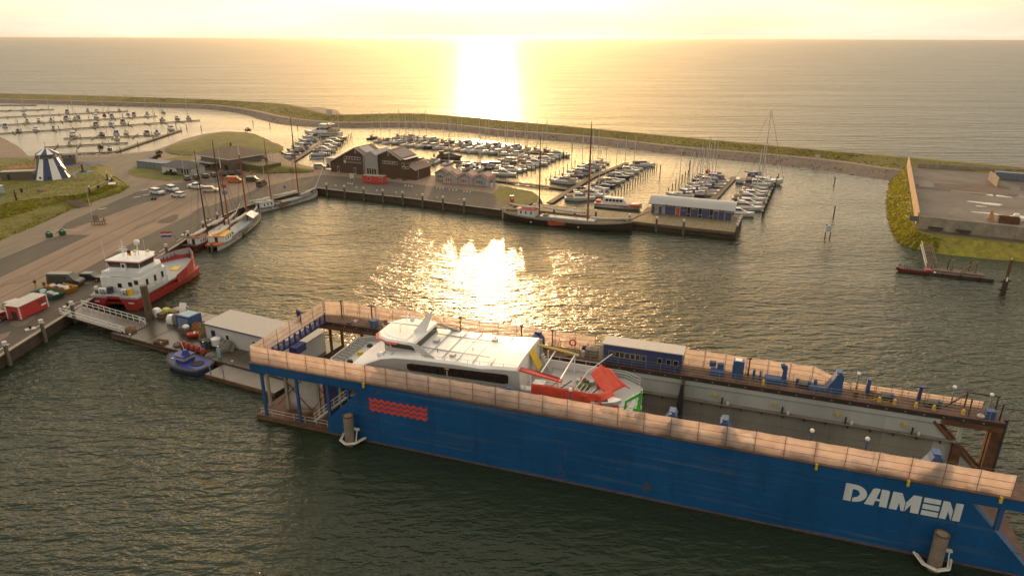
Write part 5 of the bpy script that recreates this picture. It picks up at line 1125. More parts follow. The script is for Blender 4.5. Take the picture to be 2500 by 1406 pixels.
lt = link('sign_lettering', text_mesh('NAUTISCH KWARTIER', .62, PALE, .04), mus); lt.location = (10.6, -.05, 4.0); lt.rotation_euler = (R(90), 0, 0)
sg = MB().slab([(6.1, -.06, 4.6), (7.1, -.06, 4.6), (7.1, -.06, 3.8), (6.6, -.06, 3.4), (6.1, -.06, 3.8)], .05).build('crest', PALE, mus)
gl = wallprism([(15.35, 0), (20.75, 0), (20.75, 7.0), (18.05, 8.6), (15.35, 7.0)], -.5, D_, LINK, 'glass_link', mus)
for k in range(5):
    s = 16.0 + k * .9; zt = 6.6 + (1.1 - abs(k - 2) * .55)
    wallprism([(s, 3.1), (s + .55, 3.1), (s + .55, zt - (.3 if k > 2 else 0) + (.2 if k < 2 else 0)), (s, zt + (-.2 if k < 2 else 0))], -.58, -.5, mat('link_glazing', (.35, .36, .36), .2, vary=.1), 'window_pane', gl)
winrow(16.2, 20.2, .1, 2.8, 4, gl, -.58)
for s in (15.0, 20.9): MB().b2(s - .06, s + .06, -.6, -.48, 0, 7).build('downpipe', PALE, gl)
MB().b2(35.9, 36.06, 1.5, 1.62, 0, 3.2).build('downpipe', PALE, mus)
for k, s in enumerate((22.5, 28, 32.5)):
    o = heap(0, 0, .9, .9, mat('shrub_green', (.05, .055, .02), .95, vary=.5, scale=4, bump=.8, bscale=8), ['low shrub by the glass entrance', 'low shrub under the right gable', 'low shrub at the far corner of the timber building'][k], 50 + k, 'shrub', 'shrub', world=(-65.3 + s * math.cos(R(-24.9)) - .7, 245.3 + s * math.sin(R(-24.9)) - 1.4, QZ))
# long flat annex visible behind the left eave
o = thing('flat_annex', 'low pale annex behind the left eave of the timber building', 'building', (-68.5, 252.2, QZ), R(-24.9)); MB().b2(0, 9, 0, 4, 0, 3.6).build('wall', PALE, o); MB().b2(-.2, 9.2, -.2, 4.2, 3.6, 3.8).build('roof', GREYB, o)

# red kiosk container in front
k_ = thing('red_kiosk', 'low bright red container kiosk in front of the timber building', 'kiosk', (-49.9, 225.7, QZ), R(-18))
KR = mat('kiosk_red', (.50, .045, .028), .5, vary=.1, scale=.6)
MB().b2(0, 7.6, 0, 2.6, .1, 2.3).build('body', KR, k_); MB().b2(-.1, 7.7, -.1, 2.7, 2.3, 2.42).build('roof', mat('kiosk_roof', (.20, .17, .13), .7), k_)
for s in (2.0, 6.3): w = MB().b2(s, s + 1.0, -.04, 0, 1.0, 1.9).build('window', PALE, k_); MB().b2(s + .12, s + .88, -.06, -.04, 1.12, 1.78).build('pane', GLASS, w)
o = thing('notice_board', 'pale notice board on two posts left of the red kiosk', 'sign', (-53.6, 226.6, QZ), R(-18)); MB().b2(-.8, .8, -.05, .05, 1.2, 2.9).build('board', PALE, o)
for s in (-.6, .6): MB().b2(s - .06, s + .06, -.06, .06, 0, 1.2).build('leg', STEEL, o)

# row of pastel beach houses
PINK = mat('pastel_pink', (.42, .30, .27), .7, vary=.08); MINT = mat('pastel_mint', (.33, .36, .30), .7, vary=.08); LILAC = mat('pastel_blue', (.26, .28, .33), .7, vary=.08); CREAM = mat('pastel_cream', (.42, .38, .33), .7, vary=.08)
TILE = mat('orange_tiles', (.26, .095, .045), .8, vary=.18, scale=1.2)
def beach_house(label, s, t, cols, winm, extra):
    c, n = math.cos(R(-20.6)), math.sin(R(-20.6)); h = thing('beach_house', label, 'house', (-23.1 + s * c - t * n, 225.2 + s * n + t * c, QZ), R(-20.6), 'pastel beach houses on the quay')
    wallprism([(.05, 0), (5.4, 0), (5.4, 2.3), (2.72, 3.85), (.05, 2.3)], 0, 6.2, cols[0], 'wall', h)
    for k in range(6):
        zt = 2.3; MB().b2(.1 + k * .88, .1 + k * .88 + .84, -.05, 0, .1, zt).build('wall_panel', cols[k % len(cols)], h)
    for a, b in (((-.2, 2.3), (2.72, 4.0)), ((2.72, 4.0), (5.65, 2.3))):
        r = roofslab(a[0], a[1] + .1, b[0], b[1] + .1, -.35, 6.4, TILE, 'roof', h, .14)
        MB().slab([(a[0], -.4, a[1] + .12), (b[0], -.4, b[1] + .12), (b[0], -.4, b[1] - .12), (a[0], -.4, a[1] - .12)], .05).build('verge_board', PALE, r)
    roofslab(3.0, 3.85 + .16, 4.9, 2.75 + .16, 1.0, 5.6, mat('roof_panel_grey', (.24, .20, .19), .5), 'roof_panel', h, .06)
    for k in range(3): w = MB().b2(1.2 + k * .7, 1.75 + k * .7, -.09, -.05, .7, 1.9).build('window', PALE, h); MB().b2(1.28 + k * .7, 1.67 + k * .7, -.11, -.09, .8, 1.8).build('pane', winm, w)
    if extra:
        for k in range(3): w = MB().b2(5.4, 5.45, 1.2 + k * 1.1, 2.0 + k * 1.1, .8, 1.8).build('side_window', PALE, h); MB().b2(5.45, 5.47, 1.3 + k * 1.1, 1.9 + k * 1.1, .9, 1.7).build('side_pane', GLASS, w)
    return h
REDG = mat('red_shutter', (.25, .03, .05), .5)
beach_house('pastel beach house set back beside the timber building', -5.0, 4.2, [LILAC, PINK, CREAM], GLASS, False)
beach_house('pastel beach house with red shutters and mint gable', 0, 0, [MINT, PINK, CREAM, LILAC], REDG, False)
beach_house('middle pastel beach house with pink and lilac panels', 5.5, 0, [LILAC, PINK, MINT, CREAM], REDG, False)
beach_house('rightmost pastel beach house with blue grey end panels', 11.0, 0, [LILAC, CREAM, PINK, LILAC], GLASS, True)
o = tag(MB().lathe([(.35, 0), (.45, .6), (.4, 1.3), (.1, 1.5)], (-6.6, 217.2, QZ), 8).build('water_butt', PALE), 'pale water butt at the corner of the rightmost beach house', 'barrel')

# blue pavilion with barrel roof, on its timber platform
PBLUE = mat('pavilion_blue', (.055, .07, .155), .6, vary=.1, scale=.6); BARREL = mat('barrel_roof', (.34, .34, .33), .45, vary=.05, scale=.3)
pv = thing('pavilion', 'long blue pavilion with grey barrel roof at the end of the pier', 'building', (38.5, 185.1, QZ), R(-23.3))
MB().b2(0, 21.5, 0, 6.4, 0, 2.85).build('wall', mat('pavilion_frame', (.42, .42, .40), .6, vary=.06), pv)
S = []
for s in (-.7, 22.3): 
    ring = [(s, -.9 + 8.2 * k / 12, 2.75 + 1.75 * math.sin(math.pi * (k / 12 * .94 + .03))) for k in range(13)]; S.append(ring + [(x, y, z - .18) for x, y, z in ring[::-1]])
MB().loft(S).build('barrel_roof', BARREL, pv, smooth=True)
ends = MB()
for s in (.02, 21.48): ends.add([(s, 0, 2.8)] + [(s, 6.4 * k / 8, 2.8 + 1.45 * math.sin(math.pi * k / 8)) for k in range(9)], [tuple(range(10))])
ends.build('gable_end', GREYB, pv)
for k in range(5): MB().b2(21.5, 21.56, .4 + k * 1.2, 1.3 + k * 1.2, .5, 2.4).build('side_window', GLASS, pv)
for s0, s1, z1 in ((.1, .95, 2.0), (2.1, 2.95, 2.05), (3.85, 6.6, 2.15), (8.0, 9.75, 2.15), (10.8, 12.75, 2.1), (13.75, 15.7, 2.1), (16.75, 17.9, 2.1), (18.05, 19.6, 2.1), (19.8, 21.4, 2.1)): MB().b2(s0, s1, -.06, 0, .05, z1).build('blue_panel', PBLUE, pv)
dr = MB().b2(6.85, 7.75, -.08, 0, .05, 2.1).build('red_door', mat('door_red', (.55, .08, .03), .5), pv); MB().b2(7.3, 7.5, -.1, -.08, 1.55, 1.75).build('door_light', GLASS, dr)
for s0 in (4.0, 4.95, 5.85, 8.1, 8.95, 11.9, 13.9, 14.8, 18.2, 18.95, .15): MB().b2(s0, s0 + .72, -.05, 0, 2.25, 2.7).build('clerestory', GLASS, pv)
for s0 in (9.85, 12.85, 15.8): 
    w = MB().b2(s0, s0 + .8, -.05, 0, .05, 2.65).build('tall_window', GLASS, pv); MB().b2(s0, s0 + .8, -.08, -.05, .72, .82).build('transom', PALE, w)
for s0 in (1.05, 3.0): MB().b2(s0, s0 + .75, -.05, 0, .1, 2.6).build('shutter', mat('shutter_grey', (.30, .32, .30), .6), pv)
lt = link('sign_lettering', text_mesh('LADEN', .42, PALE, .03), pv); lt.location = (8.9, -.09, 1.6); lt.rotation_euler = (R(90), 0, 0)
c_, n_ = math.cos(R(-23.3)), math.sin(R(-23.3))
def pvw(s, t, z=0): return (38.5 + s * c_ - t * n_, 185.1 + s * n_ + t * c_, z)
plat = thing('pavilion_platform', 'timber platform on piles carrying the blue pavilion', 'platform', pvw(-2.5, -11.0), R(-23.3))
for k in range(26): MB().b2(k, k + .94, 0, 18.2, QZ - .25, QZ - .01 + .012 * math.sin(k * 2.3)).build('deck_board', mat('platform_board', (.20, .155, .085), .8, vary=.25, scale=.7), plat)
MB().b2(-.1, 26, -.15, 0, QZ - .75, QZ - .1).build('edge_beam', WOOD, plat); MB().b2(26, 26.2, -.1, 18.2, QZ - .75, QZ - .1).build('edge_beam', WOOD, plat); MB().b2(0, 26, .3, 18, -.5, QZ - .6).build('understructure', WOODD, plat)
# wooden pier from the point to the platform
pier = thing('wooden_pier', 'long boarded wooden pier behind the black clipper', 'pier', (-1.0, 191.2, 0), math.atan2(174.6 - 191.2, 37.2 + 1.0)); PLn = math.dist((-1, 191.2), (37.2, 174.6))
PB = mat('pier_board', (.23, .17, .09), .8, vary=.3, scale=.8)
pbm = [MB().b2(0, .92, 0, 8.0, QZ - .22, QZ - .02 + d).mesh('deck_board', PB) for d in (0, .02, .035)]
for k in range(int(PLn)): shared('deck_board', pbm[k % 3], pier, (k, .02 * (k % 2), 0))
MB().b2(0, PLn, -.16, 0, QZ - .8, QZ - .1).build('edge_beam', WOOD, pier); MB().b2(.5, PLn, .4, 7.5, .2, QZ - .5).build('cross_beams', WOODD, pier)

# striped climbing tower like a mill, with hut behind
mill = thing('striped_tower', 'blue and white striped playground tower shaped like a windmill body', 'tower', (-151.4, 223.4, QZ + 1.75), .31)
MBL = mat('mill_blue', (.045, .06, .15), .7, vary=.08); MWH = mat('mill_white', (.70, .70, .62), .35, vary=.06)
NS_ = 12
def ngon(r, z, n=NS_): return [(r * math.cos(2 * math.pi * (i + .5) / n), r * math.sin(2 * math.pi * (i + .5) / n), z) for i in range(n)]
b0, b1 = ngon(5.2, 0), ngon(2.7, 6.6); c0, c1 = ngon(3.5, 8.0), ngon(.1, 9.9)
for i in range(NS_):
    j = (i + 1) % NS_; MB().slab([b0[i], b0[j], b1[j], b1[i]], .12).build('stripe', MWH if i % 2 else MBL, mill); MB().slab([c0[i], c0[j], c1[j], c1[i]], .08).build('roof_stripe', MWH if i % 2 else MBL, mill)
MB().lathe([(2.6, 6.5), (2.9, 6.6), (2.9, 6.7), (2.2, 6.75), (2.2, 8.0)], (0, 0, 0), 12).build('gallery', mat('gallery_grey', (.2, .19, .17), .7), mill)
for i in range(6): a = 2 * math.pi * i / 6; MB().tube((2.7 * math.cos(a), 2.7 * math.sin(a), 6.6), (2.9 * math.cos(a), 2.9 * math.sin(a), 8.1), .08, n=4).build('gallery_post', DARK, mill)
for i, a in enumerate((-2.05, -1.5)): MB().tube((4.75 * math.cos(a), 4.75 * math.sin(a), .9), (4.95 * math.cos(a), 4.95 * math.sin(a), .9), .35, n=10).build('porthole', DARK, mill)
MB().tube((0, 0, 9.8), (0, 0, 11.6), .05, n=5).build('finial', DARK, mill)
sl = thing('slide', 'long tube slide running down from the striped tower', 'slide', (-148.2, 223.0, QZ + 1.8), -.25); MB().path([(.4, 0, 4.2), (2.5, 0, 2.6), (4.6, 0, 1.0), (6.2, 0, .5)], .3, 8).build('chute', mat('slide_steel', (.3, .27, .2), .4), sl)
for x in (5.4, 6.0): MB().b2(x, x + .3, -.5, -.2, 0, 1.9).build('leg', PALE, sl)
hut = thing('long_hut', 'long dark low hut left of the striped tower', 'hut', (-165.0, 218.6, QZ + 1.75), .22)
MB().b2(0, 9.5, 0, 3.2, 0, 2.6).build('wall', mat('hut_grey', (.12, .105, .08), .8, vary=.12), hut); MB().b2(-.15, 9.65, -.15, 3.35, 2.6, 2.75).build('roof', mat('hut_roof', (.34, .31, .25), .7, vary=.25, scale=1.5), hut); MB().b2(2, 2.9, -.03, 0, 0, 2.0).build('door', DARK, hut)

# white cottage with dark roof
wh = thing('white_cottage', 'white rendered cottage with dark grey hipped roof by the car park', 'house', (-124.1, 241.3, QZ), R(-25.5))
MB().b2(0, 7.2, 0, 7, 0, 2.5).build('wall', mat('render_white', (.58, .57, .53), .7, vary=.06), wh); SLATE = mat('slate_grey', (.085, .08, .082), .7, vary=.12)
MB().b2(7.2, 13.2, 1.2, 7, 0, 2.5).build('side_wing', mat('render_grey', (.40, .38, .34), .7), wh)
MB().add([(-.4, -.4, 2.5), (13.5, -.4, 2.5), (13.5, 7.4, 2.5), (-.4, 7.4, 2.5), (3, 3.5, 4.4), (10.5, 3.5, 4.4)], [(0, 1, 5, 4), (1, 2, 5), (2, 3, 4, 5), (3, 0, 4), (0, 3, 2, 1)]).build('roof', SLATE, wh)
w = MB().b2(3.8, 5.3, -.05, 0, .9, 1.8).build('window', PALE, wh); MB().b2(3.9, 5.2, -.07, -.05, 1.0, 1.7).build('pane', GLASS, w)
for s in (8.2, 9.6, 11.0): w = MB().b2(s, s + .9, 1.14, 1.2, .2, 2.1).build('window', PALE, wh); MB().b2(s + .1, s + .8, 1.12, 1.14, .3, 2.0).build('pane', GLASS, w)
gh = thing('glass_veranda', 'pale blue glazed playground shelter behind the white cottage', 'shelter', (-139, 253, QZ), R(-25)); MB().b2(0, 14, 0, 5, 0, 2.2).build('glazing', mat('blue_glazing', (.16, .20, .24), .3, vary=.2, scale=.8), gh)
for k in range(8): MB().b2(2 * k - .05, 2 * k + .05, -.05, .0, 0, 2.3).build('post', STEEL, gh)
MB().b2(-.2, 14.2, -.2, 5.2, 2.2, 2.35).build('roof', mat('blue_grey_roof', (.11, .12, .16), .6), gh)
# restaurant with broad hipped roof
rs = thing('restaurant', 'two-storey restaurant with broad brown hipped roof and terrace', 'building', (-116.5, 254.2, QZ), R(-32.9))
MB().b2(0, 19, 0, 16, 0, 2.6).build('ground_floor', mat('brick_brown', (.15, .10, .07), .8, vary=.15), rs); MB().b2(.6, 18.4, .6, 15.4, 2.6, 4.7).build('upper_floor', mat('cladding_grey', (.22, .20, .17), .7, vary=.12), rs)
MB().add([(-1.4, -1.6, 4.7), (20.4, -1.6, 4.7), (20.4, 17, 4.7), (-1.4, 17, 4.7), (9.2, 7.4, 7.6), (9.8, 8.0, 7.6)], [(0, 1, 5, 4), (1, 2, 5), (2, 3, 4, 5), (3, 0, 4), (0, 3, 2, 1)]).build('roof', mat('restaurant_roof', (.15, .105, .075), .85, vary=.1, scale=.4), rs)
MB().b2(-1.45, 20.45, -1.7, -1.6, 4.45, 4.75).build('eaves_board', PALE, rs); MB().b2(20.4, 20.5, -1.6, 17, 4.45, 4.75).build('eaves_board', PALE, rs)
for k in range(6): MB().b2(9 + 1.4 * k, 10.2 + 1.4 * k, .52, .6, 3.1, 4.4).build('upper_window', mat('warm_glass', (.30, .22, .12), .15), rs)
for k in range(5): MB().b2(1.5 + 3.4 * k, 3.6 + 3.4 * k, -.05, 0, .4, 2.2).build('shop_window', GLASS, rs)
MB().b2(-.5, 12, -3.0, 0, 2.45, 2.65).build('terrace_awning', mat('awning', (.34, .33, .32), .8, vary=.2), rs)
te = MB().b2(19, 30, 4, 13, 0, 2.5).build('side_terrace', mat('terrace_earth', (.10, .085, .03), .95, vary=.3), rs); railing(rs, (19, 4, 2.5), (30, 4, 2.5), h=1.0, m=PALE, r=.04, step=1.0); railing(rs, (30, 4, 2.5), (30, 13, 2.5), h=1.0, m=PALE, r=.04, step=1.0)
MB().tube((9.5, 7.7, 7.6), (9.5, 7.7, 8.6), .3, n=6).build('chimney', DARK, rs)
for k in range(7):
    o = thing('parasol', '%s folded parasol on the restaurant terrace' % ORD[k], 'parasol', (-95.6 + 1.1 * k, 254.6 + .25 * (k % 3), QZ + 2.5), 0, 'parasols on the restaurant terrace')
    MB().tube((0, 0, 0), (0, 0, 2.4), .05, n=5).build('pole', DARK, o); MB().lathe([(.12, .9), (.28, 1.2), (.05, 2.4)], (0, 0, 0), 6).build('canopy', DIRTYW, o)

# ------------------------------------------------------------------ headland with walled yard on the right
head_rim = [(150, 258, 2), (140, 243, 6), (131, 225, 8), (121, 205, 9), (110, 184, 8), (102, 168, 6), (100, 162, 6), (103, 158, 7), (112, 154, 7), (124, 149.5, 7), (190, 118, 7), (420, 20), (470, 60), (190, 240)]
hr0 = [(x, y, d[0] if d else 0.) for x, y, *d in head_rim]; head_rim = smooth_line(hr0[:11], 4) + hr0[11:]
land('headland', head_rim, 3.0, GRASS, mat('bank_grass', (.20, .185, .022), .95, vary=.5, scale=.6, dirt=(.26, .17, .05), dirt_amt=.5, bump=.9, bscale=2.5))
YARD = mat('yard_concrete', (.150, .120, .092), .8, vary=.22, scale=.12, dirt=(.060, .048, .038), dirt_amt=.75)
struct(MB().add([(x, y, 3.01) for x, y in ((146, 251), (104.2, 168.6), (122, 155.6), (190, 121), (300, 130), (300, 190), (184, 238))], [tuple(range(7))]).build('yard_floor', YARD))
struct(MB().add([(x, y, 3.014) for x, y in ((100.8, 162.6), (121, 152.4), (140, 143), (141, 145.5), (122, 155), (101.6, 165.4))], [tuple(range(6))]).build('worn_track', mat('track_earth', (.075, .058, .04), .95, vary=.3, scale=.3)))
rp_ = random.Random(21); YT = [mat('yard_patch_dark', (.062, .05, .04), .8, vary=.3, scale=.5), mat('yard_patch_pale', (.18, .145, .108), .8, vary=.25, scale=.5), mat('yard_patch_brown', (.12, .08, .055), .85, vary=.3, scale=.5)]
for k in range(16):
    x, y = rp_.uniform(128, 172), rp_.uniform(176, 232)
    if (x - 104) * .887 - (y - 168.6) * .46 < 6 or (y - 168) + .52 * (x - 104) > 78: continue
    w_, d_, an = rp_.uniform(4, 12), rp_.uniform(2.5, 6), -.48; pts = [(x + u * math.cos(an) - v * math.sin(an), y + u * math.sin(an) + v * math.cos(an)) for u, v in ((-w_, -d_), (w_ * rp_.uniform(.6, 1.1), -d_), (w_, d_ * rp_.uniform(.4, 1)), (0, d_), (-w_ * rp_.uniform(.5, 1), d_ * .9))]; struct(MB().add([(a, b, 3.012 + .0004 * k) for a, b in pts], [tuple(range(5))]).build('yard_patch', YT[k % 3]))
PUD = mat('puddle', (.05, .045, .04), .04, vary=.05)
for k, (x, y, rx, ry, an) in enumerate(((137, 193.5, 4.2, 1.5, -.6), (129.5, 181.8, 3.4, .9, -.5), (147, 203.5, 3.2, 1.2, -.6), (133, 190, 1.4, .6, -.4), (157, 197, 1.5, .7, -.3))):
    tag(MB().add([(a, b, 3.02) for a, b in blob(x, y, rx, ry, an, 18, .22)], [tuple(range(18))]).build('puddle', PUD), ['largest shining puddle on the yard floor', 'long puddle nearest the front yard wall', 'far shining puddle behind the largest one', 'small puddle touching the largest one', 'small bright puddle at the right of the yard'][k], 'puddle', 'puddles in the yard')
WALLC = mat('yard_wall', (.29, .245, .185), .85, vary=.3, scale=.5, dirt=(.17, .18, .16), dirt_amt=.7)
WALLO = mat('yard_wall_sun_tint', (.50, .34, .19), .85, vary=.2, scale=.5)  # low sun's orange put into the concrete colour of the bank-side wall
def panel_wall(name, label, a, b, h, n, m, th=.35, z=3.0):
    l, r, d = between(a, b); t = thing(name, label, 'wall', (a[0], a[1], z), r)
    for k in range(n):
        w = d / n; MB().b2(k * w + .02, (k + 1) * w - .02, -th / 2, th / 2, 0, h * random.uniform(.985, 1.0)).build('wall_panel', m, t)
    return t
panel_wall('yard_wall', 'tall sunlit concrete wall along the grassy bank', (103.2, 169.2), (146.5, 253.5), 3.4, 22, WALLO)
panel_wall('yard_wall', 'stained concrete front wall of the yard with benches before it', (101.6, 165.9), (124.4, 153.9), 3.2, 9, WALLC); panel_wall('yard_wall', 'stained concrete wall continuing out of frame at the right', (124.8, 153.7), (170, 130), 3.2, 14, WALLC)
panel_wall('yard_wall', 'short leaning dividing wall in the middle of the yard', (155, 216), (160, 228), 3.0, 4, WALLC); panel_wall('yard_wall', 'low concrete wall along the back of the yard below the dike', (149, 251), (183, 238), 1.6, 10, WALLC)
for k, (x, y) in enumerate(((104.6, 163.4), (109.8, 160.7))):
    b = thing('bench', ['long bench against the yard wall at the left', 'long bench against the yard wall at the right'][k], 'bench', (x, y, 3.0), R(-27.7))
    for j in range(3): MB().b2(-1.6, 1.6, -.3 + .22 * j, -.12 + .22 * j, .45, .52).build('slat', WOODD, b)
    for s in (-1.3, 1.3): MB().b2(s - .08, s + .08, -.28, .3, 0, .45).build('leg', CONC, b)
    MB().b2(-1.6, 1.6, .3, .36, .6, .95).build('backrest', WOODD, b)
sb = thing('yard_container', 'grey blue steel containers in a row at the back of the yard', 'container', (163.0, 229.5, 3.0), R(-32))
for k in range(3): MB().b2(6.2 * k, 6.2 * k + 6, 0, 2.4, .1, 2.5).build('container_body', mat('container_blue_grey', (.13, .16, .20), .6, vary=.12), sb)
o = thing('open_skip', 'open rusty skip behind the yard front wall', 'skip', (125.6, 171.6, 3.0), R(-25)); MB().b2(0, 4.6, 0, 2, 0, .15).build('floor', RUST, o)
for q in ((0, 4.6, 0, .1), (0, 4.6, 1.9, 2.0), (0, .1, .1, 1.9), (4.5, 4.6, .1, 1.9)): MB().b2(*q, .15, 1.6).build('side', RUST, o)
o = thing('loading_ramp', 'orange steel loading ramp left of the rusty skip', 'ramp', (124.0, 173.2, 3.0), R(-25)); MB().slab([(0, 0, 0), (1.5, 0, 0), (1.0, 1.5, 2.6), (.4, 1.5, 2.6)], .15).build('ramp_plate', mat('ramp_orange', (.36, .17, .06), .7), o); MB().b2(.3, 1.1, 1.5, 2.6, 0, .3).build('foot', RUST, o)
for k in range(6):
    o = bag(0, 0, 1.5, 1.2, 1.1, WHITE, 'scrap_bag', ['white plastic sack on top of the yard heap', 'white sack at the left foot of the yard heap', 'white sack at the right of the yard heap', 'white sack behind the yard heap', 'front white sack of the yard heap', 'half hidden white sack in the yard heap'][k], 'sack', seed=60 + k); o.location = (131 + (k % 3) * 1.2, 173 + (k // 3) * 1.3, 3.0 if k else 4.0); o['group'] = 'white sacks heaped in the yard'
bag(0, 0, 2.0, 1.4, .9, BLUE2, 'blue_tarp_bundle', 'blue tarpaulin bundle beside the white sacks in the yard', 'bundle', seed=70).location = (134.6, 171.6, 3.0)
o = thing('harbour_sign', 'dark rectangular harbour sign on the bank beside the sunlit wall', 'sign', (101.9, 168.6, 3.0), R(-20)); MB().b2(-1.0, 1.0, -.05, .05, 1.2, 2.5).build('board', mat('sign_slate', (.10, .13, .13), .6, vary=.4, scale=3), o)
for s in (-.8, .8): MB().b2(s - .06, s + .06, -.06, .06, 0, 1.2).build('post', STEEL, o)
# floating landing stage with open boat
st = thing('landing_stage', 'dark floating landing stage with posts off the headland', 'jetty', (89.2, 139.2, 0), math.atan2(134.5 - 138.9, 100.5 - 89.7))
MB().b2(0, 12.4, -.2, 1.4, -.2, .6).build('float', WOODD, st); MB().b2(0, 11, 1.4, 3.6, -.1, .75).build('upper_deck', WOOD, st)
for x in (1.2, 5.0, 9.4): MB().tube((x, 2.6, -1), (x, 2.6, 3.2), .2, n=8).build('post', CONC, st)
for x in (4.4, 8.4): MB().tube((x, 3.4, -1), (x, 3.4, 3.0), .12, n=6).build('post', WOODD, st)
for x in (3, 6.4, 9.8): MB().b2(x - .12, x + .12, -.4, -.2, .1, .8).build('fender', RUBBER, st)
railing(st, (2, 3.4, .75), (10.5, 3.4, .75), h=.9, bars=2, m=WOOD, r=.04); MB().tube((6.2, .9, .75), (9.2, 2.6, 3.4), .12, n=5).tube((6.6, .5, .75), (9.6, 2.2, 3.4), .12, n=5).build('raised_ladder', WOOD, st)
gp = thing('access_bridge', 'steep wooden access bridge from the headland to the landing stage', 'gangway', (91.6, 141.6, .75), math.atan2(151 - 141.6, 95.2 - 91.6))
for k in range(16): MB().b2(.62 * k, .62 * k + .56, -.95, .95, .15 * k + .0, .15 * k + .07).build('tread', WOOD, gp)
for y in (-1, 1): MB().tube((0, y, .9), (10, y, 3.3), .08, n=5).tube((0, y, .1), (10, y, 2.45), .12, n=5).build('side_rail', WOOD if y < 0 else PALE, gp)
ob = thing('open_boat', 'long dark red open boat tied to the landing stage', 'boat', (84.4, 141.6, 0), math.atan2(139.2 - 141.6, 6.3))
S = hull_loft([(-.4, .12, .3, .95, .6), (.6, .7, -.2, .8, .6), (3, 1.0, -.3, .7, .6), (5.6, .9, -.3, .75, .6), (6.6, .6, -.1, .85, .6)]); MB().loft(S).build('hull', mat('boat_red', (.13, .025, .022), .6, vary=.2), ob, smooth=True)
MB().b2(1.2, 5.0, -.75, .75, .72, .80).build('cover', RUBBER, ob); MB().b2(5.2, 6.2, -.6, .6, .78, 1.1).build('stern_box', mat('boat_red2', (.35, .04, .04), .6), ob); MB().ball((6.9, -.5, .6), .25).build('fender', WHITE, ob, smooth=True)
for k in range(5): MB().b2(.2 + .5 * k, .3 + .5 * k, .55, .65, .7, 1.3).build('post', DARK, ob)
rp = thing('channel_marker', 'tall rusty channel marker pile with crossbars at the right edge', 'marker', (97.8, 127.4, -2), .1)
MB().tube((0, 0, 0), (0, 0, 5.2), .55, .5, n=10).build('pile', WOODD, rp); MB().tube((0, 0, 5.2), (0, 0, 9.2), .28, n=8).build('pole', RUST, rp); MB().tube((0, 0, 9.2), (0, 0, 9.5), .12, n=6).build('lamp', WHITE, rp)
for z in (3.0, 4.7): MB().box((0, 0, z), (2.0, .3, .3)).build('crossbar', DARK, rp)
MB().b2(-.5, -.3, -.7, -.5, 4.9, 5.7).build('white_mark', WHITE, rp)
sg = thing('water_sign', 'white harbour notice on two posts standing in the water', 'sign', (80.0, 167.1, 0), .05)
MB().b2(-.9, .9, -.05, .05, 1.7, 3.4).build('board', WHITE, sg); 
for k in range(4): MB().b2(-.6, .6, -.07, -.05, 1.95 + .32 * k, 2.08 + .32 * k).build('text_line', mat('sign_blue', (.15, .2, .35), .6), sg)
for s in (-.65, .65): MB().tube((s, 0, -1), (s, 0, 1.7), .13, n=7).build('post', DARK, sg); MB().box((s, 0, 3.5), (.3, .12, .25)).build('lamp', DARK, sg)
for k, (x, y, h, lab) in enumerate(((111.1, 233.6, 2.6, 'lone post in open water nearest the dike bend'), (91.7, 189.9, 2.8, 'lone thin post between the headland and the pavilion'), (-176.7, 377.2, 2.6, 'first post off the left marina walkway'), (-165.9, 370.6, 2.6, 'second post off the left marina walkway'), (-148.1, 397.9, 2.2, 'lone post below the grassy dike bend'),
        (-134.8, 387, 2.2, 'second lone post below the dike bend'), (-116.9, 378.5, 2.2, 'third lone post below the dike bend'), (-185.6, 384, 2.4, 'post behind the white boat on the left walkway'), (53.7, 247.3, 4.2, 'tall lone post right of the white motor cruiser'), (26.9, 309.8, 2.6, 'lone post in the sun glitter by the dike'), (21.6, 288.7, 2.6, 'lone post beside the end of the middle marina'), (68, 262, 3.2, 'lone post behind the eastern jetty'))):
    o = thing('water_post', lab, 'post', (x, y, -1), 0, 'lone posts in the harbour water'); MB().tube((0, 0, 0), (0, 0, h + 1), .17, n=7).build('post', WOODD, o); MB().lathe([(.2, 0), (.2, .12), (.02, .2)], (0, 0, h + 1), 7).build('cap', DARK, o)
o = thing('dike_sign', 'white lattice sign board on the dike slope', 'sign', (-105.5, 404.0, 2.6), .1); MB().b2(-1.6, 1.6, -.1, .1, 2.2, 5.2).build('board', PALE, o)
for s in (-1.2, 1.2): MB().b2(s - .1, s + .1, -.1, .1, 0, 2.2).build('leg', STEEL, o)
o = thing('dike_sign', 'small white sign board on the dike slope above the headland bend', 'sign', (121, 272, 2.4), -.5); MB().b2(-.9, .9, -.1, .1, .6, 1.7).build('board', PALE, o); MB().b2(-.08, .08, -.08, .08, 0, .6).build('leg', STEEL, o)

# ------------------------------------------------------------------ marinas: jetties, mooring piles and boats
HW = mat('yacht_white', (.60, .58, .55), .4, vary=.06); HC = mat('yacht_cream', (.50, .46, .38), .45, vary=.08); HN = mat('yacht_navy', (.04, .05, .11), .4); HG = mat('yacht_grey', (.30, .30, .30), .45); HD = mat('boat_dark', (.06, .04, .03), .6, vary=.2)
CB_ = mat('cover_blue', (.05, .07, .20), .8, vary=.15); CD_ = mat('cover_dark', (.05, .045, .045), .8); CT_ = mat('cover_tan', (.33, .27, .19), .85); TEAK = mat('teak', (.25, .16, .08), .7, vary=.15)
def hullm(L_, b, fb, m, name='hull'):
    return MB().loft(hull_loft([(-L_ / 2, b * .40, -.25, fb * .9, .6), (-L_ * .3, b * .48, -.3, fb * .85, .6), (0, b * .5, -.35, fb * .9, .6), (L_ * .25, b * .40, -.3, fb, .62), (L_ * .42, b * .18, -.1, fb * 1.15, .7), (L_ * .5, .03, .4, fb * 1.25, .8)], 7)).mesh(name, m, True)
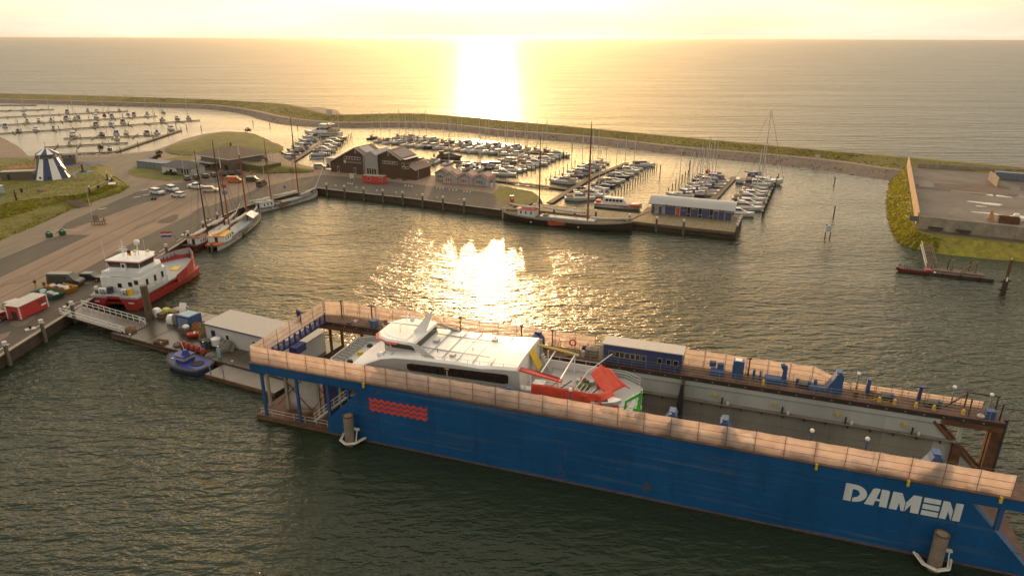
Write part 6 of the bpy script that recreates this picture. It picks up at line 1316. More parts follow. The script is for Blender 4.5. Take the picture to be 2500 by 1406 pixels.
def proto_sail(m, cov, L_=9.5):
    b, fb = L_ * .31, 1.0
    cab = MB().loft([[(-L_ * .12, -b * .3, fb * .85), (-L_ * .12, b * .3, fb * .85), (-L_ * .12, b * .26, fb + .45), (-L_ * .12, -b * .26, fb + .45)], [(L_ * .25, -b * .18, fb), (L_ * .25, b * .18, fb), (L_ * .22, b * .14, fb + .25), (L_ * .22, -b * .14, fb + .25)]]).mesh('cabin', HW)
    win = MB().b2(-L_ * .08, L_ * .12, -b * .29, b * .29, fb + .12, fb + .3).mesh('cabin_window', GLASS)
    mast = MB().tube((L_ * .06, 0, fb), (L_ * .06, 0, L_ * 1.62), .14, .09, n=5).mesh('mast', mat('alloy', (.62, .59, .54), .5, 0))
    boom = MB().tube((L_ * .05, 0, fb + 1.15), (-L_ * .36, 0, fb + 1.25), .06, n=5).mesh('boom', MATS['alloy']); sail = sausage((L_ * .03, 0, fb + 1.35), (-L_ * .34, 0, fb + 1.4), .18, 6).mesh('sail_cover', cov, True)
    rig = MB().tube((L_ * .5, 0, fb * 1.25), (L_ * .06, 0, L_ * 1.6), .035, n=3).tube((-L_ * .5, 0, fb * .9), (L_ * .06, 0, L_ * 1.6), .02, n=3)
    for s in (-1, 1): rig.tube((L_ * .03, s * b * .47, fb), (L_ * .06, 0, L_ * 1.0), .018, n=3)
    cp = MB().b2(-L_ * .42, -L_ * .13, -b * .26, b * .26, fb * .86, fb * .95).mesh('cockpit', TEAK); hood = MB().box((-L_ * .14, 0, fb + .55), (L_ * .1, b * .55, .55), taper=.8).mesh('spray_hood', cov)
    return [('hull', hullm(L_, b, fb, m)), ('cabin', cab), ('cabin_window', win), ('mast', mast), ('boom', boom), ('sail_cover', sail), ('rigging', rig.mesh('rigging', ROPE)), ('cockpit', cp), ('spray_hood', hood)]
def proto_motor(m, cov, L_=9.5, fly=False):
    b, fb = L_ * .34, 1.15
    def cabring(x, w, z): return [(x, -w, z), (x, w, z)]
    cab = MB().loft([[(-L_ * .2, -b * .4, fb * .8), (L_ * .3, -b * .24, fb), (L_ * .3, b * .24, fb), (-L_ * .2, b * .4, fb * .8)], [(-L_ * .18, -b * .36, fb + .55), (L_ * .2, -b * .22, fb + .5), (L_ * .2, b * .22, fb + .5), (-L_ * .18, b * .36, fb + .55)]]).mesh('cabin', HW)
    gl = MB().loft([[(-L_ * .18, -b * .35, fb + .55), (L_ * .17, -b * .24, fb + .5), (L_ * .17, b * .24, fb + .5), (-L_ * .18, b * .35, fb + .55)], [(-L_ * .18, -b * .31, fb + 1.15), (L_ * .06, -b * .25, fb + 1.15), (L_ * .06, b * .25, fb + 1.15), (-L_ * .18, b * .31, fb + 1.15)]]).mesh('windscreen', GLASS)
    rf = MB().loft([[(-L_ * .2, -b * .33, fb + 1.15), (L_ * .075, -b * .27, fb + 1.15), (L_ * .075, b * .27, fb + 1.15), (-L_ * .2, b * .33, fb + 1.15)], [(-L_ * .18, -b * .3, fb + 1.28), (L_ * .05, -b * .24, fb + 1.28), (L_ * .05, b * .24, fb + 1.28), (-L_ * .18, b * .3, fb + 1.28)]]).mesh('cabin_roof', HW)
    cv = MB().box((-L_ * .33, 0, fb + .5), (L_ * .24, b * .72, .9), taper=.82).mesh('cockpit_cover', cov); rl = MB()
    for s in (-1, 1): rl.path([(L_ * .0, s * b * .46, fb + .55), (L_ * .3, s * b * .34, fb + .65), (L_ * .48, s * .1, fb + .95)], .03, 3)
    out = [('hull', hullm(L_, b, fb, m)), ('cabin', cab), ('windscreen', gl), ('cabin_roof', rf), ('cockpit_cover', cv), ('bow_rail', rl.mesh('bow_rail', STEEL)), ('rub_strake', MB().b2(-L_ * .48, L_ * .1, -b * .505, b * .505, fb * .62, fb * .70).mesh('rub_strake', CD_))]
    if fly: out += [('flybridge', MB().loft([[(-L_ * .22, -b * .3, fb + 1.28), (L_ * .02, -b * .24, fb + 1.28), (L_ * .02, b * .24, fb + 1.28), (-L_ * .22, b * .3, fb + 1.28)], [(-L_ * .22, -b * .3, fb + 1.8), (-.02 * L_, -b * .22, fb + 1.75), (-.02 * L_, b * .22, fb + 1.75), (-L_ * .22, b * .3, fb + 1.8)]]).mesh('flybridge', HW)), ('radar_arch', MB().b2(-L_ * .22, -L_ * .19, -b * .3, b * .3, fb + 2.3, fb + 2.42).b2(-L_ * .22, -L_ * .19, -b * .3, -b * .27, fb + 1.3, fb + 2.3).b2(-L_ * .22, -L_ * .19, b * .27, b * .3, fb + 1.3, fb + 2.3).mesh('radar_arch', HW))]
    return out
def proto_open(m, cov, L_=6.5):
    b, fb = L_ * .34, .7
    return [('hull', hullm(L_, b, fb, m)), ('cover', MB().loft([[(-L_ * .42, -b * .36, fb * .85), (-L_ * .42, b * .36, fb * .85), (-L_ * .4, 0, fb + .4)], [(L_ * .1, -b * .42, fb * .9), (L_ * .1, b * .42, fb * .9), (L_ * .08, 0, fb + .75)], [(L_ * .4, -.15, fb * 1.1), (L_ * .4, .15, fb * 1.1), (L_ * .4, 0, fb * 1.15)]]).mesh('cover', cov)), ('outboard', MB().box((-L_ * .53, 0, fb + .1), (.4, .4, .9)).mesh('outboard', CD_))]
PROTO = {'sw': (proto_sail(HW, CB_), 'white sailing yacht with blue sail cover', 'yacht'), 'sc': (proto_sail(HC, CT_), 'cream sailing yacht with tan sail cover', 'yacht'), 'sn': (proto_sail(HN, CD_), 'navy hulled sailing yacht', 'yacht'),
         'mw': (proto_motor(HW, CD_), 'white motor cruiser with dark cockpit cover', 'motorboat'), 'mb': (proto_motor(HW, CB_), 'white motor cruiser with blue cockpit cover', 'motorboat'), 'mf': (proto_motor(HW, CT_, 11, True), 'white flybridge motor cruiser', 'motorboat'),
         'mg': (proto_motor(HG, CT_), 'grey motor cruiser with tan cover', 'motorboat'), 'mn': (proto_motor(HN, CT_), 'navy hulled motor cruiser', 'motorboat'), 'oc': (proto_open(HW, CB_), 'small open boat under a blue cover', 'boat'), 'od': (proto_open(HD, CD_), 'small dark boat under a cover', 'boat')}
def boat(kind, x, y, rz, where, group, sc=1.):
    parts, desc, cat = PROTO[kind]
    t = thing({'yacht': 'sailing_yacht', 'motorboat': 'motor_cruiser', 'boat': 'open_boat'}[cat], (desc + ', ' + where) if where else desc, cat, (x, y, 0), rz, group); sc *= .86; t.scale = (sc, sc, sc)
    for n, me in parts: link(n, me, t)
    return t
PILEM = [MB().tube((0, 0, -1.2), (0, 0, h), .15, n=6).mesh('pile', WOODD) for h in (2.0, 2.3, 2.6)]; PCAP = MB().lathe([(.17, 0), (.17, .18), (.02, .25)], (0, 0, 0), 6).mesh('cap', DIRTYW)
def piles(a, b, n, where, group):
    for k in range(n):
        t = k / (n - 1); o = thing('mooring_pile', '%s mooring pile from the shore end %s' % (ORD[k], where), 'pile', (a[0] + (b[0] - a[0]) * t, a[1] + (b[1] - a[1]) * t, 0), 0, group)
        link('pile', PILEM[k % 3], o); c = link('cap', PCAP, o); c.location = (0, 0, (2.0, 2.3, 2.6)[k % 3])
JW = mat('jetty_boards', (.15, .105, .068), .8, vary=.2, scale=.8)
def jetty(pts, label, w=1.8, fingers=None, z=.55):
    t = thing('jetty', label, 'jetty', (pts[0][0], pts[0][1], 0), 0)
    for a, b in zip(pts, pts[1:]):
        l, r, d = between(a, b); n = max(2, int(d / 4)); me = MB().b2(0, d / n - .04, -w / 2, w / 2, z - .35, z).mesh('deck_section', JW)
        for k in range(n): o = shared('deck_section', me, t, (a[0] - pts[0][0] + math.cos(r) * d / n * k, a[1] - pts[0][1] + math.sin(r) * d / n * k, 0), r)
        if fingers:
            fl, step, sides = fingers; mf = MB().add([(-.35, 0, z - .06), (.35, 0, z - .06), (.2, fl, z - .06), (-.2, fl, z - .06), (-.35, 0, z - .3), (.35, 0, z - .3), (.2, fl, z - .3), (-.2, fl, z - .3)], [(0, 1, 2, 3), (7, 6, 5, 4), (0, 4, 5, 1), (1, 5, 6, 2), (2, 6, 7, 3), (3, 7, 4, 0)]).mesh('finger', JW)
            for k in range(int(d / step)):
                for s in sides: shared('finger', mf, t, (a[0] - pts[0][0] + math.cos(r) * step * (k + .5), a[1] - pts[0][1] + math.sin(r) * step * (k + .5), 0), r + (0 if s > 0 else math.pi))
    return t
G0 = 'boats in the far left marina'
LPn = ['furthest back breakwater', 'second', 'third', 'fourth', 'fifth', 'sixth', 'seventh', 'bent main']
LP = [[(-391.1, 504.4), (-342.7, 505.8)], [(-365.7, 456.4), (-311.8, 477.5)], [(-336.9, 412.8), (-255.9, 466.6)], [(-296.1, 383.7), (-222.2, 437.7)], [(-275.5, 344.8), (-186.4, 416.4)], [(-219.6, 338.7), (-179.7, 350.7)], [(-211.2, 310.8), (-181.1, 325.2)], [(-193.3, 291.1), (-172.4, 298.0), (-176.9, 369.9)]]
for k, l in enumerate(LP): jetty(l, '%s walkway of the far left marina' % LPn[k], 2.2 if k in (0, 7) else 1.6, None if k in (0, 7) else (8, 9, (1, -1)))
LB = [[(-312.3, 448.2), (-293.5, 462), (-284.5, 470), (-274.0, 462.8), (-264.3, 471.5)],
      [(-281.3, 385.7), (-284.4, 408.8), (-279.1, 411.7), (-272.9, 413.1), (-271.5, 424.7), (-261.0, 412.2), (-267.4, 430.6), (-263.9, 421.3), (-256.5, 431.2), (-257.9, 442.4), (-249.8, 436.2), (-246.9, 449.9), (-241.5, 446.5), (-236.0, 452.2), (-229.2, 460.4)],
      [(-259.5, 364.4), (-253.6, 370.2), (-249.1, 377.5), (-236.0, 394.2), (-231.5, 402.0), (-226.9, 406.0), (-210.4, 419.2), (-203.1, 423.6), (-198.6, 428.1)],
      [(-220.9, 349.0), (-209.1, 352.8), (-204.2, 357.6), (-199.5, 358.3), (-189.4, 358.8), (-184.9, 360.5), (-183.2, 373.7), (-194.1, 339.5)], [(-206.5, 321.6), (-187.9, 314.2), (-179.7, 307.3)]]
mix = ['sw', 'mw', 'sc', 'mb', 'sw', 'mg', 'sn', 'mw', 'sc', 'mf']; rowname = ['in the back row', 'in the second row', 'in the middle row', 'in the fourth row', 'in the front row']
for i, row in enumerate(LB):
    for j, (x, y) in enumerate(row):
        kd = 'od' if (i, j) == (4, 1) else ('mf' if (i, j) == (3, 6) else mix[(i * 3 + j * 7) % 10])
        boat(kd, x, y, R(125 + random.uniform(-6, 6)) + (math.pi if (i + j) % 3 == 0 else 0), '%s from left %s, left marina' % (ORD[j], rowname[i]), G0, (1.35 if kd == 'od' else random.uniform(.85, 1.1)))
for i, (a, b, n, nm) in enumerate((((-300, 392), (-225, 440), 6, 'along the fourth left marina walkway'), ((-268, 350), (-190, 413), 7, 'along the fifth left marina walkway'), ((-171, 300), (-175.5, 368), 5, 'along the bent main walkway'), ((-214, 343), (-183, 352), 4, 'along the sixth left marina walkway'), ((-192, 287.6), (-176, 293), 3, 'by the striped tower'))): piles(a, b, n, nm, 'piles of the left marina')
# short jetty with the big white motor yacht
jetty([(-88.5, 270), (-90.4, 352)], 'boat-lined jetty ending at the big white motor yacht', 2.2)
for j, (x, y) in enumerate([(-103.8, 345.4), (-102.0, 335.1), (-101.2, 324), (-99.6, 313.7), (-98.6, 303.8), (-97.4, 293.1), (-96.2, 284)]): boat(['mw', 'mf', 'mb', 'mw', 'mg', 'mw', 'mb'][j], x + 3, y, math.pi + random.uniform(-.05, .05), '%s on the left of the yacht jetty' % ORD[j], 'boats at the yacht jetty')
for j, (x, y) in enumerate([(-89.1, 342.1), (-88.2, 331.2), (-87.5, 321), (-86.5, 311.6), (-85.6, 302), (-84.9, 293), (-84.2, 284.4)]): boat(['sc', 'mn', 'mf', 'mw', 'mf', 'sw', 'oc'][j], x + 3.2, y, random.uniform(-.05, .05), '%s on the right of the yacht jetty' % ORD[j], 'boats at the yacht jetty', 1.05)
piles((-77.5, 281), (-80.4, 347), 17, 'along the yacht jetty', 'piles of the yacht jetty')
yt = boat('mf', -97, 354.5, math.pi - .2, '', None, 2.1); yt['label'] = 'large white three-deck motor yacht at the end of the jetty'; yt.name = 'motor_yacht'
MB().b2(-3.5, .4, -1.3, 1.3, 3.1, 3.25).build('hardtop', HW, yt); MB().tube((-3, 0, 3.2), (-3.4, 0, 5.0), .06, n=5).build('mast', HW, yt)
# middle marina: back row both sides, front row, inner basin rows
G1 = 'boats in the middle marina'
jetty([(-65.6, 340.8), (-35.7, 322.0), (1.1, 303.2), (22, 293)], 'long bent back jetty of the middle marina', 2.0)
for j, (x, y) in enumerate([(-69.2, 342.2), (-61.0, 335.8), (-56.8, 345.9), (-53.2, 343.9), (-49.6, 341.8), (-45.9, 339.5), (-42.3, 337.9), (-37.9, 333.2), (-33.3, 331.2), (-29.5, 329.3), (-24.3, 326.5), (-20.5, 324.5), (-15.6, 321.7), (-11.2, 319.9), (-6.8, 316.5), (-2.4, 314.2), (2.2, 311.8), (6.6, 309)]): boat(['sn', 'od', 'sw', 'sc', 'mf', 'sw', 'sw', 'mg', 'sc', 'sn', 'sw', 'mw', 'sc', 'sw', 'mw', 'sw', 'mb', 'sc'][j], x, y + 1, R(60 + random.uniform(-6, 6)), '%s in back row, middle marina' % ORD[j], G1, random.uniform(.92, 1.12))
for j, (x, y) in enumerate([(-53.5, 325.8), (-48.6, 320.1), (-45.0, 318.2), (-40.4, 315.6), (-36.2, 313.5), (-32.3, 311.1), (-27.6, 307.8), (-23.5, 305.5), (-19.3, 303.0), (-15.4, 301.4), (-10.9, 299.2), (-6.8, 297.0), (-2.7, 295.3), (1.3, 292.7)]): boat(['mg', 'sw', 'sc', 'mw', 'mn', 'mw', 'sc', 'sw', 'mw', 'mf', 'sw', 'mg', 'sw', 'mw'][j], x, y, R(-28 + 180 + 60 + random.uniform(-6, 6)), '%s in front row, middle marina' % ORD[j], G1, random.uniform(.95, 1.15))
jetty([(-38.5, 281), (-27.3, 278.3), (-8.2, 271)], 'short inner jetty behind the pastel beach houses', 1.6)
for j, (x, y) in enumerate([(-36.8, 277), (-31.2, 274.9), (-25.4, 272.5), (-20.7, 269.9), (-17.2, 268.9), (-13.7, 267.7), (-10.4, 266.4)]): boat(['mw', 'mf', 'sw', 'oc', 'sw', 'oc', 'mw'][j], x, y, R(62 + random.uniform(-6, 6)), '%s inner jetty behind beach houses' % ORD[j], G1, .9)
dk_ = boat('od', -26.5, 284.2, .1, '', None, 2.0); dk_['label'] = 'dark old wooden vessel with low wheelhouse behind the beach houses'; MB().b2(-2.2, -1.1, -.6, .6, .7, 2.0).build('wheelhouse', HD, dk_)
for j, (x, y) in enumerate([(-6.0, 262), (-3.2, 256.5), (-5.8, 249.2), (-1.4, 257.9), (2.0, 262), (3.8, 267), (6.4, 271), (8.4, 276), (10.9, 280.2), (13.4, 285.7), (16.7, 291.4)]): boat(['sw', 'mw', 'mf', 'sw', 'sc', 'mw', 'mf', 'sw', 'mb', 'mw', 'mf'][j], x + 3, y, R(-15 + random.uniform(-6, 6)), '%s along the slanting middle jetty' % ORD[j], G1, random.uniform(.95, 1.1))
for j, (x, y) in enumerate([(-10.6, 262), (-7.2, 267), (-4.2, 272), (-1.0, 277), (2.4, 282), (6.8, 287.6)]): boat(['sn', 'mw', 'sw', 'mg', 'sc', 'sw'][j], x - 1, y, R(160 + random.uniform(-6, 6)), '%s on the far side, slanting middle jetty' % ORD[j], G1)
jetty([(-9.9, 245), (-1.1, 262), (17.2, 293.8)], 'slanting jetty of the middle marina', 1.8); piles((2.0, 247), (22.8, 289.2), 13, 'along the slanting middle jetty', 'piles of the middle marina'); piles((-62, 333), (4, 288.5), 15, 'along the middle marina front row', 'piles of the middle marina')
jetty([(-6.5, 238.8), (18.3, 223.8)], 'brown footbridge jetty from the beach houses to the eastern boats', 2.0)
for j, (x, y) in enumerate([(-58.5, 329), (-63.5, 333), (10.6, 305.8), (14.8, 302.6), (-12.8, 258.5), (-16.4, 262.8)]): boat(['sw', 'sc', 'sw', 'sn', 'sw', 'mw'][j], x, y, R(60), ['left end of front row', 'far left of front row', 'right end of back row', 'far right of back row', 'beside the slanting jetty foot', 'behind the beach houses gap'][j], G1, 1.05)
# eastern jetties
G2 = 'boats at the eastern jetties'
jetty([(11.2, 203.5), (18.5, 220.9), (29.6, 246.3), (46.0, 274)], 'bent jetty behind the black clipper', 1.8)
for j, (x, y) in enumerate([(17.7, 235.5), (18.9, 240.8), (21.8, 247.2), (24.4, 252.1), (26.8, 257.5), (29.6, 263.4), (32.0, 268.5), (34.8, 274.6)]): boat(['mf', 'mw', 'sn', 'mb', 'sw', 'mf', 'sw', 'sc'][j], x, y, math.pi - .35 + random.uniform(-.08, .08), '%s left of the bent eastern jetty' % ORD[j], G2, random.uniform(1, 1.15))
for j, (x, y) in enumerate([(25.4, 214.6), (24.8, 219.5), (28.2, 224.3), (30.9, 229.1), (33.4, 234.0), (35.9, 239.0), (38.3, 244.3), (40.6, 249.6), (43.2, 255.2), (46.0, 260.6)]): boat(['mf', 'mw', 'sw', 'sn', 'mg', 'sw', 'mn', 'sc', 'mw', 'sw'][j], x, y, -.32 + random.uniform(-.08, .08), '%s right of the bent eastern jetty' % ORD[j], G2, random.uniform(.98, 1.12))
bb = boat('mf', 21.2, 209.6, -.03, '', None, 1.02); bb['label'] = 'cream and white cabin cruiser nearest the pier behind the clipper'
bb = boat('mw', 51.5, 268.4, .15, '', None, 1.15); bb['label'] = 'white sports cruiser at the far end of the eastern jetty'
piles((29.5, 205.5), (55.6, 262.6), 19, 'along the right of the eastern jetty', 'piles of the eastern jetties'); piles((11.6, 233), (24.6, 268.2), 8, 'along the left of the eastern jetty', 'piles of the eastern jetties')
rc = thing('lifeboat', 'white and orange rescue lifeboat moored at the pier beside the pavilion', 'lifeboat', (31.6, 199.6, 0), math.atan2(-4.3, 13.3)); me = hullm(14, 4.2, 1.5, mat('lifeboat_white', (.62, .60, .57), .45)); link('hull', me, rc)
MB().b2(3.0, 6.4, -1.55, 1.55, .9, 1.55).build('orange_bow', mat('rescue_orange', (.55, .10, .02), .5), rc); MB().b2(-6.7, 3.2, -2.12, 2.12, .95, 1.1).build('rub_strake', mat('rescue_red', (.4, .03, .03), .5), rc)
cbn = MB().loft([[(-4.6, -1.5, 1.3), (3.0, -1.3, 1.4), (3.0, 1.3, 1.4), (-4.6, 1.5, 1.3)], [(-4.4, -1.3, 3.1), (1.4, -1.1, 3.0), (1.4, 1.1, 3.0), (-4.4, 1.3, 3.1)]]).build('cabin', HW, rc)
for k in range(5): MB().b2(-3.6 + k * 1.05, -2.9 + k * 1.05, -1.48, -1.38, 2.1, 2.7).build('window', GLASS, cbn)
MB().b2(-4.6, -4.3, -.9, .9, 3.1, 5.2).b2(-4.7, -4.2, -1.0, 1.0, 5.0, 5.2).build('mast_arch', HW, rc); MB().b2(-6.6, -5.2, -1.2, 1.2, 1.3, 2.0).build('stern_box', RED, rc)
jetty([(62.0, 208), (70.8, 226.1), (80.2, 245.3)], 'jetty of boats behind the blue pavilion', 2.2)
for j, (x, y) in enumerate([(55.8, 215.8), (58.2, 221.1), (61.0, 226.3), (63.4, 231.3), (66.0, 236.4), (68.6, 241.5), (71.1, 247.2)]): boat(['sn', 'sw', 'sw', 'sc', 'mn', 'sw', 'mb'][j], x + 1, y, math.pi - .35 + random.uniform(-.08, .08), '%s on the left of the pavilion jetty' % ORD[j], G2, random.uniform(1.0, 1.2))
for j, (x, y) in enumerate([(64.5, 190.5), (68.7, 197.4), (71.2, 202.8), (73.7, 209.2), (76.4, 214.8), (79.0, 220.0), (81.2, 225.5), (83.8, 231.4), (86.2, 237.0), (88.3, 243.5)]): boat(['mw', 'mf', 'mw', 'mf', 'mg', 'sw', 'sc', 'mw', 'sw', 'mw'][j], x, y, -.3 + random.uniform(-.08, .08), '%s on the right of the pavilion jetty' % ORD[j], G2, random.uniform(1.0, 1.12) if j > 2 else 1.1)
tall = boat('sw', 86, 236, -.3, '', None, 1.9); tall['label'] = 'large white yacht with the tallest mast behind the pavilion'
piles((70.5, 187.6), (94.6, 241.6), 17, 'along the right of the pavilion jetty', 'piles of the pavilion jetty'); piles((50.8, 219.0), (64.4, 249.1), 7, 'along the left of the pavilion jetty', 'piles of the pavilion jetty')
rw = boat('mn', 70.5, 241, math.pi - .3, '', None, 1.25); rw['label'] = 'red and blue wooden cruiser with a red buoy on its roof'; MB().ball((1.2, 0, 2.9), .8).build('red_buoy', RED, rw, smooth=True)
for j, (x, y) in enumerate([(53.6, 212.2), (65.2, 214.4), (67.6, 219.4), (70.2, 224.6), (72.9, 230.0), (75.6, 235.4)]): boat(['sw', 'sc', 'sw', 'sn', 'sw', 'sw'][j], x - 4 if j else x, y + 3, math.pi - .35, '%s of the extra inner row, pavilion jetty' % ORD[j], G2, 1.1)
# heavy capped piles along the quay and the platform
BP = [MB().tube((0, 0, -2.5), (0, 0, 3.4), .30, n=9).mesh('pile', mat('quay_pile', (.13, .11, .085), .8, vary=.25)), MB().tube((0, 0, 3.4), (0, 0, 4.0), .33, n=9).mesh('cap', DIRTYW), MB().box((0, -.3, 2.2), (.12, .06, 2.2)).mesh('rubbing_strip', WOODD)]
def heavy(x, y, label, group): 
    o = thing('quay_pile', label, 'pile', (x, y, 0), 0, group)
    for n, me in zip(('pile', 'cap', 'rubbing_strip'), BP): link(n, me, o)
for k, (x, y) in enumerate([(-77.8, 86.5), (-77.8, 95.0), (-77.8, 103.6), (-77.8, 111.8), (-77.8, 119.5), (-77.9, 147), (-77.9, 158), (-78.1, 167), (-78.2, 176)]): heavy(x + .15, y, '%s white-capped quay pile from the near left corner' % ORD[k], 'white-capped piles on the left quay')
bq = [(-59, 215.3), (-52.6, 212.0), (-46.0, 209.1), (-39.5, 206.2), (-33, 203.3), (-26.6, 200.0), (-20.2, 196.8), (-13.8, 193.6)]
for k, (x, y) in enumerate(bq): heavy(x - .1, y - .4, '%s white-capped pile from the left along the back quay' % ORD[k], 'white-capped piles on the back quay')
for k, s in enumerate((-3.2, 4.0, 11.0)): x, y, _ = pvw(s, -11.4); heavy(x, y, '%s capped pile from the left before the pavilion platform' % ORD[k], 'piles before the pavilion')
for k, t in enumerate((-10.0, -7.0, -4.0, -1.0)): x, y, _ = pvw(24.0, t); heavy(x, y, '%s capped pile on the right side of the pavilion platform' % ORD[k], 'piles before the pavilion')
for k, s in enumerate((8, 14, 20, 26)): x, y = -1.0 + s * .917, 191.2 - s * .398; heavy(x - .2, y - .5, '%s capped pile along the wooden pier behind the clipper' % ORD[k], 'piles of the wooden pier')
kb = MB(); kq = [(-78.0, 20), (-78.0, 111), (-78.1, 152.4), (-78.5, 181), (-77.2, 189.2), (-74.4, 195.7), (-70.5, 203), (-62.5, 216.6), (-51.6, 211.3), (-31.1, 202.3), (-3.5, 187.9)]
for a, b in zip(kq, kq[1:]): l, r, d = between(a, b); kb.box(((a[0] + b[0]) / 2, (a[1] + b[1]) / 2, QZ + .08), (d, .4, .18), rz=r)
struct(kb.build('quay_kerb', CONCL))

# ------------------------------------------------------------------ vehicles
TYRE = MB().tube((0, -.11, 0), (0, .11, 0), .33, n=12).mesh('wheel', RUBBER); HUB = MB().tube((0, -.125, 0), (0, .125, 0), .18, n=8).mesh('hub', STEEL)
SHAPES = {  # side profile of the body, of the glazing and of the roof, length and width
    'hatch': ([(-2.0, .3), (2.0, .3), (2.05, .62), (1.9, .8), (.95, .92), (-1.95, .98), (-2.05, .6)], [(-1.9, .95), (1.0, .9), (.35, 1.4), (-1.65, 1.42)], [(-1.72, 1.38), (.42, 1.38), (.2, 1.5), (-1.5, 1.52)], 1.75, (-1.25, 1.3)),
    'suv': ([(-2.2, .35), (2.2, .35), (2.25, .75), (2.1, .98), (1.1, 1.08), (-2.15, 1.12), (-2.25, .7)], [(-2.1, 1.1), (1.15, 1.06), (.55, 1.62), (-1.9, 1.64)], [(-1.95, 1.6), (.6, 1.6), (.4, 1.74), (-1.8, 1.76)], 1.85, (-1.4, 1.45)),
    'van': ([(-2.9, .35), (2.85, .35), (2.95, .8), (2.85, 1.1), (2.05, 1.35), (-2.9, 1.4)], [(-2.9, 1.38), (2.1, 1.33), (1.35, 2.0), (-2.88, 2.02)], [(-2.9, 1.98), (1.4, 1.98), (1.1, 2.4), (-2.8, 2.45)], 2.0, (-1.9, 1.95)),
    'pickup': ([(-2.5, .4), (2.5, .4), (2.55, .9), (2.3, 1.05), (1.3, 1.12), (-2.5, 1.1)], [(-.6, 1.1), (1.35, 1.1), (.8, 1.65), (-.4, 1.68)], [(-.5, 1.64), (.85, 1.64), (.6, 1.8), (-.35, 1.82)], 1.85, (-1.6, 1.6))}
def vehicle(kind, label, x, y, rz, m, cat='car', group=None, z=None, sc=1.):
    body, glass, roof, w, ax = SHAPES[kind]; t = thing({'van': 'van', 'pickup': 'pickup_truck'}.get(kind, 'parked_car'), label, cat, (x, y, QZ if z is None else z), rz, group); t.scale = (sc,) * 3
    def ext(prof, w0, w1, name, m_):
        zl = min(p[1] for p in prof); zh = max(p[1] for p in prof); A, B = [], []
        for px, pz in prof:
            ww = w0 + (w1 - w0) * (pz - zl) / (zh - zl); A.append((px, -ww / 2, pz)); B.append((px, ww / 2, pz))
        n = len(prof); return MB().add(A + B, [tuple(range(n)), tuple(range(2 * n - 1, n - 1, -1))] + [(i, n + i, n + (i + 1) % n, (i + 1) % n) for i in range(n)]).build(name, m_, t)
    ext(body, w, w * .97, 'body', m); ext(glass, w * .94, w * .80, 'glazing', GLASS); ext(roof, w * .86, w * .76, 'roof', m)
    L0, L1 = body[0][0], body[1][0]
    for xx in ax:
        for s in (-1, 1): wl_ = shared('wheel', TYRE, t, (xx, s * (w / 2 - .06), .33)); shared('hub', HUB, wl_, (0, 0, 0))
    for s in (-1, 1): MB().box((L1 - .02, s * w * .36, .68), (.12, .32, .16)).build('headlight', WHITE, t); MB().box((L0 + .02, s * w * .4, .75), (.1, .2, .22)).build('tail_light', mat('tail_red', (.4, .02, .02), .4), t)
    for zx in (-.1, .9): 
        if kind == 'hatch' or kind == 'suv': MB().b2(zx - 1.0, zx - .93, -w * .455, w * .455, .95 if kind == 'hatch' else 1.1, 1.4 if kind == 'hatch' else 1.6).build('door_pillar', m, t)
    if kind == 'van':
        for s in (-1, 1): MB().box((-1.0, s * w * .485, 1.68), (3.0, .03, .62)).build('side_panel', m, t)
    return t
def paint(n, c): return mat('car_' + n, c, .3, .1, vary=.05)
CW, CBk, CR, CO, CG, CS = paint('white', (.62, .62, .62)), paint('black', (.03, .032, .036)), paint('red', (.22, .03, .025)), paint('orange', (.5, .13, .03)), paint('green_grey', (.045, .05, .042)), paint('silver', (.32, .32, .32))
vehicle('van', 'dark grey green delivery van parked beside the red hulled vessel', -87.0, 125.4, .0, CG, 'van', sc=1.08)
vehicle('hatch', 'black car parked just behind the delivery van', -83.8, 128.4, .02, CBk, sc=1.1)
vehicle('hatch', 'dark red car at the left frame edge beside the red hut', -87.6, 108.6, 1.2, CR); vehicle('suv', 'grey car behind the dark red car at the left frame edge', -88.4, 113.4, 1.2, CS)
vehicle('suv', 'white estate car nearest the grass mound', -109.4, 207.4, -.5, CW, sc=1.05); vehicle('suv', 'white car parked furthest of the three on the quay road', -106.8, 212.0, -.65, CW, sc=1.05); vehicle('hatch', 'white hatchback nearest the water of the three', -101.2, 203.6, 2.75, CW, sc=1.08)
vehicle('pickup', 'white flatbed truck behind the black masts', -101.0, 215.4, -.5, CW, 'truck', sc=1.1); vehicle('suv', 'cream jeep with open sides between the barge masts', -94.2, 210.6, .1, paint('cream', (.5, .45, .36)), sc=1.05)
vehicle('van', 'bright orange van near the restaurant', -92.4, 225.4, .05, CO, 'van', sc=.85); vehicle('van', 'dark boxy van with sunlit edge behind the red mast', -86.8, 226.6, .2, CG, 'van', sc=.75); vehicle('van', 'dark trailer van with pale roof beside the lamp post', -81.4, 219.6, 1.5, mat('brown_van', (.1, .075, .055), .6), 'van', sc=.85)
for k, (x, y) in enumerate([(-109.8, 229.0), (-107.6, 231.0), (-105.4, 233), (-103.2, 235), (-101, 236.8), (-98.8, 238.6), (-96.6, 240.2)]): vehicle('hatch', '%s dark parked car from the left in the row before the restaurant' % ORD[k], x, y, 2.2, CBk if k % 3 else paint('blue_grey', (.06, .07, .10)), group='cars parked before the restaurant')
vehicle('suv', 'silver car parked at the end wall of the timber building', -70.4, 250.6, .0, CS, sc=1.1); vehicle('hatch', 'dark car right of the silver car by the timber building', -67.0, 252.6, .1, CBk)
tr = thing('boat_trailer', 'empty boat trailer standing on the brown paving', 'trailer', oq(-104.9, 197.8), .3)
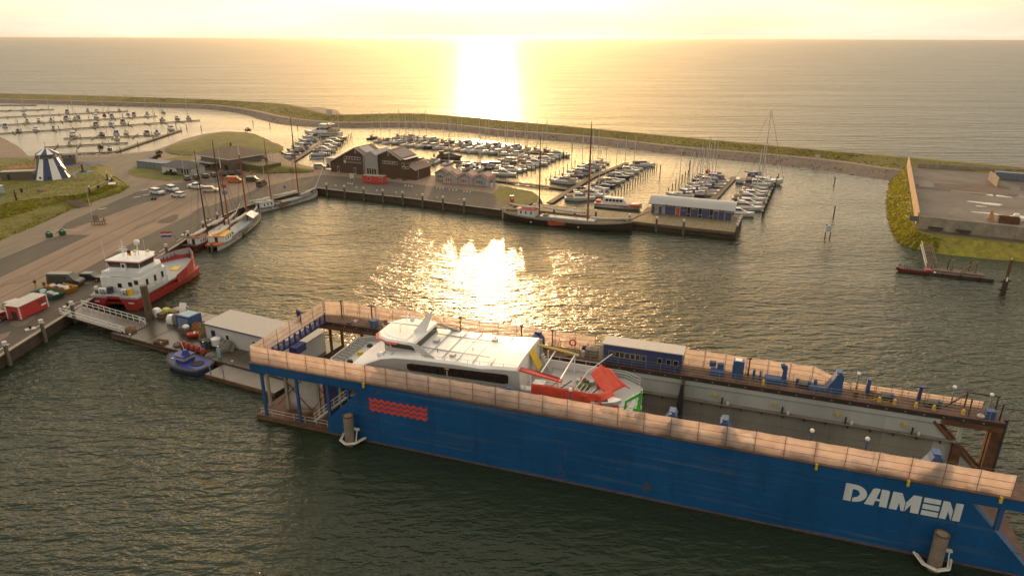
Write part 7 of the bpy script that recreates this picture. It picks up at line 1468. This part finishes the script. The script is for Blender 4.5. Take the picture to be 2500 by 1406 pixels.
MB().tube((-1.6, -.6, .5), (1.4, -.5, .5), .06, n=4).tube((-1.6, .6, .5), (1.4, .5, .5), .06, n=4).tube((1.4, -.5, .5), (2.8, 0, .45), .06, n=4).tube((1.4, .5, .5), (2.8, 0, .45), .06, n=4).build('frame', STEEL, tr)
for s in (-1, 1): shared('wheel', TYRE, tr, (-1.0, s * .9, .33)); shared('wheel', TYRE, tr, (-.2, s * .9, .33))
# ------------------------------------------------------------------ things on the quay
hu = thing('site_hut', 'red site hut with pale roof and chequered corners on the quay', 'hut', (-84.9, 111.0, QZ), R(82))
MB().b2(-3.0, 3.0, -1.25, 1.25, .15, 2.5).build('wall', mat('hut_red', (.40, .035, .03), .5, vary=.1, scale=.8), hu); MB().slab([(-3.15, -1.4, 2.56), (3.15, -1.4, 2.56), (3.15, 1.4, 2.72), (-3.15, 1.4, 2.72)], .1).build('roof', mat('hut_pale_roof', (.42, .40, .36), .6), hu)
for x, y in ((-3.0, -1.25), (3.0, -1.25), (-3.0, 1.25)):
    for k in range(6): MB().box((x, y, .35 + .38 * k), (.22, .22, .19)).build('corner_block', WHITE, hu)
w = MB().b2(1.2, 2.2, -1.29, -1.25, 1.3, 2.0).build('window', mat('hut_dark_red', (.18, .03, .03), .5), hu); MB().b2(1.6, 2.7, -1.3, -1.26, .9, 1.2).build('notice', WHITE, hu); MB().b2(-3.04, -3.0, -.6, .4, .2, 1.6).build('door', DARK, hu)
def tub(label, x, y, rz, m, load, seed):
    t = thing('skip_tub', label, 'skip', (x, y, QZ), rz); P = []
    for z, a, b in ((0, 2.5, 1.0), (1.0, 3.0, 1.35)): P += [(-a, -b, z), (a, -b, z), (a, b, z), (-a, b, z)]
    MB().add(P, [(0, 3, 2, 1), (0, 1, 5, 4), (1, 2, 6, 5), (2, 3, 7, 6), (3, 0, 4, 7)]).build('tub', m, t); s = t.children[0].modifiers.new('thickness', 'SOLIDIFY'); s.thickness = .06
    MB().b2(-2.6, 2.6, -1.05, 1.05, .55, .6).build('floor', DARK, t)
    rnd = random.Random(seed)
    for k in range(5): MB().ball((-2 + k, rnd.uniform(-.4, .4), .8), rnd.uniform(.45, .65), 8, 5, .55).build('load_bag', load, t, smooth=True)
tub('orange steel tub of white bags in front of the delivery van', -86.2, 122.6, -.4, mat('tub_orange', (.48, .22, .02), .6, vary=.15), DIRTYW, 1); tub('green steel tub of nets between the orange tub and red hut', -86.6, 119.2, -.4, mat('tub_green', (.03, .10, .06), .6, vary=.15), mat('net_pale', (.4, .45, .42), .9), 2)
person('person', 'person in dark jacket and yellow trousers beside the delivery van', oq(-91.0, 122.4), .6, 1.8, (.05, .035, .03), (.45, .33, .03), .3, .3, (.07, .05, .04))
pb = thing('rubbish_bin', 'dark litter basket beside the person at the van', 'bin', oq(-89.9, 123.2), 0); MB().lathe([(.25, .2), (.32, .9), (.28, .9), (.2, .25)], (0, 0, 0), 8).build('basket', mat('bin_brown', (.2, .12, .03), .8), pb); MB().tube((0, 0, 0), (0, 0, .3), .05, n=4).build('foot', DARK, pb)
for k, (x, y) in enumerate(((-110.8, 157.6), (-108.9, 159.6))):
    o = thing('recycling_bank', ['left dark green dome recycling bank on the paving', 'right dark green dome recycling bank on the paving'][k], 'container', oq(x, y), 0); MB().lathe([(.7, 0), (.8, .5), (.75, 1.1), (.4, 1.5), (.03, 1.6)], (0, 0, 0), 12).build('dome', mat('bank_green', (.02, .09, .055), .5, vary=.15), o, smooth=True); MB().box((.3, -.5, 1.15), (.5, .25, .18)).build('slot', WHITE, o)
pf_ = thing('fenced_platform', 'small fenced platform with red can and wind mast on the quay road', 'platform', oq(-105.6, 169.6), .3)
MB().b2(-1.6, 1.6, -1, 1, .8, .95).build('deck', WOOD, pf_)
for x in (-1.5, -.9, -.3, .3, .9, 1.5): MB().b2(x - .08, x + .08, -1.0, -.9, 0, 1.0).build('post', WOOD, pf_)
for k in range(5): MB().b2(-1.5 + .28 * k, -1.28 + .28 * k, .6, .7, .95, 2.3).build('panel', CONC, pf_)
MB().lathe([(.18, .95), (.18, 1.7), (.05, 1.75)], (1.2, -.3, 0), 8).build('red_can', RED, pf_); MB().tube((-1.6, .8, .9), (-1.6, .8, 9.5), .08, .04, n=6).build('mast', PALE, pf_)
def lamppost(x, y, h, label):
    o = thing('street_lamp', label, 'lamp post', (x, y, QZ), 0, 'street lamps on the quay'); MB().tube((0, 0, 0), (0, 0, h), .09, .06, n=6).build('pole', PALE, o); MB().box((.35, 0, h), (.9, .22, .12)).build('lamp_head', PALE, o); MB().lathe([(.18, 0), (.14, .3)], (0, 0, 0), 8).build('base', CONC, o)
for x, y, h, l in ((-82.4, 225.4, 7.5, 'pale lamp post behind the white two-masted barge'), (-24.8, 218.8, 8.0, 'pale lamp post before the leftmost beach house'), (-1.8, 221.0, 6.5, 'pale lamp post right of the beach houses'), (-112, 232, 8.0, 'white lamp post in front of the white cottage')): lamppost(x, y, h, l)
WBM = MB().box((0, 0, .22), (.45, .45, .44), taper=.8).mesh('white_block', DIRTYW)
wb = [(-52.6, 222.3), (-53.4, 222.8), (-54.2, 223.2), (-34.8, 219.9), (-33.7, 219.4), (-32.6, 218.9), (-24.2, 216.6), (-23.2, 216.2), (-22.2, 215.8), (-19.9, 213.6), (-18.8, 213.1), (-17.7, 212.6), (-15.2, 211.4), (-14.2, 210.9), (-13.2, 210.4), (-57.4, 219.6), (-50, 216.6), (-42.7, 212.3), (-36.1, 209.4), (-29.3, 206), (-22.7, 202.7), (-15.9, 199.6)]
for k, (x, y) in enumerate(wb): o = link('parking_block', WBM); o.location = (x, y, QZ); tag(o, '%s small white block from the left on the back quay' % ORD[k], 'block', 'white blocks on the back quay')
fu = thing('fuel_pump', 'red and white fuel pump station at the start of the pier', 'fuel pump', (-.1, 197.6, QZ), .2); MB().b2(-.5, .5, -.35, .35, .1, 1.8).build('cabinet', RED, fu); MB().b2(-.6, .6, -.45, .45, 1.8, 2.0).build('canopy', WHITE, fu); MB().b2(-.3, .3, -.38, -.35, 1.0, 1.5).build('display', WHITE, fu); MB().tube((.8, 0, 0), (.8, 0, 3.4), .06, n=5).build('pole', PALE, fu)
# stairs up the mound, playground pieces
sp = thing('mound_steps', 'wide wooden steps climbing the grass mound', 'stairs', (-121.6, 190.2, QZ), math.atan2(4.8, -9.0))
for k in range(13): MB().b2(.75 * k, .75 * k + .66, -1.8, 1.8, .135 * k, .135 * k + .1).build('step', WOOD, sp)
for y in (-1.9, 1.9): MB().tube((0, y, .9), (9.8, y, 2.6), .06, n=4).tube((0, y, 0), (0, y, .9), .06, n=4).tube((5, y, .8), (5, y, 1.8), .06, n=4).tube((9.8, y, 1.7), (9.8, y, 2.6), .06, n=4).build('handrail', WOOD, sp)
MZ = QZ + 1.8
for k, (x, y, h) in enumerate(((-130.9, 219.2, 3.0), (-127.5, 215.6, 2.4), (-126.2, 212.6, 2.2), (-125.6, 200.2, 2.4))):
    o = thing('totem_post', ['tall carved totem post by the curving path', 'second totem post with white top by the seesaw', 'third totem post at the path edge', 'short dark post with white top above the mound steps'][k], 'post', (x, y, MZ), 0); MB().tube((0, 0, 0), (0, 0, h * .7), .28, .2, n=7).build('post', WOODD, o); MB().lathe([(.25, 0), (.3, h * .15), (.05, h * .3)], (0, 0, h * .7), 7).build('head', DIRTYW, o)
ss = thing('seesaw', 'long yellow wooden seesaw on the grass by the path', 'seesaw', (-127.0, 207.0, MZ), 1.2); MB().slab([(-3.2, -.2, .3), (3.2, -.2, 1.9), (3.2, .2, 1.9), (-3.2, .2, .3)], .2).build('beam', mat('seesaw_wood', (.42, .30, .09), .7), ss); MB().b2(-.25, .25, -.3, .3, 0, 1.0).build('pivot', WOODD, ss); MB().box((3.0, 0, 2.1), (.4, .3, .3)).build('seat', WOODD, ss)
pn = thing('picnic_table', 'grey wooden picnic table on the lawn before the striped tower', 'picnic table', (-141.5, 202.2, MZ), .2)
for k in range(4): MB().b2(-1.0, 1.0, -.42 + .22 * k, -.23 + .22 * k, .72, .77).build('table_plank', CONC, pn)
for y in (-.95, .75): MB().b2(-1, 1, y, y + .25, .42, .47).build('seat', CONC, pn)
for x in (-.7, .7): MB().b2(x - .05, x + .05, -.9, .9, .3, .4).b2(x - .05, x + .05, -.3, .3, 0, .72).build('trestle', CONC, pn)
o = thing('litter_bin', 'dark litter bin on the lawn left of the picnic table', 'bin', (-146.4, 201.0, MZ), 0); MB().lathe([(.3, 0), (.36, 1.0), (.2, 1.1)], (0, 0, 0), 8).build('bin', DARK, o); MB().tube((0, 0, 1.1), (0, 0, 1.2), .38, n=8).build('lid', WOODD, o)
o = thing('utility_cabinet', 'pale blue utility cabinet at the left edge of the lawn', 'cabinet', (-152.2, 199.2, MZ), 0); MB().b2(-2.4, 1.4, -.8, .8, .1, 2.3).build('cabinet', mat('cabinet_blue', (.26, .36, .37), .6), o); MB().b2(-2.5, 1.5, -.9, .9, 2.3, 2.4).build('top', WHITE, o)
ct_ = thing('climbing_tree', 'wooden climbing tree with round holds on the slope edge', 'climbing frame', (-140.9, 190.6, MZ - .3), 0); MB().tube((0, 0, 0), (0, 0, 3.4), .28, .15, n=7).build('trunk', WOODD, ct_)
for k in range(7): a = k * 1.9; MB().tube((0, 0, .7 + .35 * k), (.9 * math.cos(a), .9 * math.sin(a), .9 + .35 * k), .08, n=5).build('branch', WOOD, ct_)
ml = thing('spinner', 'dark spinning post on a round blue pad', 'playground toy', (-147.4, 233.6, MZ), 0); MB().lathe([(3.2, 0), (3.2, .04)], (0, 0, 0), 20).build('pad', mat('pad_blue', (.08, .16, .20), .8), ml); MB().tube((0, 0, 0), (0, 0, 2.6), .35, .25, n=8).build('post', DARK, ml); MB().lathe([(1.3, .3), (1.3, .4)], (0, 0, 0), 12).build('disc', CD_, ml)
struct(MB().add([(x, y, MZ + .012) for x, y in blob(-157.5, 248, 9, 4.6, .5, 22, .15)], [tuple(range(22))]).build('blue_play_floor', mat('floor_violet', (.09, .085, .14), .85, vary=.2, scale=.4)))
struct(MB().add([(x, y, MZ + .012) for x, y in blob(-174, 243, 6, 3.4, .3, 20, .12)], [tuple(range(20))]).build('red_play_floor', mat('floor_red', (.26, .075, .03), .85, vary=.2, scale=.4)))
ph = thing('play_house', 'dark grey boxy play house on the violet play floor', 'playhouse', (-161.4, 250.0, MZ), .3); MB().b2(-2, 2, -1.5, 1.5, 0, 2.0).build('wall', mat('play_grey', (.12, .105, .10), .8), ph); MB().b2(-2.3, 2.3, -1.7, 1.7, 2.0, 3.4).build('upper_box', mat('play_grey2', (.16, .145, .14), .8), ph); MB().tube((.6, -1.75, 2.7), (.6, -1.68, 2.7), .4, n=10).build('porthole', DARK, ph)
sw = thing('pyramid_net', 'dark climbing pyramid on the red play floor', 'climbing frame', (-170.5, 246, MZ), 0)
for a in range(5): MB().tube((2 * math.cos(a * 1.257), 2 * math.sin(a * 1.257), 0), (0, 0, 4.2), .08, n=4).build('leg', DARK, sw)
MB().ball((0, 0, 3.0), .9, 7, 5).build('roof', mat('grey_purple', (.15, .12, .13), .8), sw)
for k in range(5):
    o = thing('white_railing', '%s white barrier hoop from the left along the marina edge' % ORD[k], 'barrier', (-176.5 + 5.2 * k, 272 + .9 * k, MZ - 1.8), .17, 'white hoops by the marina'); MB().tube((0, 0, 0), (0, 0, 1.4), .12, n=5).tube((1.8, 0, 0), (1.8, 0, 1.4), .12, n=5).tube((0, 0, 1.4), (1.8, 0, 1.4), .12, n=5).build('hoop', WHITE, o)
for k, (x, y, l_) in enumerate(((-148.5, 214.5, 'fallen white info board on the path corner'), (-114.9, 210.9, 'white road marking at the path junction'), (-112.3, 201.1, 'long white road marking by the quay road'), (-114.2, 186.1, 'white road marking below the mound steps'), (-111, 203.9, 'white road marking beside the white estate car'))):
    if k: tag(MB().box((x * QS, y * QS, QZ + .022), (2.2, .5, .012), rz=.9).build('road_marking', DIRTYW), l_, 'road marking', 'white marks on the quay road')
    else: o = thing('info_board', l_, 'sign', (-124.9, 211, MZ), .4); MB().slab([(-1, -.6, .5), (1, -.6, .5), (1, .6, 1.0), (-1, .6, 1.0)], .06).build('board', WHITE, o); MB().b2(-.1, .1, -.1, .1, 0, .7).build('leg', DARK, o)
sheet('pale_paving_strip', mat('pale_strip', (.24, .19, .13), .85, vary=.2, scale=.5), [(-114, 163.2), (-106.6, 163.2), (-106.0, 164.6), (-113.6, 164.8)], 2.515)
BUSH = mat('bush_green', (.035, .042, .014), .95, vary=.5, scale=3, bump=1, bscale=6)
for k, (x, y, r) in enumerate(((-126, 331, 1.6), (-142.2, 262, 1.0), (-140.6, 266, 1.1), (-141, 270, 1.0), (-142, 275, 1.1), (-146, 284, 1.2), (-118.6, 238.2, 1.2), (-121.3, 239.2, 1.3))):
    t = thing('bush', ['lone bush on the crown of the green hill', 'first low bush along the curved path', 'second low bush along the curved path', 'third low bush along the curved path', 'fourth low bush along the curved path', 'bush at the top of the curved path', 'clipped bush right of the cottage window', 'round bush under the cottage window'][k], 'bush', (x, y, 5.1 if k == 0 else QZ), 0)
    mb = MB(); rnd = random.Random(k)
    for j in range(150):
        v = Vector((rnd.gauss(0, 1), rnd.gauss(0, 1), abs(rnd.gauss(0, .8)))).normalized() * r * rnd.uniform(.6, 1.05); a = Vector((rnd.uniform(-1, 1), rnd.uniform(-1, 1), rnd.uniform(-1, 1))) * .35; b = Vector((rnd.uniform(-1, 1), rnd.uniform(-1, 1), rnd.uniform(-1, 1))) * .35
        mb.add([v, v + a, v + a + b, v + b], [(0, 1, 2, 3)])
    mb.build('foliage', BUSH, t); MB().tube((0, 0, 0), (0, 0, r * .8), .08, n=5).build('stem', WOODD, t)
# people strolling near the restaurant slope
for k, (x, y) in enumerate(((-83.4, 238.5), (-78.5, 241), (-91.0, 236.6))): person('person', ['stroller in dark clothes on the slope path', 'second stroller nearer the timber building', 'stroller walking before the restaurant'][k], (x, y, QZ + .2), k * 1.3, 1.75, [(.3, .27, .25), (.05, .06, .1), (.35, .3, .25)][k], (.05, .05, .06), .1)
pt = thing('blue_info_pillar', 'small blue and white information post behind the barge', 'sign', (-72.0, 213.5, QZ), 0); MB().b2(-.3, .3, -.1, .1, .5, 1.5).build('board', mat('info_blue', (.12, .12, .35), .6), pt); MB().b2(-.05, .05, -.05, .05, 0, .5).build('leg', STEEL, pt)
# painted mooring bollards, drain channels, edge dashes and tar patches on the quay
for k, (x, y) in enumerate(((-80.4, 95.6), (-80.3, 104.4), (-80.3, 114.6), (-80.4, 145), (-80.5, 162), (-80.6, 176))):
    o = thing('mooring_bollard', '%s mooring bollard on a white painted pad from the near corner' % ORD[k], 'bollard', (x, y, QZ), .78, 'mooring bollards of the left quay'); MB().b2(-.75, .75, -.55, .55, .006, .03).build('painted_pad', DIRTYW, o); MB().lathe([(.2, .03), (.2, .4), (.34, .45), (.3, .58), (.05, .62)], (0, 0, 0), 10).build('bollard', DARK, o)
for k in range(9): struct(MB().box((-79.7, 88.5 + 8.6 * k, QZ + .012), (.16, 2.8, .008)).build('edge_dash', DIRTYW))
for k, x in enumerate((-95.2, -99.6)): struct(MB().b2(x - .12, x + .12, 40, 200, QZ + .006, QZ + .014).build('drain_channel', mat('drain_dark', (.05, .042, .034), .8)))
rq = random.Random(5)
for k in range(14):
    x, y = rq.uniform(-108, -81), rq.uniform(95, 205); pts = blob(x, y, rq.uniform(.8, 2.4), rq.uniform(1.5, 5), rq.uniform(-.2, .2), 10, .2)
    struct(MB().add([(a, b, QZ + .020 + .0008 * k) for a, b in pts], [tuple(range(10))]).build('tar_patch', (mat('tar_dark', (.05, .042, .034), .8, vary=.25), mat('new_paving', (.17, .125, .09), .85, vary=.2), mat('worn_paving', (.125, .10, .078), .85, vary=.25))[k % 3]))
# mooring ropes
def rope(a, b, label, sag=.5):
    a, b = Vector(a), Vector(b); pts = [tuple(a + (b - a) * t + Vector((0, 0, -sag * 4 * t * (1 - t)))) for t in [i / 6 for i in range(7)]]; return tag(MB().path(pts, .05, 4).build('mooring_rope', CANVAS), label, 'rope')
rope((-80.3, 114.8, 2.5), (-77.2, 119.2, 2.6), 'stern rope of the red hulled vessel to the quay'); rope((-80.4, 145.2, 2.5), (-71.5, 141.0, 4.6), 'bow rope of the red hulled vessel to the quay', .8); rope((-80.5, 162, 2.5), (-76.8, 156, 2.0), 'stern rope of the oxblood barge to the quay'); rope((-80.6, 176, 2.5), (-75.6, 180.4, 2.6), 'bow rope of the oxblood barge to the quay')
rope(dw(11, 17.5, 8.3), dw(2, 24, .6), 'slack rope from the dock corner down to the water', 1.2)
# loose gear on the dock decks
rd_ = random.Random(9)
for k in range(46):
    far = k % 3 != 0; a = rd_.uniform(4, 86); b = rd_.uniform(15.5, 17.2) if far else rd_.uniform(.9, 2.5)
    if far and 42 < a < 54: continue
    q = k % 4
    if q == 0: MB().box((a, b, ZD + .12), (rd_.uniform(.5, 1.4), rd_.uniform(.3, .7), .24), rz=rd_.uniform(0, 3)).build('deck_pallet', WOOD, dock)
    elif q == 1:
        mb = MB(); pts = [(a + .4 * i, b + .25 * math.sin(i * 1.7 + k), ZD + .05) for i in range(8)]; mb.path(pts, .045, 4).build('hose', (DARK, ORANGE, YELLOW)[k % 3], dock)
    elif q == 2: MB().lathe([(.35, 0), (.42, .12), (.35, .24), (.15, .24), (.15, 0)], (a, b, ZD), 9).build('rope_coil', CANVAS, dock)
    else: MB().lathe([(.26, 0), (.28, .8), (.05, .82)], (a, b, ZD), 9).build('drum', (BLUE2, RUST, GREYB)[k % 3], dock)
# ------------------------------------------------------------------ rough grass and shore stones (uncountable)
def blade_mat(name, c):
    m = mat(name, c, .95, vary=.35, scale=.35, dirt=tuple(min(1, x * 1.5) for x in (c[0], c[1] * .85, c[2])), dirt_amt=.5); nt = m.node_tree; b = nt.nodes['Principled BSDF']; src = b.inputs['Base Color'].links[0].from_socket
    t = nt.nodes.new('ShaderNodeBsdfTranslucent'); nt.links.new(src, t.inputs[0]); x = nt.nodes.new('ShaderNodeMixShader'); x.inputs[0].default_value = .5; nt.links.new(b.outputs[0], x.inputs[1]); nt.links.new(t.outputs[0], x.inputs[2]); nt.links.new(x.outputs[0], nt.nodes['Material Output'].inputs[0]); return m
BLADE = blade_mat('grass_blades', (.26, .25, .025)); REED = blade_mat('reed_blades', (.36, .33, .045)); DBLADE = blade_mat('dike_blades', (.24, .20, .035))
def tufts(name, sampler, n, h, m, seed, w=.25):
    rnd = random.Random(seed); P, F = [], []
    for _ in range(n):
        x, y, z = sampler(rnd); hh = h * rnd.uniform(.5, 1.3)
        for j in range(3):
            a = rnd.uniform(0, 6.28); dx, dy = w * math.cos(a), w * math.sin(a); o = len(P); lx, ly = rnd.uniform(-.3, .3) * hh, rnd.uniform(-.3, .3) * hh
            P += [(x - dx, y - dy, z - .1), (x + dx, y + dy, z - .1), (x + lx, y + ly, z + hh)]; F.append((o, o + 1, o + 2))
    me = bpy.data.meshes.new(name); me.from_pydata(P, [], F); me.materials.append(m); return struct(link(name, me), 'stuff')
def on_bank(rnd):
    i = rnd.randrange(0, 28); t = rnd.random(); a, b = head_rim[i], head_rim[i + 1]; u = rnd.random() ** .8
    x, y = a[0] + (b[0] - a[0]) * t, a[1] + (b[1] - a[1]) * t; l = math.dist(a[:2], b[:2]); d = (a[2] if len(a) > 2 else 2) * u * .9 if len(a) > 2 else 1
    return (x - (b[1] - a[1]) / l * -d * -1 * -1, y + (b[0] - a[0]) / l * -d, 3.0 - 5.0 * u * .9) if 0 else (x + (b[1] - a[1]) / l * d, y - (b[0] - a[0]) / l * d, 3.0 - 5.0 * u * .9)
tufts('bank_reed_grass', on_bank, 3600, .45, REED, 3, .35)
def on_strip(A, za, B, zb, t0, t1):
    def f(rnd):
        t, u = rnd.uniform(t0, t1), rnd.random(); a, b = lerp(A, t), lerp(B, t); return (a[0] + (b[0] - a[0]) * u, a[1] + (b[1] - a[1]) * u, za + (zb - za) * u)
    return f
tufts('dike_rough_grass', on_strip(Q1, 2.2, K_, 4.5, .28, .82), 6000, .16, DBLADE, 4, .5)
def on_mound(rnd):
    while True:
        x, y = rnd.uniform(-185, -122), rnd.uniform(120, 262)
        i = 0; px = [(a * QS, b * QS) for a, b in mound_t]; n = len(px); c = False
        for k in range(n):
            a, b = px[k], px[k - 1]
            if (a[1] > y) != (b[1] > y) and x < (b[0] - a[0]) * (y - a[1]) / (b[1] - a[1]) + a[0]: c = not c
        if c: return (x, y, MZ)
tufts('lawn_grass', on_mound, 8000, .12, BLADE, 5, .35)
def on_slope(rnd):
    i = rnd.randrange(0, 7); t, u = rnd.random(), rnd.random(); a = [(p[0] * QS, p[1] * QS) for p in (mound_b[i], mound_b[i + 1])]; b = [(p[0] * QS, p[1] * QS) for p in (mound_t[i], mound_t[i + 1])]
    p = (a[0][0] + (a[1][0] - a[0][0]) * t, a[0][1] + (a[1][1] - a[0][1]) * t); q = (b[0][0] + (b[1][0] - b[0][0]) * t, b[0][1] + (b[1][1] - b[0][1]) * t)
    return (p[0] + (q[0] - p[0]) * u, p[1] + (q[1] - p[1]) * u, QZ + 1.8 * (u * 1.15 if u < .5 else .4 + .6 * u))
tufts('slope_grass', on_slope, 6000, .22, BLADE, 6, .4)
def stones(name, sampler, n, r, m, seed):
    rnd = random.Random(seed); mb = MB()
    for _ in range(n):
        x, y, z = sampler(rnd); s = r * rnd.uniform(.5, 1.4); P = [(x + s * rnd.uniform(.6, 1.1) * dx, y + s * rnd.uniform(.6, 1.1) * dy, z + s * .6 * rnd.uniform(.6, 1.1) * dz) for dx, dy, dz in ((1, 0, 0), (-1, 0, 0), (0, 1, 0), (0, -1, 0), (0, 0, 1), (0, 0, -1))]
        mb.add(P, [(0, 2, 4), (2, 1, 4), (1, 3, 4), (3, 0, 4), (2, 0, 5), (1, 2, 5), (3, 1, 5), (0, 3, 5)])
    return struct(mb.build(name, m), 'stuff')
stones('dike_toe_stones', on_strip(Ti, -.9, Q0, 2.1, .26, .84), 1500, .4, ROCK, 7)
def on_shore(rnd):
    i = rnd.randrange(17, 31); t = rnd.random(); a, b = quay_rim[i], quay_rim[i + 1]; d = rnd.uniform(0, 4); l = math.dist(a[:2], b[:2]); x, y = a[0] + (b[0] - a[0]) * t, a[1] + (b[1] - a[1]) * t
    return (x + (b[1] - a[1]) / l * d, y - (b[0] - a[0]) / l * d, 1.7 - d * .55)
stones('shore_stones', on_shore, 900, .6, ROCK, 8)

# ------------------------------------------------------------------ evening sea haze: one closed box of even, pale air
hz = MB(); hz.b2(-15000, 15000, -450, 13600, -5, 53)
hm = bpy.data.materials.new('sea_haze'); hm.use_nodes = True; hn = hm.node_tree
for nd in list(hn.nodes):
    if nd.type != 'OUTPUT_MATERIAL': hn.nodes.remove(nd)
pv = hn.nodes.new('ShaderNodeVolumePrincipled'); pv.inputs['Density'].default_value = HAZE
pv.inputs['Color'].default_value = (.82, .76, .68, 1); pv.inputs['Anisotropy'].default_value = .8
hn.links.new(pv.outputs[0], [n for n in hn.nodes if n.type == 'OUTPUT_MATERIAL'][0].inputs['Volume'])
struct(hz.build('haze', hm), 'stuff')
